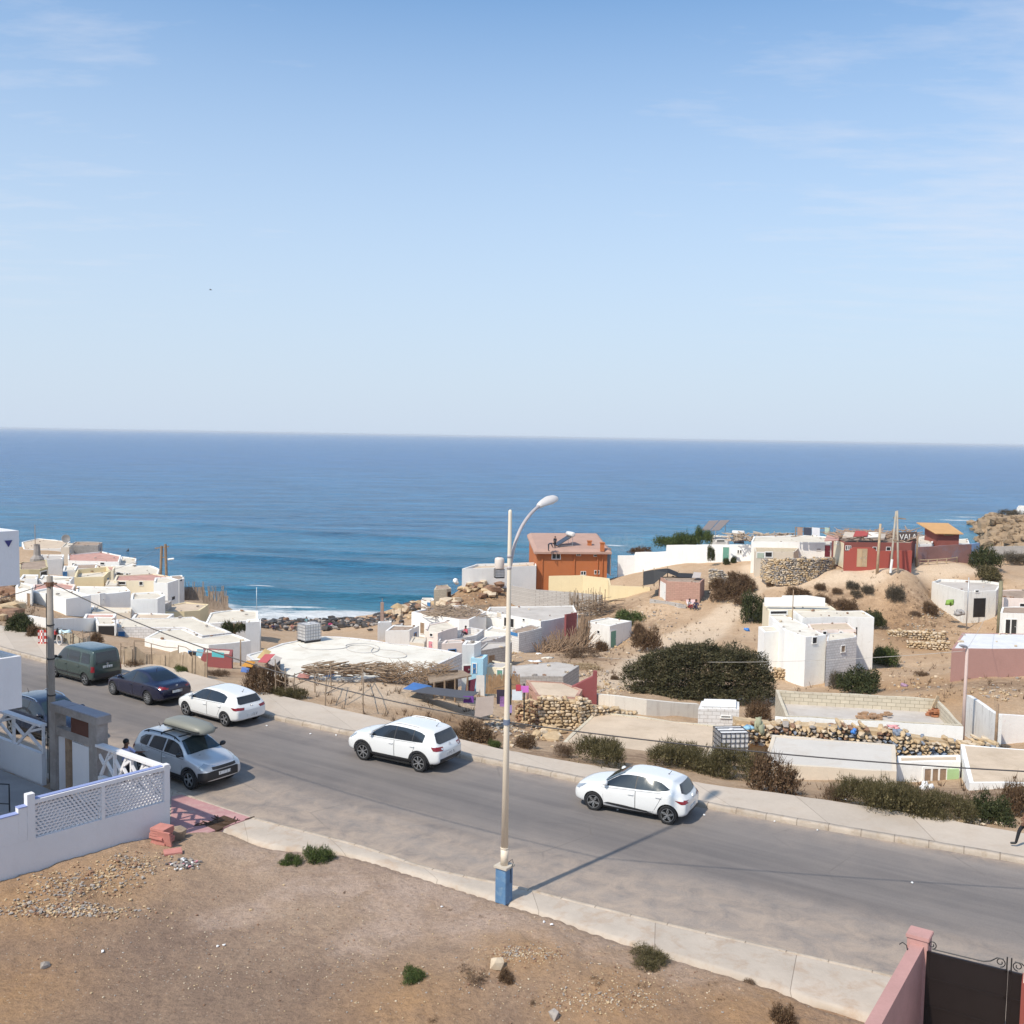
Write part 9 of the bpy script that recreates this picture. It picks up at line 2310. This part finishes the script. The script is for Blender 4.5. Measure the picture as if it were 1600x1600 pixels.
# ================================================================== PEOPLE
SKIN = plain('skin_brown', (.20, .10, .06), .6)
HAIR = plain('black_hair', (.012, .010, .010), .7)
def person(label, loc, rz, joints, shirt, trousers, scale=1.0, hem=.50, cap=None, shoes=(.02, .02, .02)):
 """one continuous body grown over a posed skeleton; clothing follows by height along the limbs"""
 J = {k: Vector(v) for k, v in joints.items()}
 root = empty('person', loc, rz, label, 'person'); root.scale = (scale,) * 3
 names = ['pelvis', 'belly', 'chest', 'neck', 'head', 'crown', 'sh_l', 'el_l', 'wr_l', 'ha_l', 'sh_r', 'el_r', 'wr_r', 'ha_r', 'hip_l', 'kn_l', 'an_l', 'to_l', 'hip_r', 'kn_r', 'an_r', 'to_r']
 rad = dict(pelvis=.135, belly=.125, chest=.145, neck=.058, head=.092, crown=.082, sh_l=.068, el_l=.046, wr_l=.034, ha_l=.038, hip_l=.088, kn_l=.060, an_l=.043, to_l=.036)
 ed = [('pelvis', 'belly'), ('belly', 'chest'), ('chest', 'neck'), ('neck', 'head'), ('head', 'crown')]
 for s in 'lr': ed += [('chest', 'sh_' + s), ('sh_' + s, 'el_' + s), ('el_' + s, 'wr_' + s), ('wr_' + s, 'ha_' + s), ('pelvis', 'hip_' + s), ('hip_' + s, 'kn_' + s), ('kn_' + s, 'an_' + s), ('an_' + s, 'to_' + s)]
 me = bpy.data.meshes.new('tmp'); me.from_pydata([J[n_] for n_ in names], [(names.index(a), names.index(b)) for a, b in ed], [])
 o = bpy.data.objects.new('tmp', me); COL.objects.link(o)
 sk = o.modifiers.new('s', 'SKIN'); o.modifiers.new('u', 'SUBSURF').levels = 2
 for i, n_ in enumerate(names):
  r_ = rad[n_.replace('_r', '_l')]; v = me.skin_vertices[0].data[i]; v.radius = (r_, r_ * (.78 if n_ in ('chest', 'belly') else 1)); v.use_root = (i == 0)
 bpy.context.view_layer.update()
 bm = bpy.data.meshes.new_from_object(o.evaluated_get(bpy.context.evaluated_depsgraph_get())); bpy.data.objects.remove(o)
 bm.name = 'body'
 for m_ in (SKIN, plain('shirt_%.2f%.2f%.2f' % shirt, shirt, .85), plain('cloth_%.2f%.2f%.2f' % trousers, trousers, .85), plain('shoe_%.2f' % shoes[0], shoes, .6)): bm.materials.append(m_)
 segs = [(J[a], J[b], a, b) for a, b in ed]
 for p_ in bm.polygons:
  c = p_.center; best = None
  for a, b, na, nb_ in segs:
   d = b - a; t_ = min(max((c - a).dot(d) / max(d.length_squared, 1e-9), 0), 1); q = (c - a - d * t_).length - rad[nb_.replace('_r', '_l')] * .8
   if best is None or q < best[0]: best = (q, na, nb_, t_)
  _, na, nb_, t_ = best
  k = 1
  if nb_ in ('head', 'crown') or nb_.startswith('ha') or (nb_.startswith('wr')) or (nb_ == 'neck' and t_ > .75): k = 0
  elif nb_.startswith(('hip', 'kn', 'an')) or (na == 'pelvis' and t_ < .35): k = 2
  elif nb_.startswith('to'): k = 3
  p_.material_index = k; p_.use_smooth = True
 body = link('body', bm, root)
 h = J['head'].lerp(J['crown'], .55); up = (J['crown'] - J['neck']).normalized()
 mb = MB(); v = []
 for q in ICO2_V:
  q = Vector(q)
  if q.dot(up) < -.25 and q.x > -.2: q = q * .8
  v.append(h + q * .108 + up * .012 - Vector((.018, 0, 0)))
 mb.add(v, ICO2_F); mb.local('hair', cap or HAIR, root, True)
 f = MB(); hc = J['head']; f.add([hc + Vector((.088, y, z)) for y, z in ((-.016, -.01), (.016, -.01), (0, .035))] + [hc + Vector((.122, 0, -.008))], [(0, 1, 3), (1, 2, 3), (2, 0, 3)]); f.local('nose', SKIN, root)
 e = MB()
 for y in (-.034, .034): e.box(hc + Vector((.090, y, .032)), (.012, .022, .010))
 e.local('eyes', HAIR, root)
 fg = MB()
 for s, y in (('l', 1), ('r', -1)):
  a, b = J['wr_' + s], J['ha_' + s]; d = (b - a).normalized(); sd = d.cross(Vector((0, 0, 1))) if abs(d.z) < .9 else Vector((1, 0, 0)); sd.normalize()
  for k in range(4):
   q = b + sd * (.024 * (k - 1.5)) + d * .015; l = (.055, .065, .06, .046)[k]; fg.tube([q - d * .03, q + d * l * .6, q + d * l + Vector((.012, 0, -.006))], [.009, .009, .007], 6)
  fg.tube([a.lerp(b, .5) + sd * .03, a.lerp(b, .9) + sd * .055, b + sd * .05 + d * .02], [.010, .010, .008], 6)
 fg.local('fingers', SKIN, root, True)
 return root
STAND = dict(pelvis=(0, 0, .95), belly=(0, 0, 1.12), chest=(0, 0, 1.32), neck=(.01, 0, 1.50), head=(.03, 0, 1.60), crown=(.03, 0, 1.70), sh_l=(0, .19, 1.40), el_l=(.0, .24, 1.13), wr_l=(.10, .23, .89), ha_l=(.13, .22, .80), sh_r=(0, -.19, 1.40), el_r=(0, -.24, 1.13), wr_r=(.08, -.23, .89), ha_r=(.11, -.22, .80),
    hip_l=(0, .095, .90), kn_l=(.02, .10, .50), an_l=(0, .10, .09), to_l=(.17, .11, .045), hip_r=(0, -.095, .90), kn_r=(.03, -.10, .50), an_r=(.0, -.10, .09), to_r=(.17, -.11, .045))
REACH = dict(STAND, el_l=(.22, .24, 1.22), wr_l=(.44, .20, 1.26), ha_l=(.53, .19, 1.27), el_r=(.20, -.24, 1.20), wr_r=(.42, -.18, 1.22), ha_r=(.51, -.17, 1.23))
BEND = dict(STAND, belly=(.14, 0, 1.03), chest=(.36, 0, 1.08), neck=(.54, 0, 1.10), head=(.63, 0, 1.06), crown=(.73, 0, 1.06), sh_l=(.42, .19, 1.06), el_l=(.48, .22, .80), wr_l=(.58, .18, .58), ha_l=(.62, .17, .50), sh_r=(.42, -.19, 1.06), el_r=(.48, -.22, .80), wr_r=(.58, -.18, .58), ha_r=(.62, -.17, .50))
SIT = dict(pelvis=(0, 0, .16), belly=(.0, 0, .33), chest=(.06, 0, .53), neck=(.10, 0, .70), head=(.13, 0, .80), crown=(.13, 0, .90), sh_l=(.06, .19, .60), el_l=(.20, .26, .38), wr_l=(.40, .20, .42), ha_l=(.48, .18, .42), sh_r=(.06, -.19, .60), el_r=(.20, -.26, .38), wr_r=(.40, -.20, .42), ha_r=(.48, -.18, .42),
     hip_l=(.03, .10, .15), kn_l=(.42, .14, .42), an_l=(.46, .13, .08), to_l=(.62, .14, .04), hip_r=(.03, -.10, .15), kn_r=(.42, -.14, .42), an_r=(.46, -.13, .08), to_r=(.62, -.14, .04))
WALK = dict(STAND, hip_l=(.0, .09, .90), kn_l=(.22, .09, .54), an_l=(.30, .09, .12), to_l=(.46, .09, .10), kn_r=(-.06, -.09, .50), an_r=(-.34, -.09, .16), to_r=(-.22, -.09, .05))
q = PD(197, 1222, 35.6)
person('man in a light blue shirt standing behind the silver off-roader', (q.x, q.y, .06), hd + .5, REACH, (.42, .46, .72), (.03, .03, .035))
q = on_roof(865, 858); person('man in dark clothes standing upright on the orange house roof', (q.x + .2, q.y + .5, q.z - .03), R(-60), STAND, (.015, .02, .035), (.018, .02, .03))
q = on_roof(858, 861); person('man in dark clothes bending over on the orange house roof', (q.x - .1, q.y, q.z - .03), R(10), BEND, (.02, .03, .06), (.018, .02, .03))
q = PT(1077, 951); person('person in a white top sitting on the dirt by a pink board', (q.x, q.y + .3, q.z), R(-70), SIT, (.62, .60, .62), (.30, .05, .06), 1.15)
person('person in dark clothes sitting beside the one in white on the dirt', (q.x + .75, q.y - .1, q.z), R(-110), SIT, (.05, .045, .09), (.06, .05, .09), 1.15)
board('sheet', 'pale pink board propped behind the two people sitting on the dirt', [(1072, 948, depth(q) + 1.2), (1086, 948, depth(q) + 1.2), (1086, 937, depth(q) + 1.5), (1072, 937, depth(q) + 1.5)], cl('pale_pink_board', (.66, .47, .45)), 'board')
q = PD(1602.5, 1322, 31.5); person('person in black walking out of frame at the right edge of the pavement', (q.x + .02, q.y, .155), R(158), WALK, (.012, .012, .016), (.012, .012, .014))
for x, y, pose, sh, tr, lb in ((427, 984, SIT, (.05, .04, .12), (.04, .04, .06), 'person in dark clothes sitting on the beach sand'), (479, 982, STAND, (.25, .45, .50), (.50, .40, .12), 'person in yellow and blue standing on the beach rocks'), (516, 980, SIT, (.60, .06, .22), (.30, .05, .15), 'person in bright pink sitting on the beach rocks'), (457, 983, SIT, (.62, .30, .24), (.4, .2, .2), 'person in salmon clothes sitting on the beach sand')):
 q = PT(x, y); person(lb, q, R(-90 + x % 50), pose, sh, tr)
q = PD(729, 991, 92); q.z = PD(729, 993, 92).z; person('woman in pink sitting in the grey walled court', q, R(-140), SIT, (.60, .12, .16), (.05, .03, .06), .95)
for x, y, lb in ((201, 862, 'surfer in black sitting on a board in the sea'), (195, 851, 'distant swimmer head in the sea')):
 q = PZ(x, y, SEA_Z + .1); q.z -= .05 if x == 201 else .75
 person(lb, q, R(180), SIT, (.012, .02, .03), (.012, .012, .015), .95 if x == 201 else .8)
# a lone gull high over the bay
q = PD(329, 453, 160); mb = MB()
mb.tube([q + Vector((-.22, 0, 0)), q + Vector((-.1, 0, .02)), q + Vector((.12, 0, .02)), q + Vector((.24, 0, 0))], [.02, .06, .06, .02], 8)
for s in (1, -1): mb.add([q + Vector((-.06, 0, .03)), q + Vector((.07, 0, .03)), q + Vector((.05, s * .3, .14)), q + Vector((-.02, s * .62, .06)), q + Vector((-.06, s * .3, .12))], [(0, 1, 2, 4), (4, 2, 3)])
tag(mb.build('bird', plain('bird_grey', (.12, .12, .13), .7), None, origin=q), 'small dark bird flying alone in the pale sky', 'bird')

# ================================================================== SEA HAZE: even pale air over land and water
_h = 30000.0
hz_mb = MB(); hz_mb.box((0, 22000, (CAM.z + 3.0 - 26) / 2), (60000, 90000, CAM.z + 3.0 + 26))
hz_o = hz_mb.build('haze', [], None); m_ = bpy.data.materials.new('haze_air'); m_.use_nodes = True; nt = m_.node_tree; nt.nodes.clear()
out = nt.nodes.new('ShaderNodeOutputMaterial'); pv = nt.nodes.new('ShaderNodeVolumePrincipled'); pv.inputs['Color'].default_value = (.86, .92, 1.0, 1); pv.inputs['Density'].default_value = 0.00007; pv.inputs['Anisotropy'].default_value = 0.0
nt.links.new(pv.outputs[0], out.inputs['Volume']); hz_o.data.materials.append(m_); tag(hz_o, 'thin sea haze', 'haze', kind='stuff')
